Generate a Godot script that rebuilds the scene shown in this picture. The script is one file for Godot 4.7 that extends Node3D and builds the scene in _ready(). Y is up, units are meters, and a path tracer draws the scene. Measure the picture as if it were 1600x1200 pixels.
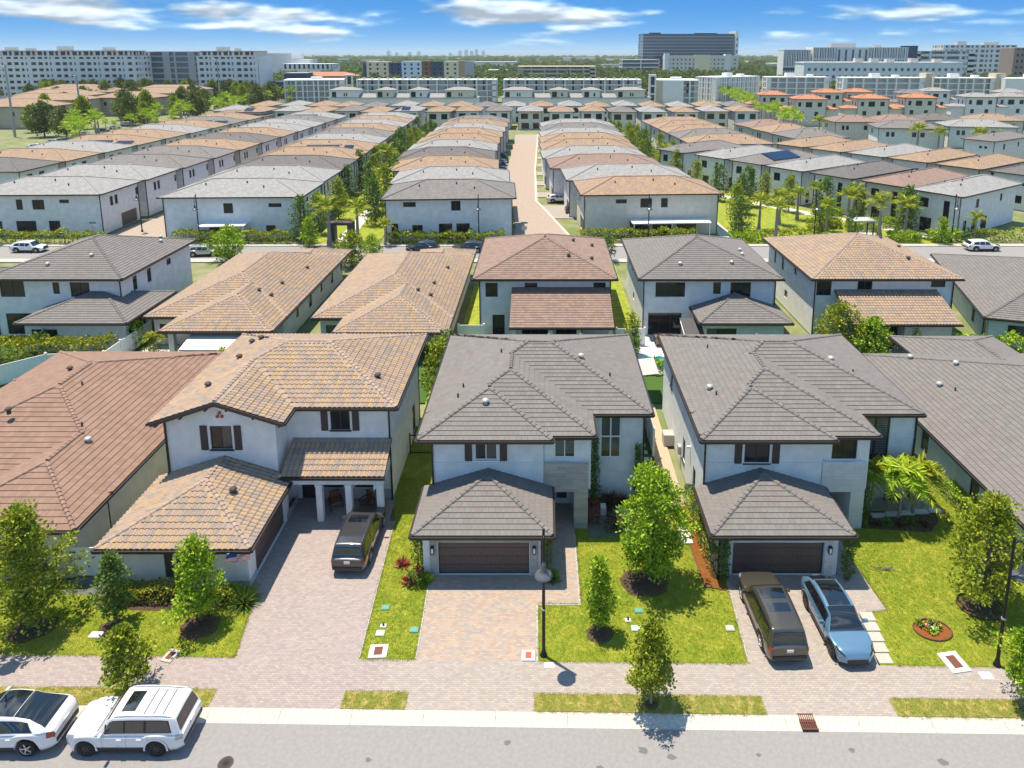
extends Node3D

# ------------------------------------------------------------------ small mesh buffer
class Buf:
	var v := PackedVector3Array()
	var n := PackedVector3Array()
	var c := PackedColorArray()
	var t := PackedVector2Array()
	var ix := PackedInt32Array()
	var col := Color(1, 1, 1)

	func poly(p: Array, nn := Vector3.ZERO, uv: Array = []) -> void:   # convex, counter-clockwise seen from outside
		if nn == Vector3.ZERO:
			nn = (p[1] - p[0]).cross(p[2] - p[0]).normalized()
		var b := v.size()
		for i in p.size():
			v.append(p[i]); n.append(nn); c.append(col)
			t.append(uv[i] if uv.size() else Vector2(p[i].x, p[i].z))
		for i in range(1, p.size() - 1):
			ix.append(b); ix.append(b + i + 1); ix.append(b + i)

	func quad(a: Vector3, b: Vector3, cc: Vector3, d: Vector3) -> void:
		poly([a, b, cc, d])

	func box(at: Vector3, size: Vector3, xf := Transform3D()) -> void:
		var h := size / 2
		var q: Array = []
		for k in 8:
			q.append(xf * (at + Vector3(h.x if k & 1 else -h.x, h.y if k & 2 else -h.y, h.z if k & 4 else -h.z)))
		quad(q[4], q[5], q[7], q[6]); quad(q[1], q[0], q[2], q[3])
		quad(q[5], q[1], q[3], q[7]); quad(q[0], q[4], q[6], q[2])
		quad(q[6], q[7], q[3], q[2]); quad(q[0], q[1], q[5], q[4])

	func span(a: Vector3, b: Vector3, xf := Transform3D()) -> void:    # box between two corners
		box((a + b) / 2, (b - a).abs(), xf)

	func chamfer(at: Vector3, size: Vector3, r: float, xf := Transform3D()) -> void:   # box with its upper edges cut
		var h := size / 2
		var lo: Array = []; var mid: Array = []; var hi: Array = []
		for s in [Vector2(-1, 1), Vector2(1, 1), Vector2(1, -1), Vector2(-1, -1)]:
			lo.append(xf * (at + Vector3(s.x * h.x, -h.y, s.y * h.z)))
			mid.append(xf * (at + Vector3(s.x * h.x, h.y - r, s.y * h.z)))
			hi.append(xf * (at + Vector3(s.x * (h.x - r), h.y, s.y * (h.z - r))))
		for i in 4:
			var j := (i + 1) % 4
			quad(lo[i], lo[j], mid[j], mid[i]); quad(mid[i], mid[j], hi[j], hi[i])
		quad(hi[0], hi[1], hi[2], hi[3]); quad(lo[3], lo[2], lo[1], lo[0])

	func tube(a: Vector3, b: Vector3, ra: float, rb: float, k := 8, caps := true) -> void:
		var d := (b - a).normalized()
		var s := d.cross(Vector3.RIGHT if absf(d.x) < 0.8 else Vector3.UP).normalized()
		var w := d.cross(s)
		var base := v.size()
		for i in k + 1:
			var g := TAU * i / k
			var o := s * cos(g) + w * sin(g)
			v.append(a + o * ra); v.append(b + o * rb); n.append(o); n.append(o); c.append(col); c.append(col)
			t.append(Vector2(float(i) / k, 0)); t.append(Vector2(float(i) / k, 1))
		for i in k:
			var q := base + i * 2
			ix.append_array(PackedInt32Array([q, q + 1, q + 2, q + 2, q + 1, q + 3]))
		if caps:
			var pa: Array = []; var pb: Array = []
			for i in k:
				var g := TAU * i / k
				var o := s * cos(g) + w * sin(g)
				pa.append(a + o * ra); pb.append(b + o * rb)
			pa.reverse()
			if ra > 0.001: poly(pa, -d)
			if rb > 0.001: poly(pb, d)

	func grid(rows: Array, flip := false) -> void:   # smooth surface over rows of points
		var m: int = rows[0].size()
		var base := v.size()
		for i in rows.size():
			for j in m:
				var a: Vector3 = rows[mini(i + 1, rows.size() - 1)][j] - rows[maxi(i - 1, 0)][j]
				var b: Vector3 = rows[i][mini(j + 1, m - 1)] - rows[i][maxi(j - 1, 0)]
				var nn := b.cross(a).normalized()
				if flip: nn = -nn
				v.append(rows[i][j]); n.append(nn); c.append(col); t.append(Vector2(float(j) / (m - 1), float(i) / (rows.size() - 1)))
		for i in rows.size() - 1:
			for j in m - 1:
				var q := base + i * m + j
				if flip:
					ix.append_array(PackedInt32Array([q, q + 1, q + m, q + 1, q + m + 1, q + m]))
				else:
					ix.append_array(PackedInt32Array([q, q + m, q + 1, q + 1, q + m, q + m + 1]))

	func lathe(prof: Array, k := 16, at := Vector3.ZERO, xf := Basis()) -> void:   # profile of Vector2(radius, height)
		var rows: Array = []
		for p in prof:
			var row: Array = []
			for i in k + 1:
				var g := TAU * i / k
				row.append(at + xf * Vector3(cos(g) * p.x, p.y, sin(g) * p.x))
			rows.append(row)
		grid(rows, true)

	func mesh_in(m: Buf, xf: Transform3D, tint: Color) -> void:
		var b := v.size()
		for i in m.v.size():
			v.append(xf * m.v[i]); n.append((xf.basis * m.n[i]).normalized()); c.append(tint); t.append(m.t[i])
		for i in m.ix: ix.append(b + i)

	func mesh(org := Vector3.ZERO) -> ArrayMesh:
		var a: Array = []
		a.resize(Mesh.ARRAY_MAX)
		if org != Vector3.ZERO:
			for i in v.size(): v[i] -= org
		a[Mesh.ARRAY_VERTEX] = v; a[Mesh.ARRAY_NORMAL] = n; a[Mesh.ARRAY_COLOR] = c; a[Mesh.ARRAY_TEX_UV] = t; a[Mesh.ARRAY_INDEX] = ix
		var m := ArrayMesh.new()
		if ix.size(): m.add_surface_from_arrays(Mesh.PRIMITIVE_TRIANGLES, a)
		return m

# ------------------------------------------------------------------ naming and grouping
var R := RandomNumberGenerator.new()
var taken := {}
var M := {}
const EYE := Vector3(0, 27.5, 0)

func numbered(parent: Node, called: String) -> String:
	var key := str(parent.get_instance_id()) + called
	var k: int = taken.get(key, 0)
	taken[key] = k + 1
	return called if k == 0 else "%s_%03d" % [called, k]

func tag(o: Node3D, label: String, category := "", group := "", kind := "") -> Node3D:
	if label: o.set_meta("label", label)
	if category: o.set_meta("category", category)
	if group: o.set_meta("group", group)
	if kind: o.set_meta("kind", kind)
	return o

func thing(called: String, label: String, category: String, at := Vector3.ZERO, turn := 0.0, group := "") -> Node3D:
	var o := Node3D.new()
	o.name = numbered(self, called)
	add_child(o, true)
	o.position = at
	o.rotation.y = turn
	return tag(o, label, category, group)

func part(called: String, mesh: Mesh, m: Material, parent: Node, label := "", kind := "") -> MeshInstance3D:
	var o := MeshInstance3D.new()
	o.name = numbered(parent, called)
	o.mesh = mesh
	o.material_override = m
	parent.add_child(o, true)
	tag(o, label, "", "", kind)
	return o

func copy(o: Node3D, label: String, at: Vector3, turn := 0.0, size := 1.0, group := "") -> Node3D:
	var c: Node3D = o.duplicate()
	var base: String = o.name
	if base.length() > 4 and base[base.length() - 4] == "_" and base.right(3).is_valid_int(): base = base.left(base.length() - 4)
	c.name = numbered(self, base)
	add_child(c, true)
	c.position = at
	c.rotation.y = turn
	c.scale = Vector3.ONE * size
	if label: c.set_meta("label", label)
	if group: c.set_meta("group", group)
	return c

func setting(called: String, b: Buf, m: Material, parent: Node = self) -> MeshInstance3D:
	return part(called, b.mesh(), m, parent, "", "structure" if parent == self else "")

# ------------------------------------------------------------------ materials
func lin(r: float, g: float, b: float) -> Color:
	return Color(r, g, b).linear_to_srgb()

func noise_tex(freq: float, lo: Color, hi: Color, size := 512, seed_ := 1, oct := 4, normal := false, bump := 4.0, kind := FastNoiseLite.TYPE_SIMPLEX_SMOOTH, a := 0.25, b := 0.75) -> NoiseTexture2D:
	var f := FastNoiseLite.new()
	f.noise_type = kind; f.frequency = freq; f.seed = seed_; f.fractal_octaves = oct
	var t := NoiseTexture2D.new()
	t.width = size; t.height = size; t.seamless = true; t.noise = f
	if normal:
		t.as_normal_map = true; t.bump_strength = bump
	else:
		var g := Gradient.new()
		g.offsets = PackedFloat32Array([a, b]); g.colors = PackedColorArray([lo, hi])
		t.color_ramp = g
	return t

func mat(key: String, color: Color, rough := 0.8, o := {}) -> StandardMaterial3D:
	var m := StandardMaterial3D.new()
	m.resource_name = key
	m.albedo_color = color
	m.roughness = rough
	if o.has("vc"): m.vertex_color_use_as_albedo = true
	if o.has("metal"): m.metallic = o.metal
	if o.has("spec"): m.metallic_specular = o.spec
	if o.has("tex"): m.albedo_texture = o.tex
	if o.has("nrm"):
		m.normal_enabled = true; m.normal_texture = o.nrm; m.normal_scale = o.get("ns", 1.0)
	if o.has("tri"):
		m.uv1_triplanar = true; m.uv1_world_triplanar = true; m.uv1_scale = Vector3.ONE * o.tri; m.uv1_triplanar_sharpness = 8.0
	if o.has("back"):
		m.backlight_enabled = true; m.backlight = o.back
	if o.has("coat"):
		m.clearcoat_enabled = true; m.clearcoat = o.coat; m.clearcoat_roughness = 0.05
	M[key] = m
	return m

func paver_tex(palette: Array, joint: Color, n := 640, bw := 20, bh := 10, sd := 3, herring := false) -> Array:
	R.seed = sd
	var im := Image.create(n, n, false, Image.FORMAT_RGB8)
	var hm := Image.create(n, n, false, Image.FORMAT_RGB8)
	im.fill(joint); hm.fill(Color(0.2, 0.2, 0.2))
	var soft := FastNoiseLite.new()
	soft.seed = sd; soft.frequency = 0.012
	for r in n / bh:
		for q in n / bw:
			var x := q * bw + (bw / 2 if r % 2 else 0)
			var k: float = clampf(soft.get_noise_2d(x, r * bh) * 0.9 + 0.5 + R.randf_range(-0.3, 0.3), 0, 0.999)
			var col: Color = palette[int(k * palette.size())]
			col = col * R.randf_range(0.97, 1.07)
			var hh := R.randf_range(0.75, 1.0)
			for w in [0, -n]:
				im.fill_rect(Rect2i(x + w, r * bh, bw - 1, bh - 1), col)
				hm.fill_rect(Rect2i(x + w, r * bh, bw - 1, bh - 1), Color(hh, hh, hh))
	for i in 9000:
		var x := R.randi() % n
		var y := R.randi() % n
		im.set_pixel(x, y, im.get_pixel(x, y) * R.randf_range(0.82, 1.12))
	hm.bump_map_to_normal_map(3.0)
	return [ImageTexture.create_from_image(im), ImageTexture.create_from_image(hm)]

func roof_tex(palette: Array, sd: int, rows := 12, cols := 12, wave := false) -> Array:
	R.seed = sd
	var s := 24
	var im := Image.create(cols * s, rows * s, false, Image.FORMAT_RGB8)
	var hm := Image.create(cols * s, rows * s, false, Image.FORMAT_RGB8)
	for r in rows:
		for q in cols:
			var col: Color = palette[R.randi() % palette.size()] * R.randf_range(0.94, 1.04)
			im.fill_rect(Rect2i(q * s, r * s, s, s), col)
			for y in s:                                  # the tile rises from its head (top of the row) to its butt
				var h := 0.35 + 0.6 * y / s
				if wave:
					for x in s:
						var g := h * (0.6 + 0.4 * sin(TAU * x / s))
						hm.set_pixel(q * s + x, r * s + y, Color(g, g, g))
				else:
					hm.fill_rect(Rect2i(q * s, r * s + y, s - 1, 1), Color(h, h, h))
	for i in 8000:
		var x := R.randi() % (cols * s)
		var y := R.randi() % (rows * s)
		im.set_pixel(x, y, im.get_pixel(x, y) * R.randf_range(0.85, 1.1))
	hm.bump_map_to_normal_map(6.0)
	return [ImageTexture.create_from_image(im), ImageTexture.create_from_image(hm)]

func materials() -> void:
	var fine := noise_tex(0.06, Color(0.86, 0.86, 0.86), Color(1, 1, 1), 512, 2, 5)
	var blot := noise_tex(0.008, Color(0.955, 0.955, 0.95), Color(1, 1, 1), 512, 9, 5)
	var grain := noise_tex(0.2, Color.BLACK, Color.WHITE, 256, 5, 4, true, 3.0)
	var rough_n := noise_tex(0.05, Color.BLACK, Color.WHITE, 512, 6, 5, true, 6.0)
	M["fine"] = fine; M["grain"] = grain
	mat("white_stucco", lin(0.77, 0.77, 0.765), 0.9, {"tex": blot, "tri": 0.22, "nrm": grain, "ns": 0.4})
	mat("cool_stucco", lin(0.71, 0.75, 0.77), 0.9, {"tex": blot, "tri": 0.2, "nrm": grain, "ns": 0.4})
	mat("cream_stucco", lin(0.67, 0.645, 0.56), 0.9, {"tex": blot, "tri": 0.21, "nrm": grain, "ns": 0.4})
	mat("pale_green_stucco", lin(0.60, 0.66, 0.625), 0.9, {"tex": blot, "tri": 0.23, "nrm": grain, "ns": 0.4})
	mat("grey_stucco", lin(0.42, 0.43, 0.45), 0.9, {"tex": blot, "tri": 0.2, "nrm": grain, "ns": 0.4})
	mat("taupe_stucco", lin(0.50, 0.47, 0.43), 0.9, {"tex": blot, "tri": 0.2, "nrm": grain, "ns": 0.4})
	mat("bronze_metal", lin(0.035, 0.028, 0.025), 0.45, {"metal": 0.3})
	mat("dark_frame", lin(0.03, 0.028, 0.03), 0.45)
	mat("white_frame", lin(0.78, 0.79, 0.8), 0.5)
	mat("glass", lin(0.018, 0.020, 0.025), 0.08, {"spec": 0.5})
	mat("curtain_glass", lin(0.085, 0.082, 0.078), 0.08, {"spec": 0.5})
	mat("blind_glass", lin(0.10, 0.13, 0.16), 0.12, {"spec": 0.6})
	mat("shutter_brown", lin(0.065, 0.045, 0.042), 0.7)
	mat("garage_brown", lin(0.155, 0.105, 0.084), 0.6, {"tex": noise_tex(0.03, Color(0.8, 0.8, 0.8), Color(1, 1, 1), 256, 12, 4), "tri": 1.2})
	mat("door_dark", lin(0.03, 0.022, 0.02), 0.5)
	mat("stone_clad", lin(1, 1, 1), 0.85, {"vc": true, "tex": fine, "tri": 0.6, "nrm": grain, "ns": 0.6})
	mat("tile_vc", Color.WHITE, 0.82, {"vc": true, "tex": fine, "tri": 0.7, "nrm": grain, "ns": 0.5})
	mat("roof_deck", lin(0.05, 0.042, 0.04), 0.95)
	mat("asphalt", lin(0.245, 0.24, 0.243), 0.95, {"tex": noise_tex(0.035, Color(0.965, 0.96, 0.96), Color(1, 1, 1), 1024, 21, 6), "tri": 0.11, "nrm": grain, "ns": 0.2})
	mat("asphalt_stain", lin(0.15, 0.147, 0.145), 0.9, {"tex": fine, "tri": 1.0})
	mat("kerb_concrete", lin(0.52, 0.505, 0.475), 0.9, {"tex": noise_tex(0.03, Color(0.92, 0.91, 0.88), Color(1, 1, 1), 512, 22, 6), "tri": 0.35, "nrm": grain, "ns": 0.4})
	mat("concrete", lin(0.46, 0.45, 0.42), 0.92, {"tex": fine, "tri": 0.4, "nrm": grain, "ns": 0.4})
	mat("white_concrete", lin(0.66, 0.65, 0.62), 0.9, {"tex": fine, "tri": 0.4})
	var pv := paver_tex([Color(0.575, 0.53, 0.525), Color(0.595, 0.55, 0.54), Color(0.565, 0.53, 0.53), Color(0.59, 0.54, 0.525), Color(0.58, 0.54, 0.535)], Color(0.515, 0.475, 0.465), 640, 20, 10, 3)
	mat("mauve_pavers", Color(1.0, 1.0, 1.0), 0.9, {"tex": pv[0], "nrm": pv[1], "ns": 0.45, "tri": 1.0 / 6.4})
	pv = paver_tex([Color(0.575, 0.545, 0.53), Color(0.595, 0.55, 0.525), Color(0.615, 0.555, 0.51), Color(0.635, 0.565, 0.505), Color(0.605, 0.545, 0.505)], Color(0.52, 0.475, 0.445), 640, 20, 10, 4)
	mat("tan_pavers", Color(1.0, 1.0, 1.0), 0.9, {"tex": pv[0], "nrm": pv[1], "ns": 0.45, "tri": 1.0 / 6.4})
	pv = paver_tex([Color(0.575, 0.55, 0.54), Color(0.595, 0.565, 0.545), Color(0.605, 0.565, 0.535), Color(0.585, 0.555, 0.545)], Color(0.52, 0.485, 0.47), 640, 20, 10, 5)
	mat("grey_pavers", Color(1.0, 1.0, 1.0), 0.9, {"tex": pv[0], "nrm": pv[1], "ns": 0.45, "tri": 1.0 / 6.4})
	var gr := noise_tex(0.006, lin(0.165, 0.23, 0.013), lin(0.28, 0.295, 0.03), 1024, 31, 8, false, 1, FastNoiseLite.TYPE_SIMPLEX_SMOOTH, 0.2, 0.8)
	mat("lawn", Color.WHITE, 0.95, {"tex": gr, "tri": 0.16, "nrm": rough_n, "ns": 0.7})
	gr = noise_tex(0.01, lin(0.18, 0.20, 0.03), lin(0.36, 0.30, 0.10), 512, 33, 6, false, 1, FastNoiseLite.TYPE_SIMPLEX_SMOOTH, 0.35, 0.7)
	mat("dry_lawn", Color.WHITE, 0.95, {"tex": gr, "tri": 0.3, "nrm": rough_n, "ns": 0.7})
	mat("turf", lin(0.05, 0.115, 0.012), 0.95, {"tex": fine, "tri": 0.5, "nrm": rough_n, "ns": 0.5})
	mat("earth", Color.WHITE, 0.95, {"tex": noise_tex(0.02, lin(0.13, 0.17, 0.05), lin(0.22, 0.215, 0.13), 512, 41, 5), "tri": 0.02})
	mat("mulch_brown", lin(0.15, 0.085, 0.065), 0.95, {"tex": noise_tex(0.12, Color(0.5, 0.5, 0.5), Color(1, 1, 1), 256, 43, 4), "tri": 1.0, "nrm": rough_n, "ns": 1.2})
	mat("mulch_orange", lin(0.40, 0.12, 0.03), 0.95, {"tex": noise_tex(0.12, Color(0.55, 0.5, 0.45), Color(1, 1, 1), 256, 44, 4), "tri": 1.0, "nrm": rough_n, "ns": 1.2})
	mat("gravel", lin(0.60, 0.48, 0.37), 0.95, {"tex": noise_tex(0.15, Color(0.72, 0.7, 0.66), Color(1, 1, 1), 256, 45, 4), "tri": 0.8, "nrm": rough_n, "ns": 1.0})
	mat("blue_gravel", lin(0.25, 0.28, 0.31), 0.95, {"tex": noise_tex(0.2, Color(0.55, 0.55, 0.55), Color(1, 1, 1), 256, 46, 3), "tri": 1.0, "nrm": rough_n, "ns": 1.0})
	mat("vinyl_white", lin(0.82, 0.84, 0.83), 0.4)
	mat("black_metal", lin(0.015, 0.015, 0.018), 0.4, {"metal": 0.4})
	mat("utility_green", lin(0.10, 0.28, 0.20), 0.6)
	mat("utility_pale", lin(0.42, 0.55, 0.46), 0.7)
	mat("rust", lin(0.16, 0.055, 0.04), 0.85, {"tex": fine, "tri": 2.0})
	mat("clay_red", lin(0.42, 0.09, 0.05), 0.8)
	mat("leaf", Color.WHITE, 0.55, {"vc": true, "back": Color(0.75, 0.75, 0.75), "spec": 0.4})
	mat("bark", lin(0.20, 0.16, 0.12), 0.9, {"tex": fine, "tri": 2.0})
	mat("palm_bark", lin(0.33, 0.30, 0.26), 0.9, {"tex": fine, "tri": 2.0})
	mat("rubber", lin(0.012, 0.012, 0.013), 0.85)
	mat("car_trim", lin(0.012, 0.012, 0.014), 0.5)
	mat("car_glass", lin(0.008, 0.010, 0.014), 0.04, {"spec": 0.7, "coat": 0.6})
	mat("alloy", lin(0.5, 0.5, 0.52), 0.3, {"metal": 0.9})
	mat("chrome", lin(0.7, 0.7, 0.72), 0.15, {"metal": 1.0})
	mat("tail_red", lin(0.30, 0.008, 0.01), 0.15, {"coat": 1.0})
	mat("lamp_clear", lin(0.35, 0.37, 0.4), 0.1, {"metal": 0.5, "coat": 1.0})
	mat("plate_white", lin(0.7, 0.7, 0.68), 0.5)
	mat("paint_white", lin(0.68, 0.69, 0.71), 0.25, {"coat": 1.0})
	mat("paint_charcoal", lin(0.055, 0.055, 0.062), 0.3, {"metal": 0.5, "coat": 1.0})
	mat("paint_olive", lin(0.075, 0.068, 0.055), 0.3, {"metal": 0.5, "coat": 1.0})
	mat("paint_blue", lin(0.13, 0.25, 0.38), 0.26, {"metal": 0.45, "coat": 1.0})
	mat("paint_navy", lin(0.02, 0.03, 0.055), 0.3, {"metal": 0.4, "coat": 1.0})
	mat("paint_silver", lin(0.42, 0.43, 0.45), 0.3, {"metal": 0.5, "coat": 1.0})
	mat("paint_red", lin(0.25, 0.02, 0.02), 0.3, {"metal": 0.2, "coat": 1.0})
	mat("patio_leather", lin(0.22, 0.085, 0.045), 0.7)
	mat("flag_red", lin(0.55, 0.03, 0.05), 0.8)
	mat("flag_white", lin(0.8, 0.8, 0.8), 0.8)
	mat("flag_blue", lin(0.02, 0.05, 0.25), 0.8)
	mat("solar", lin(0.012, 0.018, 0.045), 0.12, {"spec": 0.6})
	mat("vent_grey", lin(0.45, 0.44, 0.43), 0.5, {"metal": 0.3})
	mat("vent_dark", lin(0.05, 0.04, 0.038), 0.7)

# ------------------------------------------------------------------ roofs: tile by tile on the faces of overlapping hip blocks
# a block: [x0, x1, z_front, z_back, eave height, pitch, kind]; kind: "hip", "front_gable", "back_gable", "gables", "shed"
func faces_of(b: Array) -> Array:
	var x0: float = b[0]; var x1: float = b[1]; var zf: float = b[2]; var zb: float = b[3]
	var h: float = b[4]; var p: float = b[5]; var kind: String = b[6]
	var out: Array = []
	var w := x1 - x0
	var d := zf - zb
	var front := {"o": Vector3(x0, h, zf), "u": Vector3(1, 0, 0), "in": Vector3(0, 0, -1), "p": p, "k": Vector3(0, -p, h + p * zf)}
	var back := {"o": Vector3(x1, h, zb), "u": Vector3(-1, 0, 0), "in": Vector3(0, 0, 1), "p": p, "k": Vector3(0, p, h - p * zb)}
	var left := {"o": Vector3(x0, h, zb), "u": Vector3(0, 0, 1), "in": Vector3(1, 0, 0), "p": p, "k": Vector3(p, 0, h - p * x0)}
	var right := {"o": Vector3(x1, h, zf), "u": Vector3(0, 0, -1), "in": Vector3(-1, 0, 0), "p": p, "k": Vector3(-p, 0, h + p * x1)}
	var ridges: Array = []
	if kind == "shed":
		front.poly = PackedVector2Array([Vector2(x0, zf), Vector2(x1, zf), Vector2(x1, zb), Vector2(x0, zb)])
		return [[front], []]
	var fg := kind == "front_gable" or kind == "gables"
	var bg := kind == "back_gable" or kind == "gables"
	if fg or bg or d >= w:
		var m := w / 2
		var xm := (x0 + x1) / 2
		var rf := zf - (0.0 if fg else m)
		var rb := zb + (0.0 if bg else m)
		left.poly = PackedVector2Array([Vector2(x0, zf), Vector2(xm, rf), Vector2(xm, rb), Vector2(x0, zb)])
		right.poly = PackedVector2Array([Vector2(x1, zb), Vector2(xm, rb), Vector2(xm, rf), Vector2(x1, zf)])
		out = [left, right]
		ridges.append([Vector2(xm, rf), Vector2(xm, rb)])
		if not fg:
			front.poly = PackedVector2Array([Vector2(x0, zf), Vector2(x1, zf), Vector2(xm, rf)])
			out.append(front)
			ridges.append([Vector2(x0, zf), Vector2(xm, rf)]); ridges.append([Vector2(x1, zf), Vector2(xm, rf)])
		if not bg:
			back.poly = PackedVector2Array([Vector2(x1, zb), Vector2(x0, zb), Vector2(xm, rb)])
			out.append(back)
			ridges.append([Vector2(x0, zb), Vector2(xm, rb)]); ridges.append([Vector2(x1, zb), Vector2(xm, rb)])
	else:
		var m := d / 2
		var zm := (zf + zb) / 2
		front.poly = PackedVector2Array([Vector2(x0, zf), Vector2(x1, zf), Vector2(x1 - m, zm), Vector2(x0 + m, zm)])
		back.poly = PackedVector2Array([Vector2(x1, zb), Vector2(x0, zb), Vector2(x0 + m, zm), Vector2(x1 - m, zm)])
		left.poly = PackedVector2Array([Vector2(x0, zf), Vector2(x0 + m, zm), Vector2(x0, zb)])
		right.poly = PackedVector2Array([Vector2(x1, zb), Vector2(x1 - m, zm), Vector2(x1, zf)])
		out = [front, back, left, right]
		ridges = [[Vector2(x0 + m, zm), Vector2(x1 - m, zm)]]
		for q in [[x0, zf, x0 + m], [x1, zf, x1 - m], [x0, zb, x0 + m], [x1, zb, x1 - m]]:
			ridges.append([Vector2(q[0], q[1]), Vector2(q[2], zm)])
	return [out, ridges]

func plane_at(k: Vector3, q: Vector2) -> float:
	return k.x * q.x + k.y * q.y + k.z

func above(poly: PackedVector2Array, k: Vector3) -> PackedVector2Array:   # the part of a polygon where k.x x + k.y y + k.z > 0
	var out := PackedVector2Array()
	for i in poly.size():
		var a := poly[i]; var b := poly[(i + 1) % poly.size()]
		var fa := plane_at(k, a); var fb := plane_at(k, b)
		if fa > 0: out.append(a)
		if fa * fb < 0: out.append(a.lerp(b, fa / (fa - fb)))
	return out

func area(p: PackedVector2Array) -> float:
	var s := 0.0
	for i in p.size(): s += p[i].cross(p[(i + 1) % p.size()])
	return s / 2

func roof_faces(blocks: Array) -> Array:     # [faces with their visible pieces, ridge lines]
	var all: Array = []
	var ridges: Array = []
	for i in blocks.size():
		var fr := faces_of(blocks[i])
		for f in fr[0]:
			f.block = i
			if Geometry2D.is_polygon_clockwise(f.poly): f.poly.reverse()
			all.append(f)
		ridges.append_array(fr[1])
	for f in all:
		var ps: Array = [f.poly]
		for g in all:
			if g.block == f.block: continue
			var kd: Vector3 = g.k - f.k
			var q: PackedVector2Array = g.poly
			if kd.length() < 0.002:
				if g.block > f.block: continue
			else:
				q = above(q, kd)
			if q.size() < 3 or absf(area(q)) < 0.002: continue
			var left: Array = []
			for p in ps:
				for r in Geometry2D.clip_polygons(p, q):
					if absf(area(r)) > 0.002 and not Geometry2D.is_polygon_clockwise(r): left.append(r)
			ps = left
		f.pieces = ps
	return [all, ridges]

func height_at(all: Array, q: Vector2) -> float:
	var best := -99.0
	for f in all:
		if Geometry2D.is_point_in_polygon(q, f.poly): best = maxf(best, plane_at(f.k, q))
	return best

func flat_tile(w: float, e: float) -> Buf:
	var b := Buf.new()
	var g := 0.004
	var t := 0.044
	var a := [Vector3(g, 0, 0), Vector3(w - g, 0, 0), Vector3(w - g, 0, -e), Vector3(g, 0, -e)]
	var c := [Vector3(g, t, 0), Vector3(w - g, t, 0), Vector3(w - g, 0.009, -e), Vector3(g, 0.009, -e)]
	b.poly(c); b.quad(a[0], a[1], c[1], c[0]); b.quad(a[1], a[2], c[2], c[1]); b.quad(a[3], a[0], c[0], c[3])
	return b

func wave_tile(w: float, e: float) -> Buf:
	var b := Buf.new()
	var lo: Array = []; var hi: Array = []; var base: Array = []
	for i in 8:
		var s := 0.02 + 0.95 * i / 7.0
		var y := 0.032 + 0.036 * sin(TAU * (s - 0.12))
		lo.append(Vector3(s * w, y + 0.042, 0)); hi.append(Vector3(s * w, maxf(y, 0.004) , -e)); base.append(Vector3(s * w, 0.0, 0))
	b.grid([hi, lo], true)
	for i in 7: b.quad(base[i], base[i + 1], lo[i + 1], lo[i])
	for q in b.n.size():
		if b.n[q].y < -0.1: b.n[q] = -b.n[q]
	return b

var tile_bank := {}
func tile_mesh(kind: String, w: float, e: float) -> Array:
	var key := "%s%.3f%.3f" % [kind, w, e]
	if not tile_bank.has(key):
		var b := wave_tile(w, e) if kind == "wave" else flat_tile(w, e)
		tile_bank[key] = [b, b.mesh()]
	return tile_bank[key]

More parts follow.
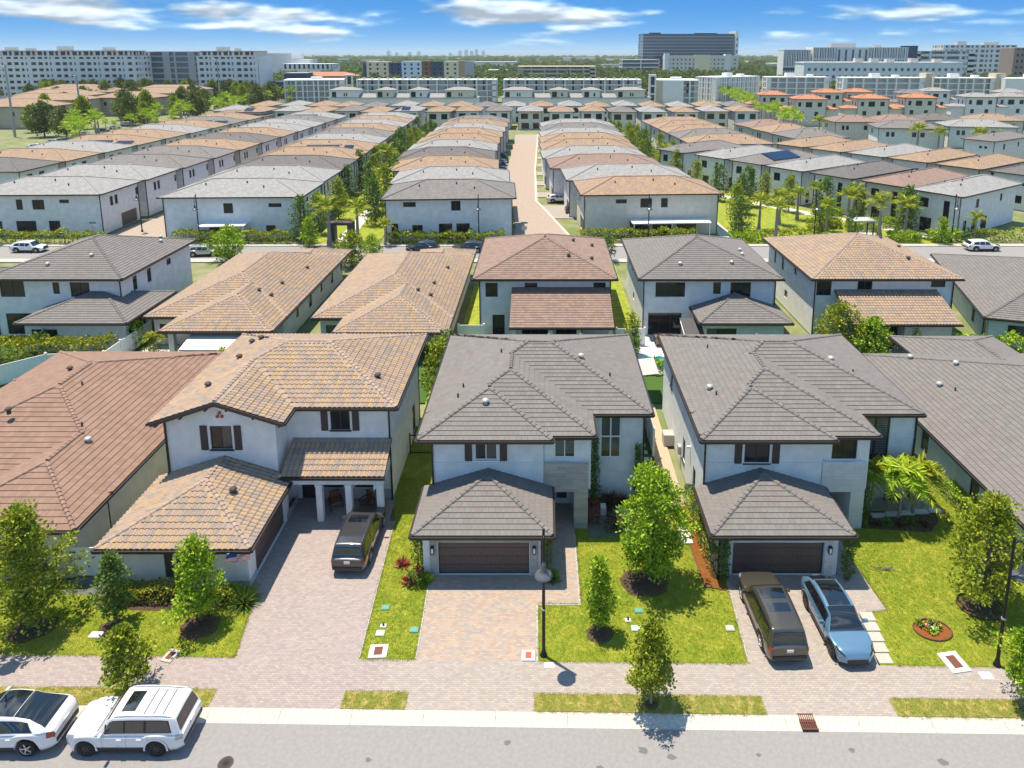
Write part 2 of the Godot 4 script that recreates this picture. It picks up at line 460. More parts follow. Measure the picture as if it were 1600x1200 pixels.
# style: {kind, w, e, tones (linear colours), cap (linear colour)}; single: how many tiles of this house stay single pieces
func make_roofs(house: Node3D, roofs: Array, style: Dictionary, single: int, sd: int) -> void:
	R.seed = sd
	var org := house.position
	var found: Array = []
	var roof_nodes: Array = []
	var rest: Array = []
	for blocks in roofs:
		var fr := roof_faces(blocks)
		var deck := Buf.new()
		var gut := Buf.new()
		for f in fr[0]:
			var nrm: Vector3 = (Vector3(0, 1, 0) - f["in"] * f.p).normalized()
			for ps in f.pieces:
				var p3: Array = []
				for q in ps: p3.append(Vector3(q.x, plane_at(f.k, q), q.y))
				if (p3[1] - p3[0]).cross(p3[2] - p3[0]).y < 0: p3.reverse()
				var tri := Geometry2D.triangulate_polygon(ps)
				for i in range(0, tri.size(), 3):
					var t3: Array = []
					for j in 3: t3.append(Vector3(ps[tri[i + j]].x, plane_at(f.k, ps[tri[i + j]]), ps[tri[i + j]].y))
					if (t3[1] - t3[0]).cross(t3[2] - t3[0]).y < 0: t3.reverse()
					deck.poly([t3[0] - nrm * 0.006, t3[1] - nrm * 0.006, t3[2] - nrm * 0.006])
					deck.poly([t3[2] - Vector3.UP * 0.17, t3[1] - Vector3.UP * 0.17, t3[0] - Vector3.UP * 0.17])
				for i in p3.size():
					var a: Vector3 = p3[i]; var b: Vector3 = p3[(i + 1) % p3.size()]
					deck.quad(a - Vector3.UP * 0.17, b - Vector3.UP * 0.17, b - nrm * 0.006, a - nrm * 0.006)
					if absf(a.y - f.o.y) < 0.01 and absf(b.y - f.o.y) < 0.01 and a.distance_to(b) > 0.3:   # an eave: gutter
						var m: Vector3 = (a + b) / 2 - f["in"] * 0.075 - Vector3.UP * 0.095
						var along := (b - a).normalized()
						var xf := Transform3D(Basis(along, Vector3.UP, along.cross(Vector3.UP)), m)
						gut.box(Vector3.ZERO, Vector3(a.distance_to(b) + 0.1, 0.14, 0.13), xf)
		var node := part("roof", deck.mesh(org), M.roof_deck, house)
		roof_nodes.append(node)
		rest.append(Buf.new())
		if gut.ix.size(): part("gutter", gut.mesh(org), M.bronze_metal, node)
		var w: float = style.w
		var e: float = style.e
		var bank := tile_mesh(style.kind, w, e)
		for f in fr[0]:
			var V: Vector3 = (f["in"] + Vector3.UP * f.p).normalized()
			var U: Vector3 = f.u
			var N: Vector3 = (Vector3.UP - f["in"] * f.p).normalized()
			var sec: float = sqrt(1 + f.p * f.p)
			var inn: Vector2 = Vector2(f["in"].x, f["in"].z)
			var ud := Vector2(U.x, U.z)
			var o2: Vector2 = Vector2(f.o.x, f.o.z)
			for ps in f.pieces:
				var uvp := PackedVector2Array()
				var lo := Vector2(1e9, 1e9); var hi := Vector2(-1e9, -1e9)
				for q in ps:
					var s: Vector2 = Vector2((q - o2).dot(ud), (q - o2).dot(inn) * sec)
					uvp.append(s); lo = lo.min(s); hi = hi.max(s)
				for r in range(floori(lo.y / e + 0.001), ceili(hi.y / e - 0.001)):
					var shift: float = (w / 2 if r % 2 else 0.0) if style.kind == "flat" else 0.0
					for s in range(floori((lo.x - shift) / w), ceili((hi.x - shift) / w)):
						var u0 := s * w + shift
						var v0 := r * e
						var rect := PackedVector2Array([Vector2(u0, v0), Vector2(u0 + w, v0), Vector2(u0 + w, v0 + e), Vector2(u0, v0 + e)])
						var inside := 0
						for q in rect:
							if Geometry2D.is_point_in_polygon(q.lerp(Vector2(u0 + w / 2, v0 + e / 2), 0.04), uvp): inside += 1
						var tone: int = R.randi() % style.tones.size()
						if style.has("weights") and R.randf() < style.weights: tone = 0
						var at: Vector3 = f.o + U * u0 + V * v0
						if inside == 4:
							found.append([at.distance_to(EYE), roof_nodes.size() - 1, Transform3D(Basis(U, N, -V), at), tone])
						elif inside > 0 or Geometry2D.intersect_polygons(rect, uvp).size():
							for c in Geometry2D.intersect_polygons(rect, uvp):
								if absf(area(c)) < 0.002: continue
								var top: Array = []
								for q in c:
									var lift: float = lerpf(0.044, 0.009, (q.y - v0) / e) if style.kind == "flat" else lerpf(0.062, 0.028, (q.y - v0) / e)
									top.append(f.o + U * q.x + V * q.y + N * lift)
								if (top[1] - top[0]).cross(top[2] - top[0]).dot(N) < 0: top.reverse()
								rest[-1].col = style.tones[tone] * R.randf_range(0.97, 1.03)
								rest[-1].poly(top, N)
								for i in top.size():
									var a: Vector3 = top[i]; var b: Vector3 = top[(i + 1) % top.size()]
									rest[-1].quad(a - N * 0.04, b - N * 0.04, b, a)
		# ridge and hip caps
		var caps := Buf.new()
		var cap := Buf.new()
		var rows: Array = []
		for q in [[0.0, 0.125, 0.05], [-0.38, 0.10, 0.02]]:
			var row: Array = []
			for i in 7:
				var g := PI * i / 6
				row.append(Vector3(cos(g) * q[1], sin(g) * q[1] * 0.8 + q[2] - 0.02, q[0]))
			rows.append(row)
		cap.grid(rows, false)
		for i in 5: cap.poly([Vector3(0, -0.03, 0), rows[0][i], rows[0][i + 1]])
		var cap_mesh := cap.mesh()
		for ln in fr[1]:
			var a: Vector2 = ln[0]; var b: Vector2 = ln[1]
			var dir := (b - a).normalized()
			var side := Vector2(-dir.y, dir.x) * 0.25
			var len := a.distance_to(b)
			for k in int(len / 0.33):
				var q0 := a + dir * (k * 0.33 + 0.05)
				var q1 := a + dir * (k * 0.33 + 0.38)
				var h0 := height_at(fr[0], q0 + dir * 0.01)
				var h1 := height_at(fr[0], q1 + dir * 0.01)
				if h0 < 0 or h1 < 0: continue
				var mid := (q0 + q1) / 2
				var hm := (h0 + h1) / 2
				var hl := height_at(fr[0], mid + side); var hr := height_at(fr[0], mid - side)
				if hl > hm + 0.004 and hr > hm + 0.004: continue
				if hl > -9 and hr > -9 and hl + hr > 2 * hm - 0.02: continue
				var p0 := Vector3(q0.x, h0, q0.y); var p1 := Vector3(q1.x, h1, q1.y)
				if k == 0 and h1 < h0: pass
				var fw := (p1 - p0).normalized()
				if fw.y < -0.01: fw = -fw; p0 = p1
				var xx := fw.cross(Vector3.UP).normalized()
				var xf := Transform3D(Basis(xx, xx.cross(fw), -fw), p0)
				if single > 0:
					var ti: int = R.randi() % style.tones.size()
					var c := part("ridge_cap", cap_mesh, cap_mat(style, ti), node)
					c.transform = Transform3D(xf.basis, xf.origin - org)
				else:
					caps.mesh_in(cap, xf, style.cap * R.randf_range(0.85, 1.1))
		if caps.ix.size(): part("ridge_caps", caps.mesh(org), M.tile_vc, node, "", "stuff")
	found.sort_custom(func(a, b): return a[0] < b[0])
	var bank2 := tile_mesh(style.kind, style.w, style.e)
	for i in found.size():
		var fd: Array = found[i]
		if i < single:
			var o := part("roof_tile", bank2[1], tone_mat(style, fd[3]), roof_nodes[fd[1]])
			o.transform = Transform3D(fd[2].basis, fd[2].origin - org)
		else:
			rest[fd[1]].mesh_in(bank2[0], fd[2], style.tones[fd[3]] * R.randf_range(0.94, 1.06))
	for i in roof_nodes.size():
		if rest[i].ix.size(): part("roof_tiles", rest[i].mesh(org), M.tile_vc, roof_nodes[i], "", "stuff")

func tone_mat(style: Dictionary, i: int) -> Material:
	var key := "%s_tone_%d" % [style.name, i]
	if not M.has(key):
		mat(key, style.tones[i].linear_to_srgb(), 0.82, {"tex": M.fine, "tri": 0.7, "nrm": M.grain, "ns": 0.5})
	return M[key]

func cap_mat(style: Dictionary, i: int) -> Material:
	var key := "%s_cap_%d" % [style.name, i % 3]
	if not M.has(key):
		var c: Color = style.cap * [1.0, 0.9, 1.1][i % 3]
		mat(key, c.linear_to_srgb(), 0.82, {"tex": M.fine, "tri": 0.7, "nrm": M.grain, "ns": 0.5})
	return M[key]

# ------------------------------------------------------------------ walls, windows, doors
# a wall seen from outside: p = lower left corner, u = direction to the right; openings are Rect2(x, y, w, h)
func wall(b: Buf, p: Vector3, u: Vector3, w: float, h: float, openings: Array = [], deep := 0.12) -> void:
	var nn := u.cross(Vector3.UP)
	var xs: Array = [0.0, w]; var ys: Array = [0.0, h]
	for r in openings:
		xs.append_array([r.position.x, r.end.x]); ys.append_array([r.position.y, r.end.y])
	xs.sort(); ys.sort()
	for i in xs.size() - 1:
		for j in ys.size() - 1:
			if xs[i + 1] - xs[i] < 0.001 or ys[j + 1] - ys[j] < 0.001: continue
			var mid := Vector2((xs[i] + xs[i + 1]) / 2, (ys[j] + ys[j + 1]) / 2)
			var hole := false
			for r in openings: hole = hole or r.has_point(mid)
			if hole: continue
			var a = p + u * xs[i] + Vector3.UP * ys[j]
			var dx: Vector3 = u * (xs[i + 1] - xs[i])
			var dy: Vector3 = Vector3.UP * (ys[j + 1] - ys[j])
			b.quad(a, a + dx, a + dx + dy, a + dy)
	for r in openings:
		var c := [p + u * r.position.x + Vector3.UP * r.position.y, p + u * r.end.x + Vector3.UP * r.position.y, p + u * r.end.x + Vector3.UP * r.end.y, p + u * r.position.x + Vector3.UP * r.end.y]
		for i in 4:
			var a: Vector3 = c[i]; var d: Vector3 = c[(i + 1) % 4]
			b.quad(a, d, d - nn * deep, a - nn * deep)

# window in such an opening; o: bars (upright), rails (level), frame, glass, sill, shutters
func window(house: Node3D, p: Vector3, u: Vector3, r: Rect2, o := {}) -> Node3D:
	var org := house.position
	var nn := u.cross(Vector3.UP)
	var xf := Transform3D(Basis(u, Vector3.UP, nn), p + u * r.position.x + Vector3.UP * r.position.y)
	var deep: float = o.get("deep", 0.12)
	var b := Buf.new()
	var ft: float = o.get("ft", 0.055)
	var w := r.size.x; var h := r.size.y
	var z := -deep + 0.03
	b.box(Vector3(w / 2, ft / 2, z), Vector3(w, ft, 0.06), xf); b.box(Vector3(w / 2, h - ft / 2, z), Vector3(w, ft, 0.06), xf)
	b.box(Vector3(ft / 2, h / 2, z), Vector3(ft, h - 2 * ft, 0.06), xf); b.box(Vector3(w - ft / 2, h / 2, z), Vector3(ft, h - 2 * ft, 0.06), xf)
	var bars: int = o.get("bars", 1)
	for i in bars: b.box(Vector3(w * (i + 1) / (bars + 1), h / 2, z + 0.002), Vector3(ft, h - 2 * ft, 0.055), xf)
	var rails: Array = o.get("rails", [])
	for y in rails: b.box(Vector3(w / 2, h * y, z + 0.004), Vector3(w - 2 * ft, ft, 0.05), xf)
	if o.get("sill", false): b.box(Vector3(w / 2, -0.04, 0.03), Vector3(w + 0.16, 0.08, 0.1), xf)
	var node := part(o.get("called", "window"), b.mesh(org), M[o.get("frame", "dark_frame")], house, o.get("label", ""))
	for i in bars + 1:
		var g := Buf.new()
		g.box(Vector3(w * (i + 0.5) / (bars + 1), h / 2, z - 0.01), Vector3(w / (bars + 1) - ft * 0.5, h - ft, 0.02), xf)
		part("pane", g.mesh(org), M[o.get("glass", "curtain_glass" if (int(absf(p.x + r.position.x) * 7.0) + i) % 3 == 1 else "glass")], node)
	if o.get("blinds", false):      # closed shutters behind the upper glass
		var s := Buf.new()
		for i in bars + 1:
			for k in int(h * 0.86 / 0.12):
				s.box(Vector3(w * (i + 0.5) / (bars + 1), h - 0.1 - k * 0.12, z + 0.004), Vector3(w / (bars + 1) - ft * 1.6, 0.075, 0.012), xf)
		part("blind_slats", s.mesh(org), M.blind_glass, node)
	if o.has("shutters"):
		for sx in [-0.36, w + 0.36]:
			var s := Buf.new()
			s.box(Vector3(sx, h / 2, 0.03), Vector3(0.42, h + 0.06, 0.05), xf)
			var sh := part("shutter", s.mesh(org), M.shutter_brown, house)
			for k in 3:
				var d := Buf.new()
				d.box(Vector3(sx - 0.135 + 0.135 * k, h / 2, 0.062), Vector3(0.115, h, 0.018), xf)
				part("board", d.mesh(org), M.shutter_brown, sh)
	return node

func panel(house: Node3D, called: String, p: Vector3, u: Vector3, r: Rect2, z: float, thick: float, m: Material) -> MeshInstance3D:
	var b := Buf.new()
	var xf := Transform3D(Basis(u, Vector3.UP, u.cross(Vector3.UP)), p)
	b.box(Vector3(r.get_center().x, r.get_center().y, z), Vector3(r.size.x, r.size.y, thick), xf)
	return part(called, b.mesh(house.position), m, house)

func garage_door(house: Node3D, p: Vector3, u: Vector3, r: Rect2, deep := 0.2) -> void:
	var org := house.position
	var xf := Transform3D(Basis(u, Vector3.UP, u.cross(Vector3.UP)), p + u * r.position.x + Vector3.UP * r.position.y)
	var b := Buf.new()
	b.box(Vector3(r.size.x / 2, r.size.y / 2, -deep - 0.02), Vector3(r.size.x, r.size.y, 0.04), xf)
	var node := part("garage_door", b.mesh(org), M.door_dark, house)
	var k := 4
	for i in k:
		var s := Buf.new()
		var hh := r.size.y / k
		s.chamfer(Vector3(r.size.x / 2, 0, -(i + 0.5) * hh), Vector3(r.size.x - 0.04, 0.03, hh - 0.018), 0.008, xf * Transform3D(Basis(Vector3.RIGHT, Vector3(0, 0, 1), Vector3(0, -1, 0)), Vector3(0, 0, -deep + 0.015)))
		part("door_panel", s.mesh(org), M.garage_brown, node)

func downpipe(house: Node3D, at: Vector3, top: float, bottom := 0.05) -> void:
	var b := Buf.new()
	b.box(Vector3(at.x, (top + bottom) / 2, at.z), Vector3(0.1, top - bottom, 0.085))
	b.box(Vector3(at.x, bottom + 0.06, at.z + 0.09), Vector3(0.1, 0.1, 0.16))
	for y in [0.3, 0.7]: b.box(Vector3(at.x, lerpf(bottom, top, y), at.z), Vector3(0.125, 0.03, 0.11))
	part("downpipe", b.mesh(house.position), M.bronze_metal, house)

func wall_lamp(house: Node3D, at: Vector3) -> void:
	var b := Buf.new()
	b.box(at + Vector3(0, 0, 0.02), Vector3(0.16, 0.4, 0.03))
	b.box(at + Vector3(0, 0.17, 0.1), Vector3(0.18, 0.05, 0.16)); b.box(at + Vector3(0, -0.19, 0.1), Vector3(0.16, 0.03, 0.14))
	for s in [-0.07, 0.07]: b.box(at + Vector3(s, -0.01, 0.16), Vector3(0.02, 0.33, 0.02))
	var l := part("wall_lamp", b.mesh(house.position), M.black_metal, house)
	var g := Buf.new()
	g.box(at + Vector3(0, -0.01, 0.1), Vector3(0.1, 0.31, 0.1))
	part("lamp_glass", g.mesh(house.position), M.white_frame, l)

func roof_vent(house: Node3D, at: Vector3, kind := "hood") -> void:
	var b := Buf.new()
	if kind == "pipe":
		b.tube(at - Vector3.UP * 0.1, at + Vector3.UP * 0.28, 0.055, 0.055, 8)
		part("vent_pipe", b.mesh(house.position), M.vent_dark, house)
		return
	b.tube(at - Vector3.UP * 0.12, at + Vector3.UP * 0.2, 0.13, 0.13, 10)
	var prof: Array = []
	for i in 5: prof.append(Vector2(0.22 * cos(i * PI / 8), 0.2 + 0.16 * sin(i * PI / 8)))
	b.lathe(prof, 12, at)
	part("roof_vent", b.mesh(house.position), M.vent_dark if kind == "dark" else M.vent_grey, house)

# ------------------------------------------------------------------ plants
func leaf(b: Buf, at: Vector3, d: Vector3, size: float, wide: float, tint: Color) -> void:   # a folded leaf of two triangles
	var s := d.cross(Vector3(R.randf() - 0.5, R.randf() - 0.5, R.randf() - 0.5)).normalized() * size * wide
	var tip := at + d * size
	var mid := at + d * size * 0.45
	var nn := s.cross(d).normalized()
	if nn.y < 0: nn = -nn; s = -s
	mid += nn * size * 0.08
	b.col = tint
	b.poly([at, mid - s - nn * size * 0.1, tip] if (mid - s - at).cross(tip - at).dot(nn) > 0 else [at, tip, mid - s - nn * size * 0.1])
	b.poly([at, tip, mid + s - nn * size * 0.1] if (tip - at).cross(mid + s - at).dot(nn) > 0 else [at, mid + s - nn * size * 0.1, tip])

func rand_dir(up := 0.0) -> Vector3:
	return (Vector3(R.randfn(), R.randfn() + up, R.randfn())).normalized()

func greens(k: String) -> Array:
	return {
		"oak": [lin(1, 1, 1), Color(0.305, 0.36, 0.022), Color(0.19, 0.26, 0.017), Color(0.44, 0.46, 0.036), Color(0.10, 0.155, 0.014)],
		"lime": [lin(1, 1, 1), Color(0.31, 0.46, 0.020), Color(0.21, 0.36, 0.018), Color(0.46, 0.56, 0.044), Color(0.10, 0.20, 0.015)],
		"dark": [lin(1, 1, 1), Color(0.140, 0.235, 0.038), Color(0.090, 0.17, 0.028), Color(0.235, 0.32, 0.05), Color(0.055, 0.105, 0.020)],
		"olive": [lin(1, 1, 1), Color(0.33, 0.345, 0.030), Color(0.22, 0.25, 0.023), Color(0.45, 0.42, 0.058), Color(0.12, 0.145, 0.017)],
		"wood": [lin(1, 1, 1), Color(0.135, 0.18, 0.035), Color(0.095, 0.135, 0.028), Color(0.21, 0.235, 0.045), Color(0.055, 0.08, 0.018)],
		"gold": [lin(1, 1, 1), Color(0.30, 0.33, 0.015), Color(0.20, 0.26, 0.012), Color(0.42, 0.38, 0.02), Color(0.10, 0.14, 0.01)],
		"blue": [lin(1, 1, 1), Color(0.18, 0.33, 0.27), Color(0.12, 0.25, 0.20), Color(0.28, 0.42, 0.36), Color(0.06, 0.14, 0.11)],
		"red": [lin(1, 1, 1), Color(0.30, 0.05, 0.045), Color(0.20, 0.03, 0.03), Color(0.45, 0.16, 0.12), Color(0.10, 0.03, 0.02)],
		"brown": [lin(1, 1, 1), Color(0.15, 0.08, 0.045), Color(0.10, 0.055, 0.03), Color(0.22, 0.13, 0.08), Color(0.07, 0.04, 0.02)],
	}[k]

# s: {h, trunk, r, lean shape "cone"/"round", clumps, leaves, size, tone, tr}
func tree_meshes(s: Dictionary, sd: int) -> Array:
	R.seed = sd
	var crown := Buf.new()
	var wood := Buf.new()
	var g := greens(s.tone)
	var h: float = s.h
	var t0: float = s.trunk
	var tr: float = s.get("tr", 0.07)
	var bend := Vector3(R.randf_range(-0.15, 0.15), 0, R.randf_range(-0.15, 0.15))
	var axis := func(y: float) -> Vector3: return Vector3(bend.x * sin(y / h * 3.0), y, bend.z * sin(y / h * 2.3))
	var segs := 6
	for i in segs:
		var a := h * 0.86 * i / segs
		var b := h * 0.86 * (i + 1) / segs
		wood.tube(axis.call(a), axis.call(b), tr * (1 - 0.8 * i / segs) * (1.25 if i == 0 else 1.0), tr * (1 - 0.8 * (i + 1) / segs), 6, false)
	var n: int = s.clumps
	for i in n:
		var f := (i + R.randf()) / n
		var y := lerpf(t0, h, f)
		var rr: float
		if s.shape == "cone": rr = s.r * pow(sin(clampf(f * 0.88 + 0.09, 0, 1) * PI), 0.7) * (1.15 - 0.70 * f)
		elif s.shape == "column": rr = s.r * pow(sin(clampf(f * 0.9 + 0.06, 0, 1) * PI), 0.45)
		else: rr = s.r * pow(maxf(1 - pow(2 * f - 0.9, 2), 0.05), 0.5)
		var ang := i * 2.39996 + R.randf_range(-0.4, 0.4)
		rr *= 0.92 + 0.24 * sin(2.0 * ang + sd + f * 5.0) + 0.17 * sin(3.0 * ang - f * 9.0 + sd * 2.0)
		if R.randf() < 0.10: continue
		var dist: float = rr * sqrt(R.randf_range(0.2, 1.0)) * R.randf_range(0.8, 1.12)
		var ctr: Vector3 = axis.call(minf(y, h * 0.86)) + Vector3(cos(ang) * dist, y - minf(y, h * 0.86), sin(ang) * dist)
		var root: Vector3 = axis.call(maxf(minf(y, h * 0.86) - dist * 0.7, t0 * 0.7))
		if dist > 0.15: wood.tube(root, root.lerp(ctr, 0.92), tr * 0.38, tr * 0.10, 4, false)
		var cr: float = s.cr * R.randf_range(0.55, 1.3)
		var bright := R.randf()
		for k in s.leaves:
			var d := rand_dir(0.25)
			var pos := ctr + Vector3(d.x, d.y * 0.8, d.z) * cr * pow(R.randf(), 0.4)
			var q := R.randf()
			var tint: Color = g[1].lerp(g[2], R.randf())
			if q < 0.28 * bright + 0.08: tint = g[1].lerp(g[3], R.randf_range(0.4, 1.0))
			elif q > 0.85: tint = g[4]
			leaf(crown, pos, (d + rand_dir(0.4) * 0.8).normalized(), s.size * R.randf_range(0.7, 1.3), 0.3, tint)
	return [crown.mesh(), wood.mesh()]

func tree(called: String, label: String, category: String, s: Dictionary, sd: int, at: Vector3, group := "") -> Node3D:
	var m := tree_meshes(s, sd)
	var o := thing(called, label, category, at, 0.0, group)
	part("trunk", m[1], M[s.get("bark", "bark")], o)
	part("crown", m[0], M.leaf, o)
	return o

func palm(label: String, at: Vector3, h: float, spread: float, fronds: int, tone: String, sd: int, trunk_r := 0.13, bulge := true, called := "palm_tree", leaf_n := 15) -> Node3D:
	R.seed = sd
	var o := thing(called, label, "palm", at)
	var w := Buf.new()
	var k := 10
	for i in k:
		var a := float(i) / k; var b := float(i + 1) / k
		var ra := trunk_r * (1.0 + (0.55 * exp(-pow((a - 0.06) / 0.14, 2)) if bulge else 0.25 * (1 - a)) - 0.3 * a)
		var rb := trunk_r * (1.0 + (0.55 * exp(-pow((b - 0.06) / 0.14, 2)) if bulge else 0.25 * (1 - b)) - 0.3 * b)
		w.tube(Vector3(0.1 * sin(a * 2), a * h, 0), Vector3(0.1 * sin(b * 2), b * h, 0), ra * 1.03, rb, 8, false)
	part("trunk", w.mesh(), M.palm_bark, o)
	var g := greens(tone)
	var top := Vector3(0.1 * sin(2.0), h, 0)
	var sh := Buf.new()
	sh.col = g[1]
	sh.tube(top, top + Vector3.UP * spread * 0.3, trunk_r * 0.75, trunk_r * 0.3, 7, false)
	part("crownshaft", sh.mesh(), M.leaf, o)
	for i in fronds:
		var b := Buf.new()
		var ang := i * 2.39996 + R.randf_range(-0.2, 0.2)
		var lift := lerpf(1.35, -0.05, float(i) / fronds) + R.randf_range(-0.12, 0.12)
		var dir := Vector3(cos(ang), 0, sin(ang))
		var len := spread * R.randf_range(0.85, 1.1)
		var prev := top + Vector3.UP * spread * 0.22
		var vel := (dir * cos(lift) + Vector3.UP * sin(lift)) * len / leaf_n
		var side := dir.cross(Vector3.UP)
		var tint: Color = g[1].lerp(g[3] if R.randf() < 0.4 else g[2], R.randf())
		for j in leaf_n:
			var nx := prev + vel
			b.col = tint.lerp(g[3], 0.4)
			b.tube(prev, nx, 0.022 * spread / 2 * (1.0 - 0.7 * j / leaf_n), 0.018 * spread / 2 * (1.0 - 0.7 * (j + 1) / leaf_n), 4, false)
			var f := float(j) / (leaf_n - 1)
			var ll := spread * 0.36 * sin(clampf(f * 0.86 + 0.14, 0, 1) * PI * 0.93 + 0.12)
			for sgn in [-1.0, 1.0]:
				for rep in 2:
					var d: Vector3 = (side * sgn + vel.normalized() * R.randf_range(0.45, 0.8) + Vector3.UP * R.randf_range(-0.35, 0.25)).normalized()
					leaf(b, prev.lerp(nx, 0.5 * rep), d, ll * R.randf_range(0.85, 1.1), 0.085, tint * R.randf_range(0.85, 1.15))
			prev = nx
			vel.y -= len / leaf_n * 0.115
		part("frond", b.mesh(), M.leaf, o)
	return o

func hedge_mesh(size: Vector3, n: int, leaf_size: float, tone: String, sd: int, rough := 0.12) -> ArrayMesh:
	R.seed = sd
	var b := Buf.new()
	var g := greens(tone)
	var lumps: Array = []
	for i in maxi(3, int(size.x * 2)): lumps.append([R.randf() * size.x - size.x / 2, R.randf_range(-0.5, 1.0)])
	for i in n:
		var p := Vector3(R.randf_range(-0.5, 0.5) * size.x, 0, R.randf_range(-0.5, 0.5) * size.z)
		var lift := 0.0
		for l in lumps: lift += l[1] * exp(-pow((p.x - l[0]) / 0.45, 2))
		var top := size.y + clampf(lift, -1.2, 1.5) * rough
		var q := R.randf()
		var out := rand_dir(0.5)
		if q < 0.45: p.y = top * R.randf_range(0.85, 1.03)
		elif q < 0.9:
			p.y = top * R.randf_range(0.05, 1.0)
			var sd2 := 1.0 if R.randf() < 0.6 else -1.0
			if R.randf() < size.z / (size.x + size.z): p.x = sd2 * size.x / 2 * R.randf_range(0.9, 1.06)
			else: p.z = sd2 * size.z / 2 * R.randf_range(0.8, 1.12)
		else: p.y = top * R.randf()
		var tint: Color = g[1].lerp(g[2], R.randf())
		if R.randf() < 0.25: tint = g[3]
		elif R.randf() < 0.2: tint = g[4]
		leaf(b, p, out, leaf_size * R.randf_range(0.7, 1.3), 0.32, tint)
	return b.mesh()

func hedge(label: String, at: Vector3, size: Vector3, n: int, leaf_size: float, tone: String, sd: int, turn := 0.0, called := "hedge", category := "hedge", group := "", rough := 0.12) -> Node3D:
	var o := thing(called, label, category, at, turn, group)
	part("foliage", hedge_mesh(size, n, leaf_size, tone, sd, rough), M.leaf, o)
	var b := Buf.new()
	R.seed = sd + 7
	for i in maxi(2, int(size.x * 1.6)):
		var x := R.randf_range(-0.46, 0.46) * size.x
		b.tube(Vector3(x, 0, 0), Vector3(x + R.randf_range(-0.1, 0.1), size.y * 0.8, R.randf_range(-0.1, 0.1)), 0.03, 0.012, 5, false)
	part("stems", b.mesh(), M.bark, o)
	return o

func spiky(called: String, label: String, at: Vector3, r: float, n: int, tone: String, sd: int, group := "", wide := 0.09) -> Node3D:   # cordylines, grasses
	R.seed = sd
	var o := thing(called, label, "plant", at, 0, group)
	var b := Buf.new()
	var g := greens(tone)
	for i in n:
		var d := rand_dir(0.9)
		if d.y < 0.05: d.y = 0.1
		leaf(b, Vector3(R.randf_range(-0.1, 0.1) * r, 0.05, R.randf_range(-0.1, 0.1) * r), d.normalized(), r * R.randf_range(0.7, 1.15), wide, g[1 + R.randi() % 3])
	part("leaves", b.mesh(), M.leaf, o)
	return o

# ------------------------------------------------------------------ cars: x forward, origin on the ground under the middle
func pick(curve: Array, x: float) -> float:     # smooth curve through [x, y] pairs, rising x
	if x <= curve[0][0]: return curve[0][1]
	for i in curve.size() - 1:
		if x <= curve[i + 1][0]:
			var f: float = (x - curve[i][0]) / (curve[i + 1][0] - curve[i][0])
			var y0: float = curve[maxi(i - 1, 0)][1]; var y1: float = curve[i][1]; var y2: float = curve[i + 1][1]; var y3: float = curve[mini(i + 2, curve.size() - 1)][1]
			var t1 := (y2 - y0) * 0.25 if i > 0 else (y2 - y1) * 0.5
			var t2 := (y3 - y1) * 0.25 if i + 2 < curve.size() else (y2 - y1) * 0.5
			return y1 * (2 * f * f * f - 3 * f * f + 1) + t1 * 2 * (f * f * f - 2 * f * f + f) * 0.5 + y2 * (3 * f * f - 2 * f * f * f) + t2 * 2 * (f * f * f - f * f) * 0.5
	return curve[-1][1]

func body_point(c: Dictionary, x: float, s: float) -> Vector3:   # s: 0 = middle of the top, 1 = foot of the side; right half
	var w = pick(c.wide, x) * c.W / 2
	var yt = pick(c.top, x) * c.H
	var yb: float = pick(c.foot, x) * c.H
	for ax in c.axles:
		var d = absf(x - ax) * c.L
		if d < c.arch: yb = maxf(yb, c.wheel + sqrt(c.arch * c.arch - d * d) - 0.02)
	yb = minf(yb, yt - 0.12)
	var prof := [[0.0, 0.0, 1.0], [0.2, 0.42, 0.992], [0.4, 0.80, 0.962], [0.5, 0.93, 0.91], [0.6, 0.985, 0.80], [0.75, 1.0, 0.55], [0.9, 0.985, 0.2], [1.0, 0.94, 0.0]]
	for i in 7:
		if s <= prof[i + 1][0] + 0.0001:
			var f: float = (s - prof[i][0]) / (prof[i + 1][0] - prof[i][0])
			return Vector3((0.5 - x) * c.L, lerpf(yb, yt, lerpf(prof[i][2], prof[i + 1][2], f)), lerpf(prof[i][1], prof[i + 1][1], f) * w)
	return Vector3.ZERO

func cabin_point(c: Dictionary, x: float, s: float) -> Vector3:   # s: 0 = middle of the roof, 0.55 = roof edge, 1 = waist
	var yr = pick(c.roof, x) * c.H
	var yw = pick(c.top, x) * c.H - 0.05
	var wr = pick(c.roofw, x) * c.W / 2
	var wb = pick(c.wide, x) * c.W / 2 * 0.955
	var k := clampf((yr - yw) / (c.H * 0.3), 0, 1)
	wr = lerpf(wb, wr, k)
	if s <= 0.5:
		var f := s / 0.5
		return Vector3((0.5 - x) * c.L, yr - 0.03 * f * f * k, wr * 0.93 * f)
	if s <= 0.62:
		var f := (s - 0.5) / 0.12
		return Vector3((0.5 - x) * c.L, yr - (0.03 + 0.045 * f * f) * k, wr * lerpf(0.93, 1.0, sqrt(f)))
	var f2 := (s - 0.62) / 0.38
	return Vector3((0.5 - x) * c.L, lerpf(yr - 0.075 * k, yw, f2), lerpf(wr, wb, pow(f2, 0.85)))

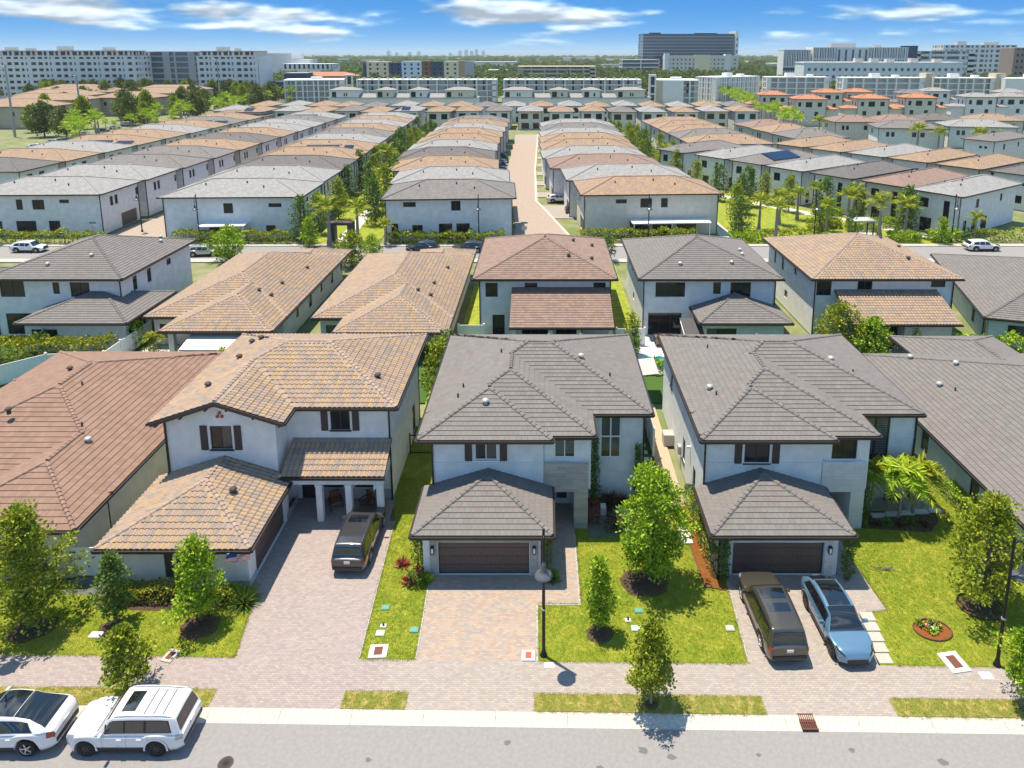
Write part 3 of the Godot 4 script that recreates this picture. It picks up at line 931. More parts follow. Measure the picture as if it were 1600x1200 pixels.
func patch(c: Dictionary, fn: Callable, x0: float, x1: float, s0: float, s1: float, out: float, nx := 8, ns := 5, sides := [1, -1], slant0 := 0.0, slant1 := 0.0) -> Buf:
	var b := Buf.new()
	for sg in sides:
		var rows: Array = []
		for i in nx + 1:
			var row: Array = []
			for j in ns + 1:
				var s := lerpf(s0, s1, float(j) / ns)
				var f := float(j) / ns
				var x := lerpf(x0 + slant0 * f, x1 + slant1 * f, float(i) / nx)
				var p: Vector3 = fn.call(c, x, s)
				var px: Vector3 = fn.call(c, x + 0.004, s) - fn.call(c, x - 0.004, s)
				var pq: Vector3 = fn.call(c, x, minf(s + 0.02, 1)) - fn.call(c, x, maxf(s - 0.02, 0))
				var nn := pq.cross(px).normalized()
				if nn.dot(p - Vector3(p.x, c.H * 0.35, 0)) < 0: nn = -nn
				p += nn * out
				row.append(Vector3(p.x, p.y, p.z * sg))
			rows.append(row)
		b.grid(rows, sg > 0)
	return b

func make_car(called: String, label: String, c: Dictionary, at: Vector3, turn: float, category := "car") -> Node3D:
	var o := thing(called, label, category, at, turn)
	var body := Buf.new()
	var xs: Array = []
	for i in 61: xs.append(i / 60.0)
	for sg in [1, -1]:
		var rows: Array = []
		for x in xs:
			var row: Array = []
			for j in 21: row.append(body_point(c, x, j / 20.0) * Vector3(1, 1, sg))
			var last: Vector3 = row[-1]
			row.append(last * Vector3(1, 1, 0.72)); row.append(last * Vector3(1, 1, 0))
			rows.append(row)
		body.grid(rows, sg > 0)
	for e in [0.0, 1.0]:       # closed ends
		var ring: Array = []
		for j in 21: ring.append(body_point(c, e, j / 20.0))
		for j in range(20, -1, -1): ring.append(body_point(c, e, j / 20.0) * Vector3(1, 1, -1))
		var mid := Vector3((0.5 - e) * c.L, (ring[0].y + ring[20].y) / 2, 0)
		for j in ring.size() - 1:
			if e == 0.0: body.poly([mid, ring[j], ring[j + 1]], Vector3(1, 0, 0))
			else: body.poly([mid, ring[j + 1], ring[j]], Vector3(-1, 0, 0))
	part("body", body.mesh(), M[c.paint], o)
	var cab := Buf.new()
	for sg in [1, -1]:
		var rows: Array = []
		for i in 41:
			var row: Array = []
			var x: float = lerpf(c.cab[0], c.cab[1], i / 40.0)
			for j in 17: row.append(cabin_point(c, x, j / 16.0) * Vector3(1, 1, sg))
			rows.append(row)
		cab.grid(rows, sg > 0)
	part("cabin", cab.mesh(), M[c.paint], o)
	var g: Dictionary = c.glass
	part("windscreen", patch(c, cabin_point, g.ws[0], g.ws[1], 0.0, 0.52, 0.008).mesh(), M.car_glass, o)
	part("rear_window", patch(c, cabin_point, g.rw[0], g.rw[1], 0.0, 0.50, 0.008).mesh(), M.car_glass, o)
	for sg in [1, -1]:
		for q in g.side:
			part("side_window", patch(c, cabin_point, q[0], q[1], 0.67, 0.93, 0.007, 6, 4, [sg], q[2], q[3]).mesh(), M.car_glass, o)
		if g.has("quarter"): part("pillar_trim", patch(c, cabin_point, g.quarter[0], g.quarter[1], 0.655, 0.945, 0.004, 8, 4, [sg], g.quarter[2], g.quarter[3]).mesh(), M.car_trim, o)
	for q in g.get("roof", []): part("roof_glass", patch(c, cabin_point, q[0], q[1], 0.0, q[2], 0.006).mesh(), M.car_glass, o)
	if c.get("rails", false):
		for sg in [1, -1]:
			var b := Buf.new()
			for i in 8:
				var xa := lerpf(c.rail[0], c.rail[1], i / 8.0); var xb := lerpf(c.rail[0], c.rail[1], (i + 1) / 8.0)
				var la := 0.055 * sin(PI * clampf(i / 8.0 * 1.0, 0.04, 0.96)) ** 0.3; var lb := 0.055 * sin(PI * clampf((i + 1) / 8.0, 0.04, 0.96)) ** 0.3
				b.tube((cabin_point(c, xa, 0.5) + Vector3.UP * la) * Vector3(1, 1, sg), (cabin_point(c, xb, 0.5) + Vector3.UP * lb) * Vector3(1, 1, sg), 0.022, 0.022, 6)
			part("roof_rail", b.mesh(), M[c.get("rail_mat", "chrome")], o)
	# lower trim, arches, wheels
	for sg in [1, -1]: part("sill_trim", patch(c, body_point, c.axles[0] + c.arch / c.L + 0.005, c.axles[1] - c.arch / c.L - 0.005, 0.86, 1.0, 0.012, 6, 3, [sg]).mesh(), M.car_trim, o)
	for ax in c.axles:
		for sg in [1, -1]:
			var wx: float = (0.5 - ax) * c.L
			var wz: float = (pick(c.wide, ax) * c.W / 2 - 0.125) * sg
			if c.get("clad", true):
				var ar := Buf.new()
				for i in 14:
					var a := PI * i / 14.0 - 0.12; var b := PI * (i + 1) / 14.0 - 0.12 + (0.24 if i == 13 else 0.0)
					var z0: float = wz + 0.135 * sg
					var q := [Vector3(wx + cos(a) * c.arch * 0.97, c.wheel + sin(a) * c.arch * 0.97, z0), Vector3(wx + cos(a) * (c.arch + 0.055), c.wheel + sin(a) * (c.arch + 0.055), z0 - 0.012 * sg), Vector3(wx + cos(b) * (c.arch + 0.055), c.wheel + sin(b) * (c.arch + 0.055), z0 - 0.012 * sg), Vector3(wx + cos(b) * c.arch * 0.97, c.wheel + sin(b) * c.arch * 0.97, z0)]
					if sg < 0: q.reverse()
					ar.poly(q)
				part("arch_trim", ar.mesh(), M[c.get("arch_mat", "car_trim")], o)
			var ty := Buf.new()
			var xf := Basis(Vector3.RIGHT, PI / 2 * sg)
			var r: float = c.wheel
			ty.lathe([Vector2(r * 0.68, -0.115), Vector2(r * 0.93, -0.11), Vector2(r, -0.07), Vector2(r, 0.07), Vector2(r * 0.93, 0.11), Vector2(r * 0.68, 0.115)], 22, Vector3(wx, r, wz), xf)
			var wheel := part("wheel", ty.mesh(), M.rubber, o)
			var rim := Buf.new()
			rim.lathe([Vector2(r * 0.7, 0.112), Vector2(r * 0.64, 0.105), Vector2(r * 0.62, 0.04)], 22, Vector3(wx, r, wz), Basis(Vector3.RIGHT, PI / 2 * sg))
			for k in c.get("spokes", 6):
				var an: float = TAU * k / c.get("spokes", 6)
				rim.box(Vector3(r * 0.35, 0, 0), Vector3(r * 0.62, 0.05, 0.03), Transform3D(Basis(Vector3(0, 0, 1), an), Vector3(wx, r, wz + 0.09 * sg)))
			rim.tube(Vector3(wx, r, wz + 0.06 * sg), Vector3(wx, r, wz + 0.112 * sg), 0.06, 0.05, 10)
			part("rim", rim.mesh(), M[c.get("rim_mat", "alloy")], wheel)
			var disc := Buf.new()
			disc.tube(Vector3(wx, r, wz - 0.05 * sg), Vector3(wx, r, wz + 0.03 * sg), r * 0.66, r * 0.66, 20)
			part("brake_disc", disc.mesh(), M.car_trim, wheel)
	# lamps, grille, bumpers, plate, mirrors, handles
	for sg in [1, -1]:
		part("headlight", patch(c, body_point, c.head[0], c.head[1], c.head[2], c.head[3], 0.01, 5, 3, [sg]).mesh(), M[c.get("head_mat", "lamp_clear")], o)
		part("tail_light", patch(c, body_point, c.tail[0], c.tail[1], c.tail[2], c.tail[3], 0.012, 5, 3, [sg]).mesh(), M[c.get("tail_mat", "tail_red")], o)
		var mi := Buf.new()
		var mp := cabin_point(c, c.mirror, 0.97)
		mi.chamfer(Vector3(mp.x, mp.y + 0.13, (mp.z + 0.16) * sg), Vector3(0.11, 0.17, 0.22), 0.04)
		mi.box(Vector3(mp.x, mp.y + 0.04, (mp.z + 0.05) * sg), Vector3(0.06, 0.05, 0.14))
		part("door_mirror", mi.mesh(), M[c.get("mirror_mat", c.paint)], o)
		for hx in c.get("handles", [0.47, 0.64]):
			var hp := body_point(c, hx, 0.635)
			var hb := Buf.new()
			hb.box(hp * Vector3(1, 1, sg) + Vector3(0, 0, 0.012 * sg), Vector3(0.2, 0.03, 0.035))
			part("door_handle", hb.mesh(), M[c.get("handle_mat", c.paint)], o)
		for sx in c.get("seams", [0.325, 0.525, 0.71]):     # door gaps
			part("door_gap", patch(c, body_point, sx, sx + 0.002, 0.5, 0.86, 0.002, 1, 8, [sg]).mesh(), M.car_trim, o)
	var gl := Buf.new()
	var gy: Array = c.grille
	var fw: float = pick(c.wide, 0.0) * c.W / 2
	gl.box(Vector3(c.L / 2 + 0.004, (gy[0] + gy[1]) / 2, 0), Vector3(0.03, gy[1] - gy[0], fw * gy[2] * 2))
	part("grille", gl.mesh(), M[c.get("grille_mat", "car_trim")], o)
	var rb := Buf.new()
	var rw: float = pick(c.wide, 1.0) * c.W
	rb.box(Vector3(-c.L / 2 - 0.002, c.rearb[0], 0), Vector3(0.05, c.rearb[1], rw * 0.94))
	part("rear_bumper", rb.mesh(), M[c.get("bumper_mat", "car_trim")], o)
	var pl := Buf.new()
	pl.box(Vector3(-c.L / 2 - 0.02, c.rearb[2], 0), Vector3(0.02, 0.14, 0.31))
	part("number_plate", pl.mesh(), M.plate_white, o)
	for w in c.get("roof_lines", []):
		part("roof_groove", patch(c, cabin_point, w, w + 0.009, 0.0, 0.4375, 0.009, 1, 14).mesh(), M.car_trim, o)
	return o

func suv(paint: String, l: float, w: float, h: float, kind: String) -> Dictionary:
	var c := {"paint": paint, "L": l, "W": w, "H": h, "arch": 0.445, "wheel": 0.365}
	c.wide = [[0.0, 0.80], [0.03, 0.90], [0.1, 0.98], [0.2, 1.0], [0.8, 1.0], [0.93, 0.97], [0.985, 0.90], [1.0, 0.85]]
	c.foot = [[0.0, 0.22], [0.05, 0.15], [0.15, 0.14], [0.85, 0.14], [0.95, 0.17], [1.0, 0.22]]
	c.axles = [0.175, 0.775]
	c.head = [0.012, 0.085, 0.46, 0.60]
	c.tail = [0.945, 0.999, 0.50, 0.70]
	c.grille = [0.45, 0.85, 0.62]
	c.rearb = [0.52, 0.16, 0.86]
	c.mirror = 0.335
	if kind == "boxy":
		c.top = [[0.0, 0.50], [0.02, 0.545], [0.1, 0.575], [0.26, 0.60], [0.32, 0.605], [0.9, 0.615], [0.985, 0.60], [1.0, 0.565]]
		c.roof = [[0.255, 0.48], [0.272, 0.63], [0.385, 0.955], [0.43, 0.985], [0.55, 1.0], [0.8, 0.99], [0.91, 0.965], [0.935, 0.93], [0.985, 0.60], [0.99, 0.56]]
		c.roofw = [[0.3, 0.76], [0.45, 0.79], [0.9, 0.76], [1.0, 0.74]]
		c.cab = [0.255, 0.99]
		c.glass = {"ws": [0.272, 0.385], "rw": [0.942, 0.978], "side": [[0.36, 0.50, 0.0, -0.075], [0.525, 0.68, 0.0, 0.0], [0.70, 0.875, 0.0, 0.03]], "quarter": [0.35, 0.89, 0.0, 0.0]}
		c.glass.quarter = [0.345, 0.885, -0.0, 0.03]
		c.glass.side[0] = [0.385, 0.51, -0.055, 0.0]
	else:
		c.top = [[0.0, 0.42], [0.02, 0.49], [0.1, 0.545], [0.24, 0.585], [0.32, 0.60], [0.85, 0.625], [0.97, 0.62], [1.0, 0.57]]
		c.roof = [[0.225, 0.46], [0.247, 0.61], [0.375, 0.945], [0.43, 0.985], [0.52, 1.0], [0.7, 0.985], [0.84, 0.94], [0.875, 0.905], [0.965, 0.63], [0.975, 0.58]]
		c.roofw = [[0.3, 0.72], [0.45, 0.76], [0.9, 0.70], [1.0, 0.68]]
		c.cab = [0.225, 0.975]
		c.glass = {"ws": [0.25, 0.375], "rw": [0.885, 0.955], "side": [[0.375, 0.50, -0.06, 0.0], [0.515, 0.665, 0.0, 0.0], [0.68, 0.82, 0.0, 0.04]], "quarter": [0.345, 0.83, -0.0, 0.04]}
	return c

func far_car(called: String, label: String, paint: String, at: Vector3, turn: float, group := "") -> Node3D:
	var c := suv(paint, 4.6, 1.85, 1.55, "sleek")
	c.glass.erase("quarter")
	var o := make_car(called, label, c, at, turn)
	if group: o.set_meta("group", group)
	return o

# ------------------------------------------------------------------ the scene
func _ready() -> void:
	# camera: a shift lens that looks down the rows of houses
	var cam := Camera3D.new()
	cam.name = "camera"
	add_child(cam)
	cam.position = EYE
	cam.rotation.x = -deg_to_rad(10.92)
	cam.projection = Camera3D.PROJECTION_FRUSTUM
	cam.near = 0.5
	cam.far = 12000.0
	cam.size = 1200.0 / 1100.0 * cam.near
	cam.frustum_offset = Vector2(-50.0, -304.0) / 1100.0 * cam.near
	cam.current = true
	# sky, air, exposure
	var we := WorldEnvironment.new()
	we.name = "world_environment"
	var e := Environment.new()
	e.background_mode = Environment.BG_SKY
	var sky := Sky.new()
	var pano := PanoramaSkyMaterial.new()
	pano.panorama = sky_picture()
	pano.energy_multiplier = 1.0
	sky.sky_material = pano
	e.sky = sky
	e.tonemap_mode = Environment.TONE_MAPPER_LINEAR
	e.tonemap_exposure = 3.05
	e.fog_enabled = true; e.fog_density = 0.00008; e.fog_light_color = Color(0.85, 0.90, 0.95)
	e.sdfgi_enabled = true; e.ssao_enabled = true; e.ssil_enabled = true
	we.environment = e
	add_child(we)
	# the sun, high and a little behind the left shoulder of the houses
	var sun := DirectionalLight3D.new()
	sun.name = "sun"
	sun.light_color = Color(1.0, 0.945, 0.85)
	sun.light_energy = 0.82
	sun.light_angular_distance = 0.5
	sun.shadow_enabled = true
	add_child(sun)
	sun.basis = Basis.looking_at(Vector3(0.22, -1.0, 0.16).normalized(), Vector3(0, 0, 1))

	materials()
	lay_ground()
	front_houses()
	back_houses()
	cars()
	gardens()
	street_things()
	far_rows()
	far_town()

func sky_picture() -> ImageTexture:
	var w := 4096
	var h := 2048
	var f := FastNoiseLite.new()
	f.noise_type = FastNoiseLite.TYPE_SIMPLEX_SMOOTH; f.seed = 11; f.frequency = 0.035; f.fractal_octaves = 5; f.fractal_gain = 0.55
	var low := 160                     # rows above the horizon drawn finely (14 degrees)
	var data := PackedByteArray()
	data.resize(w * low * 3)
	var lw := 1024
	for pass_ in 2:
		var pw := w if pass_ == 0 else lw
		var ph := low if pass_ == 0 else 256
		var buf := PackedByteArray()
		buf.resize(pw * ph * 3)
		var i := 0
		for y in ph:
			var el: float = (low - y - 0.5) * 180.0 / h if pass_ == 0 else 90.0 - (y + 0.5) * 180.0 / 512.0
			var s := 1.0 - exp(-maxf(el - 0.2, 0.0) / 2.2)
			var s2 := 1.0 - exp(-el / 30.0)
			var base := Color(0.43, 0.53, 0.60).lerp(Color(0.12, 0.34, 0.56), s).lerp(Color(0.29, 0.41, 0.54), s2)
			var squash := 17.0 * el / (1.0 + el * 0.12)
			for x in pw:
				var az := TAU * x / pw
				var n := f.get_noise_3d(cos(az) * 100.0, squash * 1.05, sin(az) * 100.0) + 0.15 * f.get_noise_3d(cos(az) * 640.0, squash * 9.0 + 90.0, sin(az) * 640.0)
				var under := f.get_noise_3d(cos(az) * 100.0, squash * 1.05 + 4.0, sin(az) * 100.0)
				var band := 0.46 * exp(-pow((el - 2.9) / 0.8, 2)) + 0.26 * (1.0 - exp(-el / 14.0)) - 0.16
				var d := clampf((n + band) * 2.3, 0.0, 1.0)
				d = d * d * (3 - 2 * d) * clampf((el - 0.4) / 1.0, 0.0, 1.0)
				var shade := clampf(0.80 + (n - under) * 0.8, 0.66, 1.0)
				var c := base.lerp(Color(0.66, 0.69, 0.72) * shade, d * 0.9)
				buf[i] = int(clampf(c.r, 0, 1) * 255); buf[i + 1] = int(clampf(c.g, 0, 1) * 255); buf[i + 2] = int(clampf(c.b, 0, 1) * 255)
				i += 3
		if pass_ == 0: data = buf
		else:
			var up := Image.create_from_data(lw, 256, false, Image.FORMAT_RGB8, buf)
			up.resize(w, 1024, Image.INTERPOLATE_BILINEAR)
			var im := Image.create(w, h, false, Image.FORMAT_RGB8)
			im.fill(Color(0.42, 0.5, 0.52))
			im.blit_rect(up, Rect2i(0, 0, w, 1024), Vector2i.ZERO)
			im.blit_rect(Image.create_from_data(w, low, false, Image.FORMAT_RGB8, data), Rect2i(0, 0, w, low), Vector2i(0, 1024 - low))
			return ImageTexture.create_from_image(im)
	return null

# ------------------------------------------------------------------ ground, street, drives
func zs(x: float, z: float) -> float:      # the street runs a degree off the house fronts
	return z + 0.015 * x

func sheet(called: String, pts: Array, y: float, m: Material, thick := 0.06, parent: Node = self) -> MeshInstance3D:
	var b := Buf.new()
	var pg := PackedVector2Array()
	for p in pts: pg.append(p)
	if called in ["lawn", "grass_verge"]: lawn_polys.append([pg.duplicate(), y, called])
	if area(pg) > 0: pg.reverse()           # counter-clockwise seen from above (z points to the viewer)
	var tri := Geometry2D.triangulate_polygon(pg)
	for i in range(0, tri.size(), 3):
		var t: Array = []
		for j in 3: t.append(Vector3(pg[tri[i + j]].x, y, pg[tri[i + j]].y))
		if (t[1] - t[0]).cross(t[2] - t[0]).y < 0: t.reverse()
		b.poly(t, Vector3.UP)
	for i in pg.size():
		var a := Vector3(pg[i].x, y, pg[i].y)
		var c := Vector3(pg[(i + 1) % pg.size()].x, y, pg[(i + 1) % pg.size()].y)
		b.quad(a - Vector3.UP * thick, c - Vector3.UP * thick, c, a)
	return setting(called, b, m, parent)

var lawn_polys: Array = []

func rect(x0: float, x1: float, z0: float, z1: float) -> Array:
	return [Vector2(x0, z0), Vector2(x1, z0), Vector2(x1, z1), Vector2(x0, z1)]

func srect(x0: float, x1: float, z0: float, z1: float) -> Array:    # the same along the street
	return [Vector2(x0, zs(x0, z0)), Vector2(x1, zs(x1, z0)), Vector2(x1, zs(x1, z1)), Vector2(x0, zs(x0, z1))]

func lay_ground() -> void:
	var g := Buf.new()
	g.quad(Vector3(-6000, -0.12, 300), Vector3(6000, -0.12, 300), Vector3(6000, -0.12, -9000), Vector3(-6000, -0.12, -9000))
	setting("ground", g, M.earth)
	sheet("street", srect(-140, 140, -12.0, -24.56), -0.085, M.asphalt, 0.03)
	# kerb: rolled concrete slabs
	var kerb := Node3D.new()
	kerb.name = "kerb"
	add_child(kerb, true)
	kerb.set_meta("kind", "structure")
	var x := -60.0
	var k := 0
	while x < 60.0:
		var w := 3.05
		if not (x < 11.1 and x + w > 11.1):
			pass
		var b := Buf.new()
		var c := [[-24.56, -0.082], [-24.80, -0.075], [-25.0, -0.01], [-25.18, 0.022]]
		for i in 3:
			b.quad(Vector3(x, c[i][1], zs(x, c[i][0])), Vector3(x + w - 0.012, c[i][1], zs(x + w, c[i][0])), Vector3(x + w - 0.012, c[i + 1][1], zs(x + w, c[i + 1][0])), Vector3(x, c[i + 1][1], zs(x, c[i + 1][0])))
		b.quad(Vector3(x, -0.15, zs(x, -24.56)), Vector3(x + w - 0.012, -0.15, zs(x + w, -24.56)), Vector3(x + w - 0.012, -0.082, zs(x + w, -24.56)), Vector3(x, -0.082, zs(x, -24.56)))
		part("kerb_slab", b.mesh(), M.kerb_concrete, kerb)
		x += w
		k += 1
	# pavement of grey and mauve pavers, drives
	sheet("pavement", srect(-60, -7.2, -25.18, -27.72), 0.02, M.mauve_pavers)
	sheet("pavement", srect(-7.2, 60, -25.18, -27.72), 0.02, M.grey_pavers)
	sheet("driveway", [Vector2(-14.3, zs(-14.3, -27.72)), Vector2(-8.55, zs(-8.55, -27.72)), Vector2(-8.95, -37.6), Vector2(-9.3, -37.7), Vector2(-9.3, -39.9), Vector2(-15.6, -39.9), Vector2(-15.6, -31.9), Vector2(-14.9, -31.9)], 0.016, M.mauve_pavers)
	sheet("driveway", [Vector2(-5.9, zs(-5.9, -27.72)), Vector2(-0.30, zs(-0.3, -27.72)), Vector2(-0.34, -31.1), Vector2(1.83, -31.1), Vector2(1.78, -39.3), Vector2(0.0, -39.3), Vector2(-0.05, -33.2), Vector2(-6.1, -33.3)], 0.016, M.tan_pavers)
	sheet("driveway", [Vector2(9.42, zs(9.42, -27.72)), Vector2(15.3, zs(15.3, -27.72)), Vector2(15.75, -30.6), Vector2(17.25, -30.7), Vector2(16.95, -34.8), Vector2(17.9, -39.4), Vector2(16.2, -39.4), Vector2(15.8, -33.2), Vector2(9.75, -33.2)], 0.016, M.grey_pavers)
	# pale border strips of two drives
	for q in [[Vector2(-8.55, -27.9), Vector2(-8.95, -37.6), 0.06], [Vector2(1.83, -31.06), Vector2(1.78, -36.5), 0.09], [Vector2(-0.30, -27.75), Vector2(-0.34, -31.1), 0.08], [Vector2(-0.34, -31.1), Vector2(1.83, -31.1), 0.08], [Vector2(9.40, -27.6), Vector2(9.72, -32.9), 0.08], [Vector2(-5.92, -27.85), Vector2(-6.12, -33.2), 0.08]]:
		var d: Vector2 = (q[1] - q[0]).normalized()
		var s = Vector2(-d.y, d.x) * q[2] / 2
		sheet("drive_edging", [q[0] - s, q[1] - s, q[1] + s, q[0] + s], 0.032, M.concrete, 0.05)
	# lawns
	for r in [[-60, -14.4], [-8.72, -5.95], [-0.42, 9.43], [14.95, 60]]:
		sheet("grass_verge", srect(r[0], r[1], -25.20, -26.02), 0.045, M.dry_lawn, 0.05)
	sheet("lawn", [Vector2(-60, zs(-60, -27.72)), Vector2(-14.3, zs(-14.3, -27.72)), Vector2(-14.9, -31.9), Vector2(-14.9, -32.6), Vector2(-60, -32.6)], 0.012, M.lawn)
	sheet("lawn", [Vector2(-8.5, zs(-8.5, -27.72)), Vector2(-5.97, zs(-5.97, -27.72)), Vector2(-6.17, -33.2), Vector2(-6.4, -37), Vector2(-6.4, -56), Vector2(-9.5, -56), Vector2(-9.5, -39.8), Vector2(-8.9, -37.6)], 0.012, M.lawn)
	sheet("lawn", [Vector2(-0.25, zs(-0.25, -27.72)), Vector2(9.36, zs(9.36, -27.72)), Vector2(9.68, -32.9), Vector2(8.8, -40.0), Vector2(7.0, -41.0), Vector2(6.2, -40.0), Vector2(1.83, -39.4), Vector2(1.88, -31.14), Vector2(-0.3, -31.14)], 0.012, M.lawn)
	sheet("lawn", [Vector2(16.0, zs(16.0, -27.72)), Vector2(60, zs(60, -27.72)), Vector2(60, -33), Vector2(26.2, -33), Vector2(25.0, -42), Vector2(22.7, -42.0), Vector2(22.7, -39.0), Vector2(17.95, -39.4), Vector2(17.0, -34.8), Vector2(17.3, -30.7), Vector2(15.85, -30.6), Vector2(15.4, -27.5)], 0.012, M.lawn)
	# side yards and back gardens
	sheet("side_turf", rect(6.25, 7.55, -40.4, -50.0), 0.018, M.turf)
	sheet("gravel_path", [Vector2(7.62, -38.7), Vector2(8.75, -38.8), Vector2(8.78, -52), Vector2(7.62, -52)], 0.02, M.gravel)
	sheet("side_turf", rect(22.8, 25.0, -42.0, -56.0), 0.018, M.turf)
	sheet("back_garden", rect(-24.5, 25.0, -52.2, -66.2), 0.0, M.turf)
	sheet("back_garden", rect(-56, -24.6, -52.2, -66.2), 0.002, M.turf)
	sheet("back_garden", rect(25.1, 60, -55, -66.2), 0.002, M.turf)
	sheet("side_lawn", rect(-8.4, -6.4, -59, -91.0), 0.016, M.lawn)
	sheet("side_lawn", rect(6.9, 9.4, -63.5, -91.0), 0.016, M.lawn)
	sheet("patio", rect(8.2, 14.6, -57.2, -66.2), 0.02, M.white_concrete)
	sheet("patio", rect(27.5, 38.5, -58.5, -66.0), 0.02, M.concrete)
	sheet("patio", rect(-38.0, -31.5, -58.0, -63.5), 0.02, M.white_concrete)
	# the middle street and its pavements
	sheet("middle_street", rect(-160, 160, -92.6, -99.0), -0.07, M.asphalt, 0.03)
	sheet("middle_pavement", rect(-160, 160, -91.0, -92.6), 0.02, M.concrete)
	sheet("middle_pavement", rect(-160, 160, -99.0, -100.2), 0.02, M.concrete)
	var road := [Vector2(-4.3, -99.0), Vector2(5.2, -99.0), Vector2(3.4, -106), Vector2(0.4, -121), Vector2(-1.7, -131), Vector2(-2.4, -170), Vector2(-2.3, -243), Vector2(-9.8, -243), Vector2(-8.9, -170), Vector2(-6.6, -140), Vector2(-4.7, -112)]
	sheet("lane", road, 0.0, M.tan_pavers, 0.05)
	sheet("lane", [Vector2(-66.8, -100.2), Vector2(-57.6, -100.2), Vector2(-60.0, -240), Vector2(-68.0, -240)], 0.0, M.tan_pavers, 0.05)
	var edge: Array = [Vector2(5.2, -99.0), Vector2(3.4, -106), Vector2(0.4, -121), Vector2(-1.7, -131), Vector2(-2.4, -170), Vector2(-2.3, -243)]
	for i in edge.size() - 1:
		sheet("lane_kerb", [edge[i], edge[i] + Vector2(0.5, 0), edge[i + 1] + Vector2(0.4, 0), edge[i + 1]], 0.06, M.kerb_concrete, 0.1)
	for i in 9:      # drives between the lane and the garages on its right
		sheet("side_drive", [Vector2(-1.6 + 0.0 * i, -134.5 - i * 12.6), Vector2(4.5, -134.5 - i * 12.6), Vector2(4.5, -139.5 - i * 12.6), Vector2(-1.8, -139.5 - i * 12.6)], 0.012, M.grey_pavers)
	sheet("side_drive", [Vector2(1.5, -116.5), Vector2(8.0, -116.5), Vector2(6.0, -127.0), Vector2(-0.9, -127.0)], 0.012, M.grey_pavers)
	R.seed = 17
	for q in [[4.0, -23.6, 0.22], [5.1, -23.3, 0.16], [-1.5, -23.9, 0.14], [8.6, -23.4, 0.10], [2.2, -22.9, 0.12], [12.4, -23.6, 0.13], [-7.0, -23.2, 0.12], [15.8, -23.1, 0.18]]:
		var pts: Array = []
		for i in 10: pts.append(Vector2(q[0] + cos(TAU * i / 10) * q[2] * R.randf_range(0.6, 1.5), q[1] + sin(TAU * i / 10) * q[2] * R.randf_range(0.5, 1.0)))
		sheet("oil_stain", pts, -0.080, M.asphalt_stain, 0.004)
	sheet("green_strip", [Vector2(-34.5, -100.2), Vector2(-24.4, -100.2), Vector2(-32.5, -236), Vector2(-43, -236)], 0.006, M.lawn)
	sheet("park_lawn", [Vector2(27, -100.2), Vector2(62, -100.2), Vector2(30, -152), Vector2(17, -236), Vector2(12, -236)], 0.006, M.lawn)
	sheet("garden_path", [Vector2(-31.0, -100.2), Vector2(-28.8, -100.2), Vector2(-31.0, -130), Vector2(-32.4, -130)], 0.02, M.white_concrete)
	sheet("park_path", [Vector2(58.5, -103.5), Vector2(60.5, -104.5), Vector2(44, -125), Vector2(31, -143), Vector2(29.5, -142), Vector2(43, -122.5)], 0.02, M.white_concrete)
	sheet("park_path", [Vector2(27.0, -100.2), Vector2(29.2, -100.2), Vector2(28.5, -128), Vector2(27, -128)], 0.022, M.white_concrete)
	sheet("park_path", [Vector2(46, -100.2), Vector2(48.5, -100.2), Vector2(53, -109.5), Vector2(51.5, -111.5)], 0.024, M.white_concrete)

# ------------------------------------------------------------------ roof styles
func style(k: String) -> Dictionary:
	return {
		"grey": {"name": "grey_tile", "kind": "flat", "w": 0.33, "e": 0.345, "cap": Color(0.190, 0.177, 0.172), "tones": [Color(0.186, 0.173, 0.168), Color(0.194, 0.180, 0.175), Color(0.178, 0.166, 0.161), Color(0.190, 0.175, 0.169), Color(0.198, 0.185, 0.180)]},
		"brown": {"name": "brown_tile", "kind": "flat", "w": 0.33, "e": 0.40, "cap": Color(0.285, 0.184, 0.143), "tones": [Color(0.262, 0.161, 0.120), Color(0.276, 0.170, 0.129), Color(0.248, 0.152, 0.112), Color(0.285, 0.179, 0.136)]},
		"pink": {"name": "pink_brown_tile", "kind": "flat", "w": 0.33, "e": 0.345, "cap": Color(0.274, 0.196, 0.162), "tones": [Color(0.260, 0.181, 0.147), Color(0.284, 0.201, 0.167), Color(0.240, 0.176, 0.152), Color(0.294, 0.196, 0.147), Color(0.245, 0.162, 0.132)]},
		"tan": {"name": "tan_tile", "kind": "wave", "w": 0.30, "e": 0.38, "cap": Color(0.385, 0.292, 0.242), "tones": [Color(0.369, 0.275, 0.215), Color(0.402, 0.288, 0.193), Color(0.330, 0.259, 0.215), Color(0.391, 0.284, 0.215), Color(0.303, 0.248, 0.215), Color(0.424, 0.295, 0.176)]},
	}[k]

func block_walls(house: Node3D, called: String, x0: float, x1: float, zf: float, zb: float, y0: float, y1: float, m: Material, front: Array = [], right: Array = [], left: Array = []) -> void:
	var b := Buf.new()
	wall(b, Vector3(x0, y0, zf), Vector3(1, 0, 0), x1 - x0, y1 - y0, front)
	wall(b, Vector3(x1, y0, zf), Vector3(0, 0, -1), zf - zb, y1 - y0, right)
	wall(b, Vector3(x1, y0, zb), Vector3(-1, 0, 0), x1 - x0, y1 - y0)
	wall(b, Vector3(x0, y0, zb), Vector3(0, 0, 1), zf - zb, y1 - y0, left)
	part(called, b.mesh(house.position), m, house)

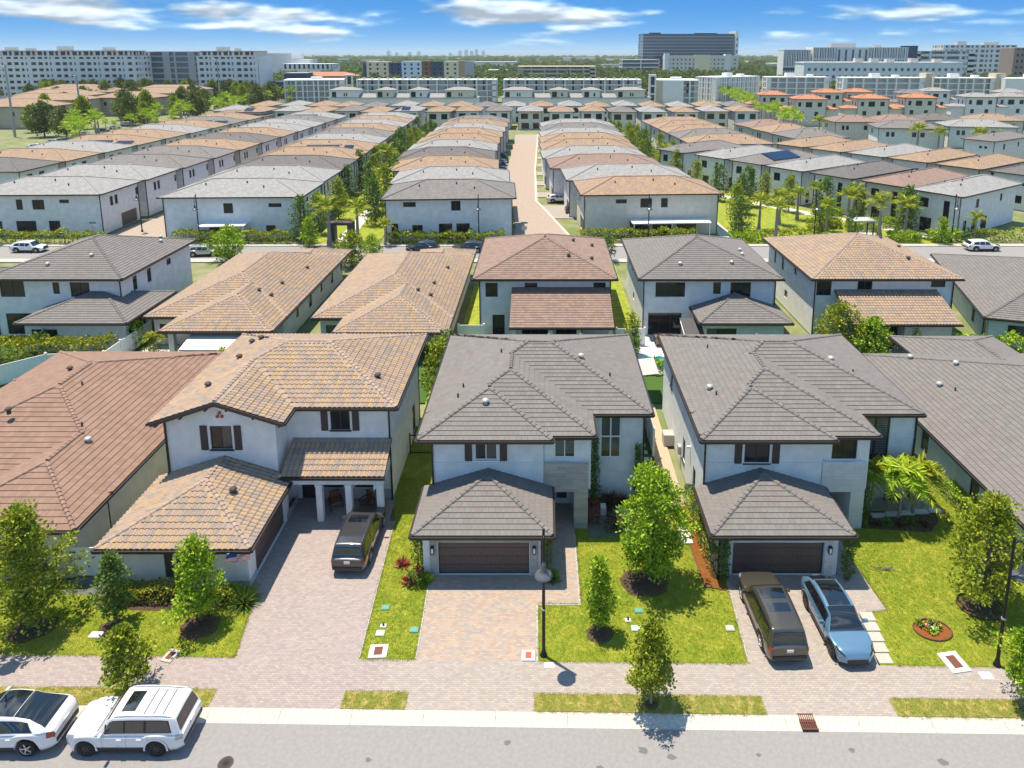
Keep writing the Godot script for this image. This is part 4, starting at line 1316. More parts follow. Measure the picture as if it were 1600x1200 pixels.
func stone_courses(house: Node3D, x0: float, x1: float, y0: float, y1: float, z: float, holes: Array, tones: Array, sd: int) -> void:   # long thin stone planks, each its own piece
	R.seed = sd
	var ms: Array = []
	for i in tones.size():
		var key := "stone_%d_%d" % [sd, i]
		ms.append(mat(key, tones[i].linear_to_srgb(), 0.85, {"tex": M.fine, "tri": 0.8, "nrm": M.grain, "ns": 0.6}))
	var y := y0
	while y < y1 - 0.02:
		var hh := minf(0.2, y1 - y)
		var x := x0 - R.randf() * 0.5
		while x < x1 - 0.01:
			var len := R.randf_range(0.6, 1.1)
			var a := maxf(x, x0); var c := minf(x + len, x1)
			x += len
			var cuts: Array = [[a, c]]
			for h in holes:
				if y + hh / 2 > h.position.y and y + hh / 2 < h.end.y:
					var nx: Array = []
					for q in cuts:
						if q[0] < h.position.x: nx.append([q[0], minf(q[1], h.position.x)])
						if q[1] > h.end.x: nx.append([maxf(q[0], h.end.x), q[1]])
					cuts = nx
			for q in cuts:
				if q[1] - q[0] < 0.03: continue
				var b := Buf.new()
				var t := R.randf_range(0.035, 0.05)
				b.box(Vector3((q[0] + q[1]) / 2, y + hh / 2, z + t / 2), Vector3(q[1] - q[0] - 0.006, hh - 0.006, t))
				part("stone_plank", b.mesh(house.position), ms[R.randi() % ms.size()], house)
		y += 0.2

func modern_house(label: String, dx: float, white_glass: bool, sd: int) -> Node3D:
	var h := thing("house", label, "house", Vector3(dx, 0, -42.0))
	var ws: Material = M.cool_stucco
	var fr := "white_frame" if white_glass else "dark_frame"
	var st: Array = [Color(0.46, 0.44, 0.41), Color(0.40, 0.39, 0.37), Color(0.50, 0.48, 0.44), Color(0.43, 0.42, 0.40)] if white_glass else [Color(0.70, 0.71, 0.71), Color(0.66, 0.68, 0.68), Color(0.73, 0.74, 0.74)]
	var X := Vector3(1, 0, 0)
	# garage wing
	var gd := Rect2(0.80, 0.02, 4.86, 2.0)
	var gx := 0.0 if white_glass else -0.40     # the right hand house is a little wider
	var lx0 := -6.45 + gx
	block_walls(h, "garage_wall", dx + lx0, dx - 0.05 + gx, -33.2, -37.0, 0, 2.72, ws, [gd])
	garage_door(h, Vector3(dx + lx0, 0, -33.2), X, gd)
	stone_courses(h, dx - 6.1 + gx, dx - 0.3 + gx, 0.0, 2.62, -33.2, [Rect2(dx - 5.68 + gx, 0, 4.92, 2.05)], st, sd)
	for lx in [-5.93, -0.52]: wall_lamp(h, Vector3(dx + lx + gx, 1.62, -33.15))
	downpipe(h, Vector3(dx - 0.12, 0, -33.05) if white_glass else Vector3(dx - 6.82, 0, -33.05), 2.6)
	# upper body: three stepped fronts
	var cw := Rect2(2.45 if white_glass else 2.3, 4.42 if white_glass else 4.25, 1.3 if white_glass else 1.45, 1.3 if white_glass else 1.4)
	block_walls(h, "wall", dx + lx0, dx - 0.02, -37.0, -50.9, 0, 5.9, ws, [cw], [], [Rect2(3.0, 3.7, 0.7, 1.3), Rect2(8.0, 0.9, 0.7, 1.6), Rect2(11.2, 0.8, 0.7, 1.6)])
	var lw := Vector3(dx + lx0, 0, -50.9)
	for q in [Rect2(3.0, 3.7, 0.7, 1.3), Rect2(8.0, 0.9, 0.7, 1.6), Rect2(11.2, 0.8, 0.7, 1.6)]: window(h, lw, Vector3(0, 0, 1), q, {"bars": 0, "frame": fr, "sill": true})
	window(h, Vector3(dx + lx0, 0, -37.0), X, cw, {"frame": fr, "shutters": true, "sill": true})
	panel(h, "trim_band", Vector3(dx + lx0 - 0.02, 0, -37.0), X, Rect2(0.0, 4.18, -lx0, 0.12), 0.02, 0.05, ws)
	var bw := Rect2(0.60, 4.48, 1.2, 1.22) if white_glass else Rect2(0.55, 4.4, 1.45, 1.25)
	var tower := Buf.new()
	wall(tower, Vector3(dx, 2.5, -37.15), X, 2.72, 3.4, [Rect2(bw.position.x, bw.position.y - 2.5, bw.size.x, bw.size.y)])
	wall(tower, Vector3(dx, 0, -37.0), X, 2.55, 4.32, [Rect2(0.05, -0.1, 1.72, 2.5)], 0.5)
	wall(tower, Vector3(dx + 2.55, 0, -37.0), Vector3(0, 0, -1), 2.9, 4.32); wall(tower, Vector3(dx + 2.72, 4.3, -37.15), Vector3(0, 0, -1), 2.75, 1.6)
	tower.quad(Vector3(dx, 4.32, -37.0), Vector3(dx + 2.55, 4.32, -37.0), Vector3(dx + 2.55, 4.32, -37.3), Vector3(dx, 4.32, -37.3))
	wall(tower, Vector3(dx, 0, -39.35), X, 1.78, 2.6, [Rect2(0.62, 0.0, 0.95, 2.05)]); wall(tower, Vector3(dx + 1.78, 0, -39.35), Vector3(0, 0, 1), 2.3, 2.6)
	tower.quad(Vector3(dx, 2.42, -39.4), Vector3(dx + 1.8, 2.42, -39.4), Vector3(dx + 1.8, 2.42, -37.1), Vector3(dx, 2.42, -37.1))
	part("entry_tower", tower.mesh(h.position), ws, h)
	stone_courses(h, dx + 0.0, dx + 2.57, 0.0, 4.32, -37.0, [Rect2(dx + 0.05, -0.1, 1.72, 2.5)], st, sd + 1)
	window(h, Vector3(dx, 0, -37.15), X, bw, {"frame": fr, "blinds": white_glass})
	var door := window(h, Vector3(dx, 0, -39.35), X, Rect2(0.62, 0.0, 0.95, 2.05), {"called": "door", "bars": 0, "frame": "white_frame", "ft": 0.16, "rails": [0.12]})
	var hb := Buf.new()
	hb.tube(Vector3(dx + 0.72, 0.95, -39.36), Vector3(dx + 0.72, 1.35, -39.36), 0.02, 0.02, 6)
	part("handle", hb.mesh(h.position), M.black_metal, door)
	# right part with the tall window
	var tw := Rect2(0.88, 2.75, 1.3, 2.9) if white_glass else Rect2(0.95, 2.6, 1.7, 2.95)
	var right_x := 6.2 if white_glass else 6.85
	block_walls(h, "side_wall", dx + 2.6, dx + right_x, -39.9, -50.9, 0, 5.9, ws, [tw], [Rect2(3.0, 3.6, 0.7, 1.3), Rect2(6.0, 1.0, 0.7, 1.2)])
	window(h, Vector3(dx + 2.6, 0, -39.9), X, tw, {"frame": fr, "rails": [0.5], "ft": 0.09, "blinds": true})
	for q in [Rect2(3.0, 3.6, 0.7, 1.3), Rect2(6.0, 1.0, 0.7, 1.2)]: window(h, Vector3(dx + right_x, 0, -39.9), Vector3(0, 0, -1), q, {"bars": 0})
	panel(h, "trim_band", Vector3(dx + 2.6, 0, -39.9), X, Rect2(0.0, 4.18, 0.80, 0.12), 0.02, 0.05, ws); panel(h, "trim_band", Vector3(dx + 2.6, 0, -39.9), X, Rect2(tw.end.x + 0.08, 4.18, right_x - 2.6 - tw.end.x - 0.06, 0.12), 0.02, 0.05, ws)
	panel(h, "wall_reveal", Vector3(dx + 2.6, 0, -39.9), X, Rect2(tw.position.x, 0.0, tw.size.x, tw.position.y - 0.1), 0.012, 0.03, ws)
	downpipe(h, Vector3(dx + right_x - 0.03, 0, -39.85), 5.8); downpipe(h, Vector3(dx + lx0 + 0.01, 0, -36.93), 5.8, 2.8)
	for q in [[-43.5, 1.2, 0.45, 0.6, 0.22], [-46.2, 0.45, 0.8, 0.85, 0.75], [-40.6, 3.1, 0.14, 0.14, 0.25]]:      # meter, cooling unit, vent hood
		var ub := Buf.new()
		ub.chamfer(Vector3(dx + lx0 - q[4] / 2, q[1], q[0]), Vector3(q[4], q[3], q[2]), 0.03)
		part(["meter_box", "cooling_unit", "vent_hood"][0 if q[1] == 1.2 else 1 if q[1] == 0.45 else 2], ub.mesh(h.position), M.vent_grey if q[1] < 2 else M.white_frame, h)
	var wide := 0.0 if white_glass else 0.35
	make_roofs(h, [
		[[dx - 7.2, dx + 6.6 + wide, -39.35, -51.6, 6.02, 0.34, "hip"], [dx - 7.2, dx + 2.95 + wide * 0.5, -36.85, -51.6, 6.02, 0.34, "hip"], [dx - 7.2, dx + 0.48, -36.4, -51.6, 6.02, 0.34, "hip"]],
		[[dx - 6.95 + gx, dx + 0.47 + gx * 0.7, -32.68, -37.0, 2.76, 0.31, "back_gable"]]], style("grey"), 300, sd + 5)
	for q in ([[-3.5, -39.0, 0], [-5.1, -41.4, 1], [-5.3, -40.2, 1], [2.5, -44.3, 0], [4.3, -42.8, 1], [-2.9, -45.0, 1]] if white_glass else [[-5.6, -41.5, 0], [-5.4, -40.6, 1], [3.2, -44.4, 0], [4.2, -43.2, 1], [-4.5, -47.0, 1]]):
		var fy := 6.02 + 0.34 * minf(q[0] + 7.2, minf(6.6 - q[0], -36.4 - q[1]) if q[0] < 0 else 6.6 - q[0])
		roof_vent(h, Vector3(dx + q[0], fy, q[1]), "pipe" if q[2] else "hood")
	return h

func front_houses() -> void:
	modern_house("two storey house with dark grey tile roof, grey stone entry tower and white framed windows", 0.0, true, 100)
	modern_house("two storey house with dark grey tile roof, white stone entry and two cars outside", 16.12, false, 200)
	var X := Vector3(1, 0, 0)
	# ---- the house with the tan tiles and front gable
	var h := thing("house", "white two storey house with multicoloured tan tiled roof, front gable and columned porch", "house", Vector3(-16.0, 0, -42.0))
	var gw := Rect2(3.35, 0.72, 0.85, 1.4)
	block_walls(h, "garage_wall", -22.5, -15.4, -32.3, -38.1, 0, 2.62, M.white_stucco, [gw], [Rect2(0.9, 0.02, 4.4, 2.1)])
	garage_door(h, Vector3(-15.4, 0, -32.3), Vector3(0, 0, -1), Rect2(0.9, 0.02, 4.4, 2.1))
	window(h, Vector3(-22.5, 0, -32.3), X, gw, {"bars": 0, "shutters": true, "sill": true})
	panel(h, "base_band", Vector3(-22.52, 0, -32.3), X, Rect2(0, 0, 7.14, 0.42), 0.01, 0.03, M.grey_stucco)
	panel(h, "base_band", Vector3(-15.4, 0, -32.28), Vector3(0, 0, -1), Rect2(0, 0, 0.85, 0.42), 0.01, 0.03, M.grey_stucco); panel(h, "base_band", Vector3(-15.4, 0, -32.3), Vector3(0, 0, -1), Rect2(5.36, 0, 1.9, 0.42), 0.01, 0.03, M.grey_stucco)
	# gabled upper storey
	var aw := Rect2(2.62, 4.45, 1.28, 1.5)
	block_walls(h, "wall", -22.35, -15.85, -38.1, -50.2, 0, 6.3, M.white_stucco, [aw], [], [Rect2(3, 3.8, 0.8, 1.3)])
	window(h, Vector3(-22.35, 0, -38.1), X, aw, {"shutters": true, "sill": true})
	var gt := Buf.new()
	gt.poly([Vector3(-22.35, 6.3, -38.1), Vector3(-15.85, 6.3, -38.1), Vector3(-19.05, 7.50, -38.1)])
	part("gable_wall", gt.mesh(h.position), M.white_stucco, h)
	for q in [[-0.13, 6.58], [0.13, 6.58], [0.0, 6.80]]:
		var b := Buf.new()
		b.tube(Vector3(-19.05 + q[0], q[1], -38.2), Vector3(-19.05 + q[0], q[1], -38.04), 0.1, 0.1, 12)
		b.tube(Vector3(-19.05 + q[0], q[1], -38.06), Vector3(-19.05 + q[0], q[1], -38.035), 0.06, 0.06, 10)
		part("gable_vent", b.mesh(h.position), M.clay_red, h)
	for sg in [-1, 1]:      # rake boards and rafter ends
		var b := Buf.new()
		var a := Vector3(-19.05, 7.58, -37.56); var c := Vector3(-19.05 + 3.88 * sg, 6.27, -37.56)
		var d := (c - a).normalized()
		b.box(Vector3.ZERO, Vector3(a.distance_to(c), 0.2, 0.06), Transform3D(Basis(d, Vector3(0, 0, 1).cross(d), Vector3(0, 0, 1)), (a + c) / 2))
		part("rake_board", b.mesh(h.position), M.shutter_brown, h)
		for f in [0.16, 0.55, 0.93]:
			var r := Buf.new()
			var p := a.lerp(c, f)
			r.box(Vector3(p.x, p.y - 0.17, -37.85), Vector3(0.12, 0.16, 0.5))
			part("rafter_end", r.mesh(h.position), M.shutter_brown, h)
	# right part
	var mw := Rect2(2.7, 4.7, 1.2, 1.42)
	block_walls(h, "right_wall", -15.85, -9.5, -39.85, -49.5, 0, 6.25, M.white_stucco, [mw, Rect2(0.65, 0.0, 1.0, 2.05), Rect2(2.1, 0.9, 1.3, 1.2), Rect2(4.1, 0.9, 1.3, 1.2)], [Rect2(7.0, 0.3, 1.1, 2.1)])
	window(h, Vector3(-15.85, 0, -39.85), X, mw, {"shutters": true, "sill": true})
	window(h, Vector3(-15.85, 0, -39.85), X, Rect2(0.65, 0, 1.0, 2.05), {"called": "door", "bars": 0, "glass": "door_dark"})
	for q in [Rect2(2.1, 0.9, 1.3, 1.2), Rect2(4.1, 0.9, 1.3, 1.2)]: window(h, Vector3(-15.85, 0, -39.85), X, q, {"sill": true})
	window(h, Vector3(-9.5, 0, -39.85), Vector3(0, 0, -1), Rect2(7.0, 0.3, 1.1, 2.1), {"bars": 0, "sill": true})
	downpipe(h, Vector3(-9.52, 0, -39.78), 6.2); downpipe(h, Vector3(-22.32, 0, -38.03), 6.2, 2.9); downpipe(h, Vector3(-9.5, 0, -49.5), 6.1); downpipe(h, Vector3(-22.45, 0, -32.22), 2.55)
	# porch: columns with curved brackets, beam
	var beam := Buf.new()
	beam.box(Vector3(-12.65, 2.72, -37.75), Vector3(6.3, 0.5, 0.34)); beam.box(Vector3(-9.72, 2.72, -38.85), Vector3(0.34, 0.5, 1.9))
	part("porch_beam", beam.mesh(h.position), M.white_stucco, h)
	for cx in [-15.6, -13.35, -11.6, -9.75]:
		var b := Buf.new()
		b.box(Vector3(cx, 1.24, -37.75), Vector3(0.36, 2.48, 0.36))
		b.box(Vector3(cx, 2.40, -37.75), Vector3(0.44, 0.09, 0.44))
		part("porch_column", b.mesh(h.position), M.white_stucco, h)
		if cx == -9.75 or cx == -15.6:
			var s := 1.0 if cx == -15.6 else -1.0
			var br := Buf.new()
			for i in 4:
				br.box(Vector3(cx + s * (0.18 + 0.07 * (4 - i) / 2.0), 2.12 + 0.09 * i, -37.75), Vector3(0.07 * (i + 1), 0.09, 0.30))
			part("porch_bracket", br.mesh(h.position), M.white_stucco, h)
	panel(h, "base_band", Vector3(-15.85, 0, -39.85), X, Rect2(1.7, 0, 4.6, 0.7), 0.01, 0.03, M.grey_stucco)
	make_roofs(h, [
		[[-23.0, -8.95, -39.4, -50.7, 6.42, 0.335, "hip"], [-23.0, -15.15, -37.58, -50.7, 6.42, 0.335, "front_gable"]],
		[[-22.95, -14.98, -31.75, -38.1, 2.68, 0.335, "back_gable"]],
		[[-15.5, -9.4, -37.45, -39.85, 3.06, 0.46, "shed"]]], style("tan"), 300, 301)
	for q in [[-20.9, -40.7, "dark"], [-20.6, -44.6, "dark"], [-20.9, -47.4, "dark"], [-20.3, -47.6, "dark"], [-10.7, -42.2, "dark"]]:
		roof_vent(h, Vector3(q[0], 6.42 + 0.335 * minf(q[0] + 23.0, minf(-8.95 - q[0], q[1] + 50.7 if q[1] < -46 else 99)), q[1]), q[2])
	roof_vent(h, Vector3(-17.3, 3.5, -35.3), "dark")
	# ---- brown roofed single storey house at the left edge
	var h0 := thing("house", "single storey cream house with plain reddish brown tile roof at the left edge", "house", Vector3(-32.0, 0, -44.0))
	block_walls(h0, "wall", -39.5, -25.15, -36.4, -54.6, 0, 2.9, M.cream_stucco)
	block_walls(h0, "garage_wall", -32.2, -25.15, -33.0, -36.5, 0, 2.9, M.cream_stucco, [Rect2(1.2, 0.02, 4.6, 2.1)])
	garage_door(h0, Vector3(-32.2, 0, -33.0), X, Rect2(1.2, 0.02, 4.6, 2.1))
	downpipe(h0, Vector3(-25.1, 0, -33.1), 2.8)
	make_roofs(h0, [[[-40.4, -24.55, -35.9, -55.2, 3.02, 0.34, "hip"], [-32.8, -24.55, -32.75, -55.2, 3.02, 0.34, "hip"], [-40.4, -34.5, -33.4, -50, 3.02, 0.34, "hip"]]], style("brown"), 300, 401)
	for q in [[-27.9, -39.4, "hood"], [-29.0, -40.6, "pipe"], [-33.8, -41.0, "dark"], [-33.9, -47.0, "dark"], [-31.4, -44.5, "pipe"]]:
		roof_vent(h0, Vector3(q[0], 3.02 + 0.34 * minf(-24.55 - q[0], q[0] + 40.4), q[1]), q[2])
	# ---- grey roofed single storey house at the right edge
	var h4 := thing("house", "long single storey pale green house with dark grey tile roof at the right edge", "house", Vector3(34.0, 0, -44.0))
	var lw: Array = []
	for q in [[-52.9, 0.9, 1.6], [-49.6, 1.6, 0.8], [-47.0, 1.9, 0.9], [-44.4, 0.9, 1.7], [-38.8, 0.9, 1.8], [-36.0, 1.0, 0.9]]: lw.append(Rect2(q[0] + 54.2, 0.75 if q[2] > 1 else 1.5, q[1], q[2]))
	block_walls(h4, "wall", 26.0, 42.4, -32.0, -54.2, 0, 2.9, M.pale_green_stucco, [Rect2(2, 0.02, 4.8, 2.1)], [], lw)
	garage_door(h4, Vector3(26.0, 0, -32.0), X, Rect2(2, 0.02, 4.8, 2.1))
	for q in lw: window(h4, Vector3(26.0, 0, -54.2), Vector3(0, 0, 1), q, {"bars": 1 if q.size.x > 1.2 else 0})
	make_roofs(h4, [[[25.4, 43.0, -31.5, -54.8, 3.02, 0.34, "hip"], [30.5, 39.5, -35.0, -58.5, 3.02, 0.34, "hip"]]], style("grey"), 300, 501)
	for q in [[28.6, -51.5, "hood"], [28.4, -47.0, "hood"], [28.9, -45.9, "pipe"], [30.8, -40.9, "hood"], [32.5, -42.8, "pipe"], [30.6, -48.9, "hood"]]:
		roof_vent(h4, Vector3(q[0], 3.02 + 0.34 * minf(q[0] - 25.4, q[1] + 54.8), q[1]), q[2])

# ------------------------------------------------------------------ the second row, seen from behind
func back_two_storey(label: String, s: Dictionary) -> Node3D:
	var cx: float = (s.x0 + s.x1) / 2
	var h := thing("house", label, "house", Vector3(cx, 0, -72.0))
	var X := Vector3(1, 0, 0)
	var m: Material = M[s.wall]
	var x0: float = s.x0 + 0.55; var x1: float = s.x1 - 0.55
	var fw: Array = []
	for q in s.wins: fw.append(Rect2(q[0] - x0, q[1], q[2], q[3]))
	var sw: Array = [Rect2(2.0, 3.9, 0.75, 1.5), Rect2(4.6, 3.9, 0.75, 1.5), Rect2(8.5, 4.6, 0.9, 0.7), Rect2(6.0, 1.2, 0.9, 0.8)]
	block_walls(h, "wall", x0, x1, -66.0, s.zb + 0.6, 0, 5.85, m, fw, sw, sw)
	for i in fw.size(): window(h, Vector3(x0, 0, -66.0), X, fw[i], {"bars": s.wins[i][4], "glass": "glass"})
	for q in sw:
		window(h, Vector3(x1, 0, -66.0), Vector3(0, 0, -1), q, {"bars": 0})
		window(h, Vector3(x0, 0, s.zb + 0.6), Vector3(0, 0, 1), q, {"bars": 0})
	downpipe(h, Vector3(x1 - 0.03, 0, -65.93), 5.8); downpipe(h, Vector3(x0 + 0.03, 0, -65.93), 5.8)
	var roofs: Array = [[[s.x0, s.x1, -65.36, s.zb, 6.02, 0.34, "hip"]]]
	var p: Array = s.porch
	if s.pk == "hip": roofs.append([[p[0], p[1], p[2], -66.0 - (p[2] + 66.0), 3.02, 0.33, "hip"]])
	else: roofs.append([[p[0], p[1], p[2], -66.0, 3.02, 0.36, "shed"]])
	make_roofs(h, roofs, style(s.style), 0, int(cx * 7) + 900)
	for q in s.vents: roof_vent(h, Vector3(q[0], 6.02 + 0.34 * minf(minf(q[0] - s.x0, s.x1 - q[0]), minf(-65.36 - q[1], q[1] - s.zb)), q[1]), "dark" if s.style != "grey" else "hood")
	return h

func porch_posts(h: Node3D, xs: Array, z: float, m: Material, w := 0.4) -> void:
	for x in xs:
		var b := Buf.new()
		b.box(Vector3(x, 1.42, z), Vector3(w, 2.84, w))
		part("porch_column", b.mesh(h.position), m, h)

func chair(called: String, label: String, at: Vector3, turn: float, seat: Material, frame: Material, group := "") -> Node3D:
	var o := thing(called, label, "chair", at, turn, group)
	var b := Buf.new()
	b.chamfer(Vector3(0, 0.38, 0.02), Vector3(0.62, 0.14, 0.62), 0.04)
	part("seat", b.mesh(), seat, o)
	b = Buf.new()
	b.chamfer(Vector3(0, 0.0, 0), Vector3(0.62, 0.12, 0.6), 0.03, Transform3D(Basis(Vector3.RIGHT, deg_to_rad(-72)), Vector3(0, 0.68, -0.30)))
	part("backrest", b.mesh(), seat, o)
	for s in [-1, 1]:
		var a := Buf.new()
		a.box(Vector3(0.34 * s, 0.56, 0.0), Vector3(0.06, 0.05, 0.66)); a.box(Vector3(0.34 * s, 0.28, 0.30), Vector3(0.06, 0.56, 0.06)); a.box(Vector3(0.34 * s, 0.28, -0.30), Vector3(0.06, 0.56, 0.06))
		part("arm_frame", a.mesh(), frame, o)
	return o

func low_table(label: String, at: Vector3, size: Vector3, top: Material, leg: Material) -> Node3D:
	var o := thing("patio_table", label, "table", at)
	var b := Buf.new()
	b.chamfer(Vector3(0, size.y - 0.02, 0), Vector3(size.x, 0.05, size.z), 0.01)
	part("table_top", b.mesh(), top, o)
	for sx in [-1, 1]:
		for sz in [-1, 1]:
			b = Buf.new()
			b.box(Vector3(sx * (size.x / 2 - 0.05), size.y / 2 - 0.02, sz * (size.z / 2 - 0.05)), Vector3(0.06, size.y - 0.04, 0.06))
			part("leg", b.mesh(), leg, o)
	return o

func fence(label: String, pts: Array, height := 1.75, group := "") -> Node3D:     # white vinyl: posts with caps, panels of boards
	var a0: Vector2 = pts[0]
	var o := thing("vinyl_fence", label, "fence", Vector3(a0.x, 0, a0.y), 0, group)
	for i in pts.size() - 1:
		var a: Vector2 = pts[i]; var b: Vector2 = pts[i + 1]
		var n := maxi(1, roundi(a.distance_to(b) / 2.4))
		for k in n + 1:
			var p := a.lerp(b, float(k) / n) - a0
			if k < n or i == pts.size() - 2:
				var pb := Buf.new()
				pb.box(Vector3(p.x, height / 2 + 0.05, p.y), Vector3(0.14, height + 0.1, 0.14))
				pb.chamfer(Vector3(p.x, height + 0.14, p.y), Vector3(0.18, 0.08, 0.18), 0.05)
				part("fence_post", pb.mesh(), M.vinyl_white, o)
			if k == n: continue
			var q := a.lerp(b, float(k + 1) / n) - a0
			var d := (q - p).normalized()
			var xf := Transform3D(Basis(Vector3(d.x, 0, d.y), Vector3.UP, Vector3(-d.y, 0, d.x)), Vector3(p.x, 0, p.y))
			var len := p.distance_to(q)
			var rb := Buf.new()
			for y in [0.1, height - 0.06]: rb.box(Vector3(len / 2, y, 0), Vector3(len - 0.14, 0.13, 0.06), xf)
			var rail := part("fence_rail", rb.mesh(), M.vinyl_white, o)
			for j in 9:
				var bw := (len - 0.16) / 9
				var bb := Buf.new()
				bb.box(Vector3(0.08 + bw * (j + 0.5), height / 2 + 0.02, 0), Vector3(bw - 0.008, height - 0.3, 0.035), xf)
				part("fence_board", bb.mesh(), M.vinyl_white, rail)
	return o

func back_houses() -> void:
	var X := Vector3(1, 0, 0)
	var h := back_two_storey("white two storey house with dark grey hip roof at the left of the second row", {"x0": -54.6, "x1": -40.95, "zb": -80.2, "style": "grey", "wall": "white_stucco", "pk": "hip", "porch": [-49.0, -38.6, -61.5],
		"wins": [[-53.4, 4.0, 2.4, 1.6, 1], [-48.2, 4.3, 0.65, 1.2, 0], [-46.5, 4.0, 1.9, 1.5, 1], [-53.2, 0.1, 2.6, 2.2, 1]], "vents": [[-49.5, -67.5], [-46.0, -69.0], [-43.0, -76.5], [-43.6, -77.6]]})
	block_walls(h, "porch_wall", -48.5, -39.1, -62.1, -66.0, 0, 2.85, M.white_stucco, [Rect2(0.6, 0.9, 2.4, 1.3)], [Rect2(0.5, 0.1, 2.9, 2.3)])
	window(h, Vector3(-48.5, 0, -62.1), X, Rect2(0.6, 0.9, 2.4, 1.3)); window(h, Vector3(-39.1, 0, -62.1), Vector3(0, 0, -1), Rect2(0.5, 0.1, 2.9, 2.3))
	h = back_two_storey("white two storey house with pinkish brown tile roof and lean to porch", {"x0": -6.9, "x1": 7.1, "zb": -80.6, "style": "pink", "wall": "white_stucco", "pk": "shed", "porch": [-3.15, 6.4, -60.5],
		"wins": [[-5.75, 4.0, 1.2, 1.45, 0], [-1.9, 4.0, 1.25, 1.45, 1], [4.85, 4.88, 1.2, 0.6, 0], [-5.1, 0.05, 1.2, 2.1, 1], [-2.2, 0.1, 2.6, 2.2, 2], [1.2, 0.1, 2.6, 2.2, 2]], "vents": [[4.9, -69.5], [5.3, -75.0], [3.2, -74.5], [2.5, -69.0]]})
	porch_posts(h, [-2.8, 0.6, 3.2, 6.1], -61.0, M.white_stucco)
	h = back_two_storey("pale blue two storey house with dark grey hip roof behind the green bins", {"x0": 9.2, "x1": 23.25, "zb": -80.2, "style": "grey", "wall": "cool_stucco", "pk": "hip", "porch": [14.4, 23.0, -61.5],
		"wins": [[10.95, 4.0, 2.9, 1.5, 2], [16.6, 4.3, 0.75, 1.2, 0], [18.3, 3.95, 2.0, 1.55, 1], [10.3, 0.05, 3.3, 2.3, 2]], "vents": [[13.6, -67.6], [18.8, -67.8], [20.6, -70.5], [20.9, -72.5]]})
	block_walls(h, "porch_wall", 15.0, 22.4, -62.1, -66.0, 0, 2.85, M.pale_green_stucco, [Rect2(0.2, 0.9, 2.8, 1.4)])
	window(h, Vector3(15.0, 0, -62.1), X, Rect2(0.2, 0.9, 2.8, 1.4), {"bars": 2})
	h = back_two_storey("white two storey house with multicoloured tan tile roof and columned back porch", {"x0": 26.0, "x1": 40.7, "zb": -80.8, "style": "tan", "wall": "white_stucco", "pk": "shed", "porch": [28.5, 38.5, -61.2],
		"wins": [[26.75, 4.15, 1.45, 1.5, 1], [30.75, 4.15, 1.45, 1.5, 1], [37.95, 5.0, 1.4, 0.65, 0], [31.0, 0.1, 2.2, 2.2, 1], [34.0, 1.5, 0.9, 0.8, 0]], "vents": [[36.8, -68.5], [38.6, -74.0], [38.0, -77.0]]})
	porch_posts(h, [31.2], -61.8, M.cream_stucco, 0.42)
	block_walls(h, "porch_wall", 33.6, 38.0, -61.9, -66.0, 0, 2.9, M.pale_green_stucco, [], [], [Rect2(1.2, 0.1, 1.6, 2.2)])
	# single storey houses with tan roofs
	for q in [[-31.2, "long single storey house with multicoloured tan tile roof and cream awning", -37.9, -24.4, -63.1, [-34.6, -24.4, -59.6]], [-15.3, "long single storey house with multicoloured tan tile roof beside the pink roofed house", -21.9, -8.6, -62.8, [-18.9, -8.6, -59.3]]]:
		var o := thing("house", q[1], "house", Vector3(q[0], 0, -73.0))
		var sw: Array = []
		for k in 5: sw.append(Rect2(3.5 + k * 3.9, 0.9 if k % 2 else 1.3, 1.0 if k % 2 else 0.8, 1.4 if k % 2 else 0.9))
		block_walls(o, "wall", q[2] + 0.6, q[3] - 0.55, q[4] - 0.6, -83.7, 0, 2.9, M.cream_stucco, [Rect2(0.5, 0.7, 1.5, 1.4), Rect2(4.2, 0.1, 2.8, 2.2)], sw)
		window(o, Vector3(q[2] + 0.6, 0, q[4] - 0.6), X, Rect2(0.5, 0.7, 1.5, 1.4)); window(o, Vector3(q[2] + 0.6, 0, q[4] - 0.6), X, Rect2(4.2, 0.1, 2.8, 2.2), {"bars": 2})
		for r in sw: window(o, Vector3(q[3] - 0.55, 0, q[4] - 0.6), Vector3(0, 0, -1), r, {"bars": 0})
		porch_posts(o, [q[5][0] + 0.8, q[5][1] - 0.8], q[5][2] - 0.7, M.cream_stucco, 0.5)
		make_roofs(o, [[[q[2], q[3], q[4], -84.2, 3.02, 0.335, "hip"], [q[5][0], q[5][1], q[5][2], -84.2, 3.02, 0.335, "hip"], [q[3] - 7.0, q[3], -75.0, -86.2, 3.02, 0.335, "hip"]]], style("tan"), 0, int(q[0]))
		for v in [[-2.0, -66.5], [-2.2, -70.0], [-3.3, -66.8], [-1.6, -76.0]]: roof_vent(o, Vector3(q[3] + v[0] - 0.6, 3.02 + 0.335 * (0.6 - v[0]), v[1]), "dark")
	# cream awning over the patio of the first one
	var aw := thing("awning", "cream fabric awning stretched out from the tan roofed house", "awning", Vector3(-29.4, 0, -59.0))
	var b := Buf.new()
	b.quad(Vector3(-2.6, 2.05, 1.1), Vector3(2.6, 2.05, 1.1), Vector3(2.6, 2.55, -1.2), Vector3(-2.6, 2.55, -1.2)); b.quad(Vector3(-2.6, 2.50, -1.2), Vector3(2.6, 2.50, -1.2), Vector3(2.6, 2.0, 1.1), Vector3(-2.6, 2.0, 1.1))
	b.box(Vector3(0, 1.98, 1.12), Vector3(5.2, 0.16, 0.04))
	part("canopy", b.mesh(), mat("awning_cream", lin(0.72, 0.68, 0.58), 0.85), aw)
	b = Buf.new()
	for s in [-2.4, 2.4]: b.tube(Vector3(s, 2.45, -1.2), Vector3(s, 2.0, 1.08), 0.03, 0.03, 6)
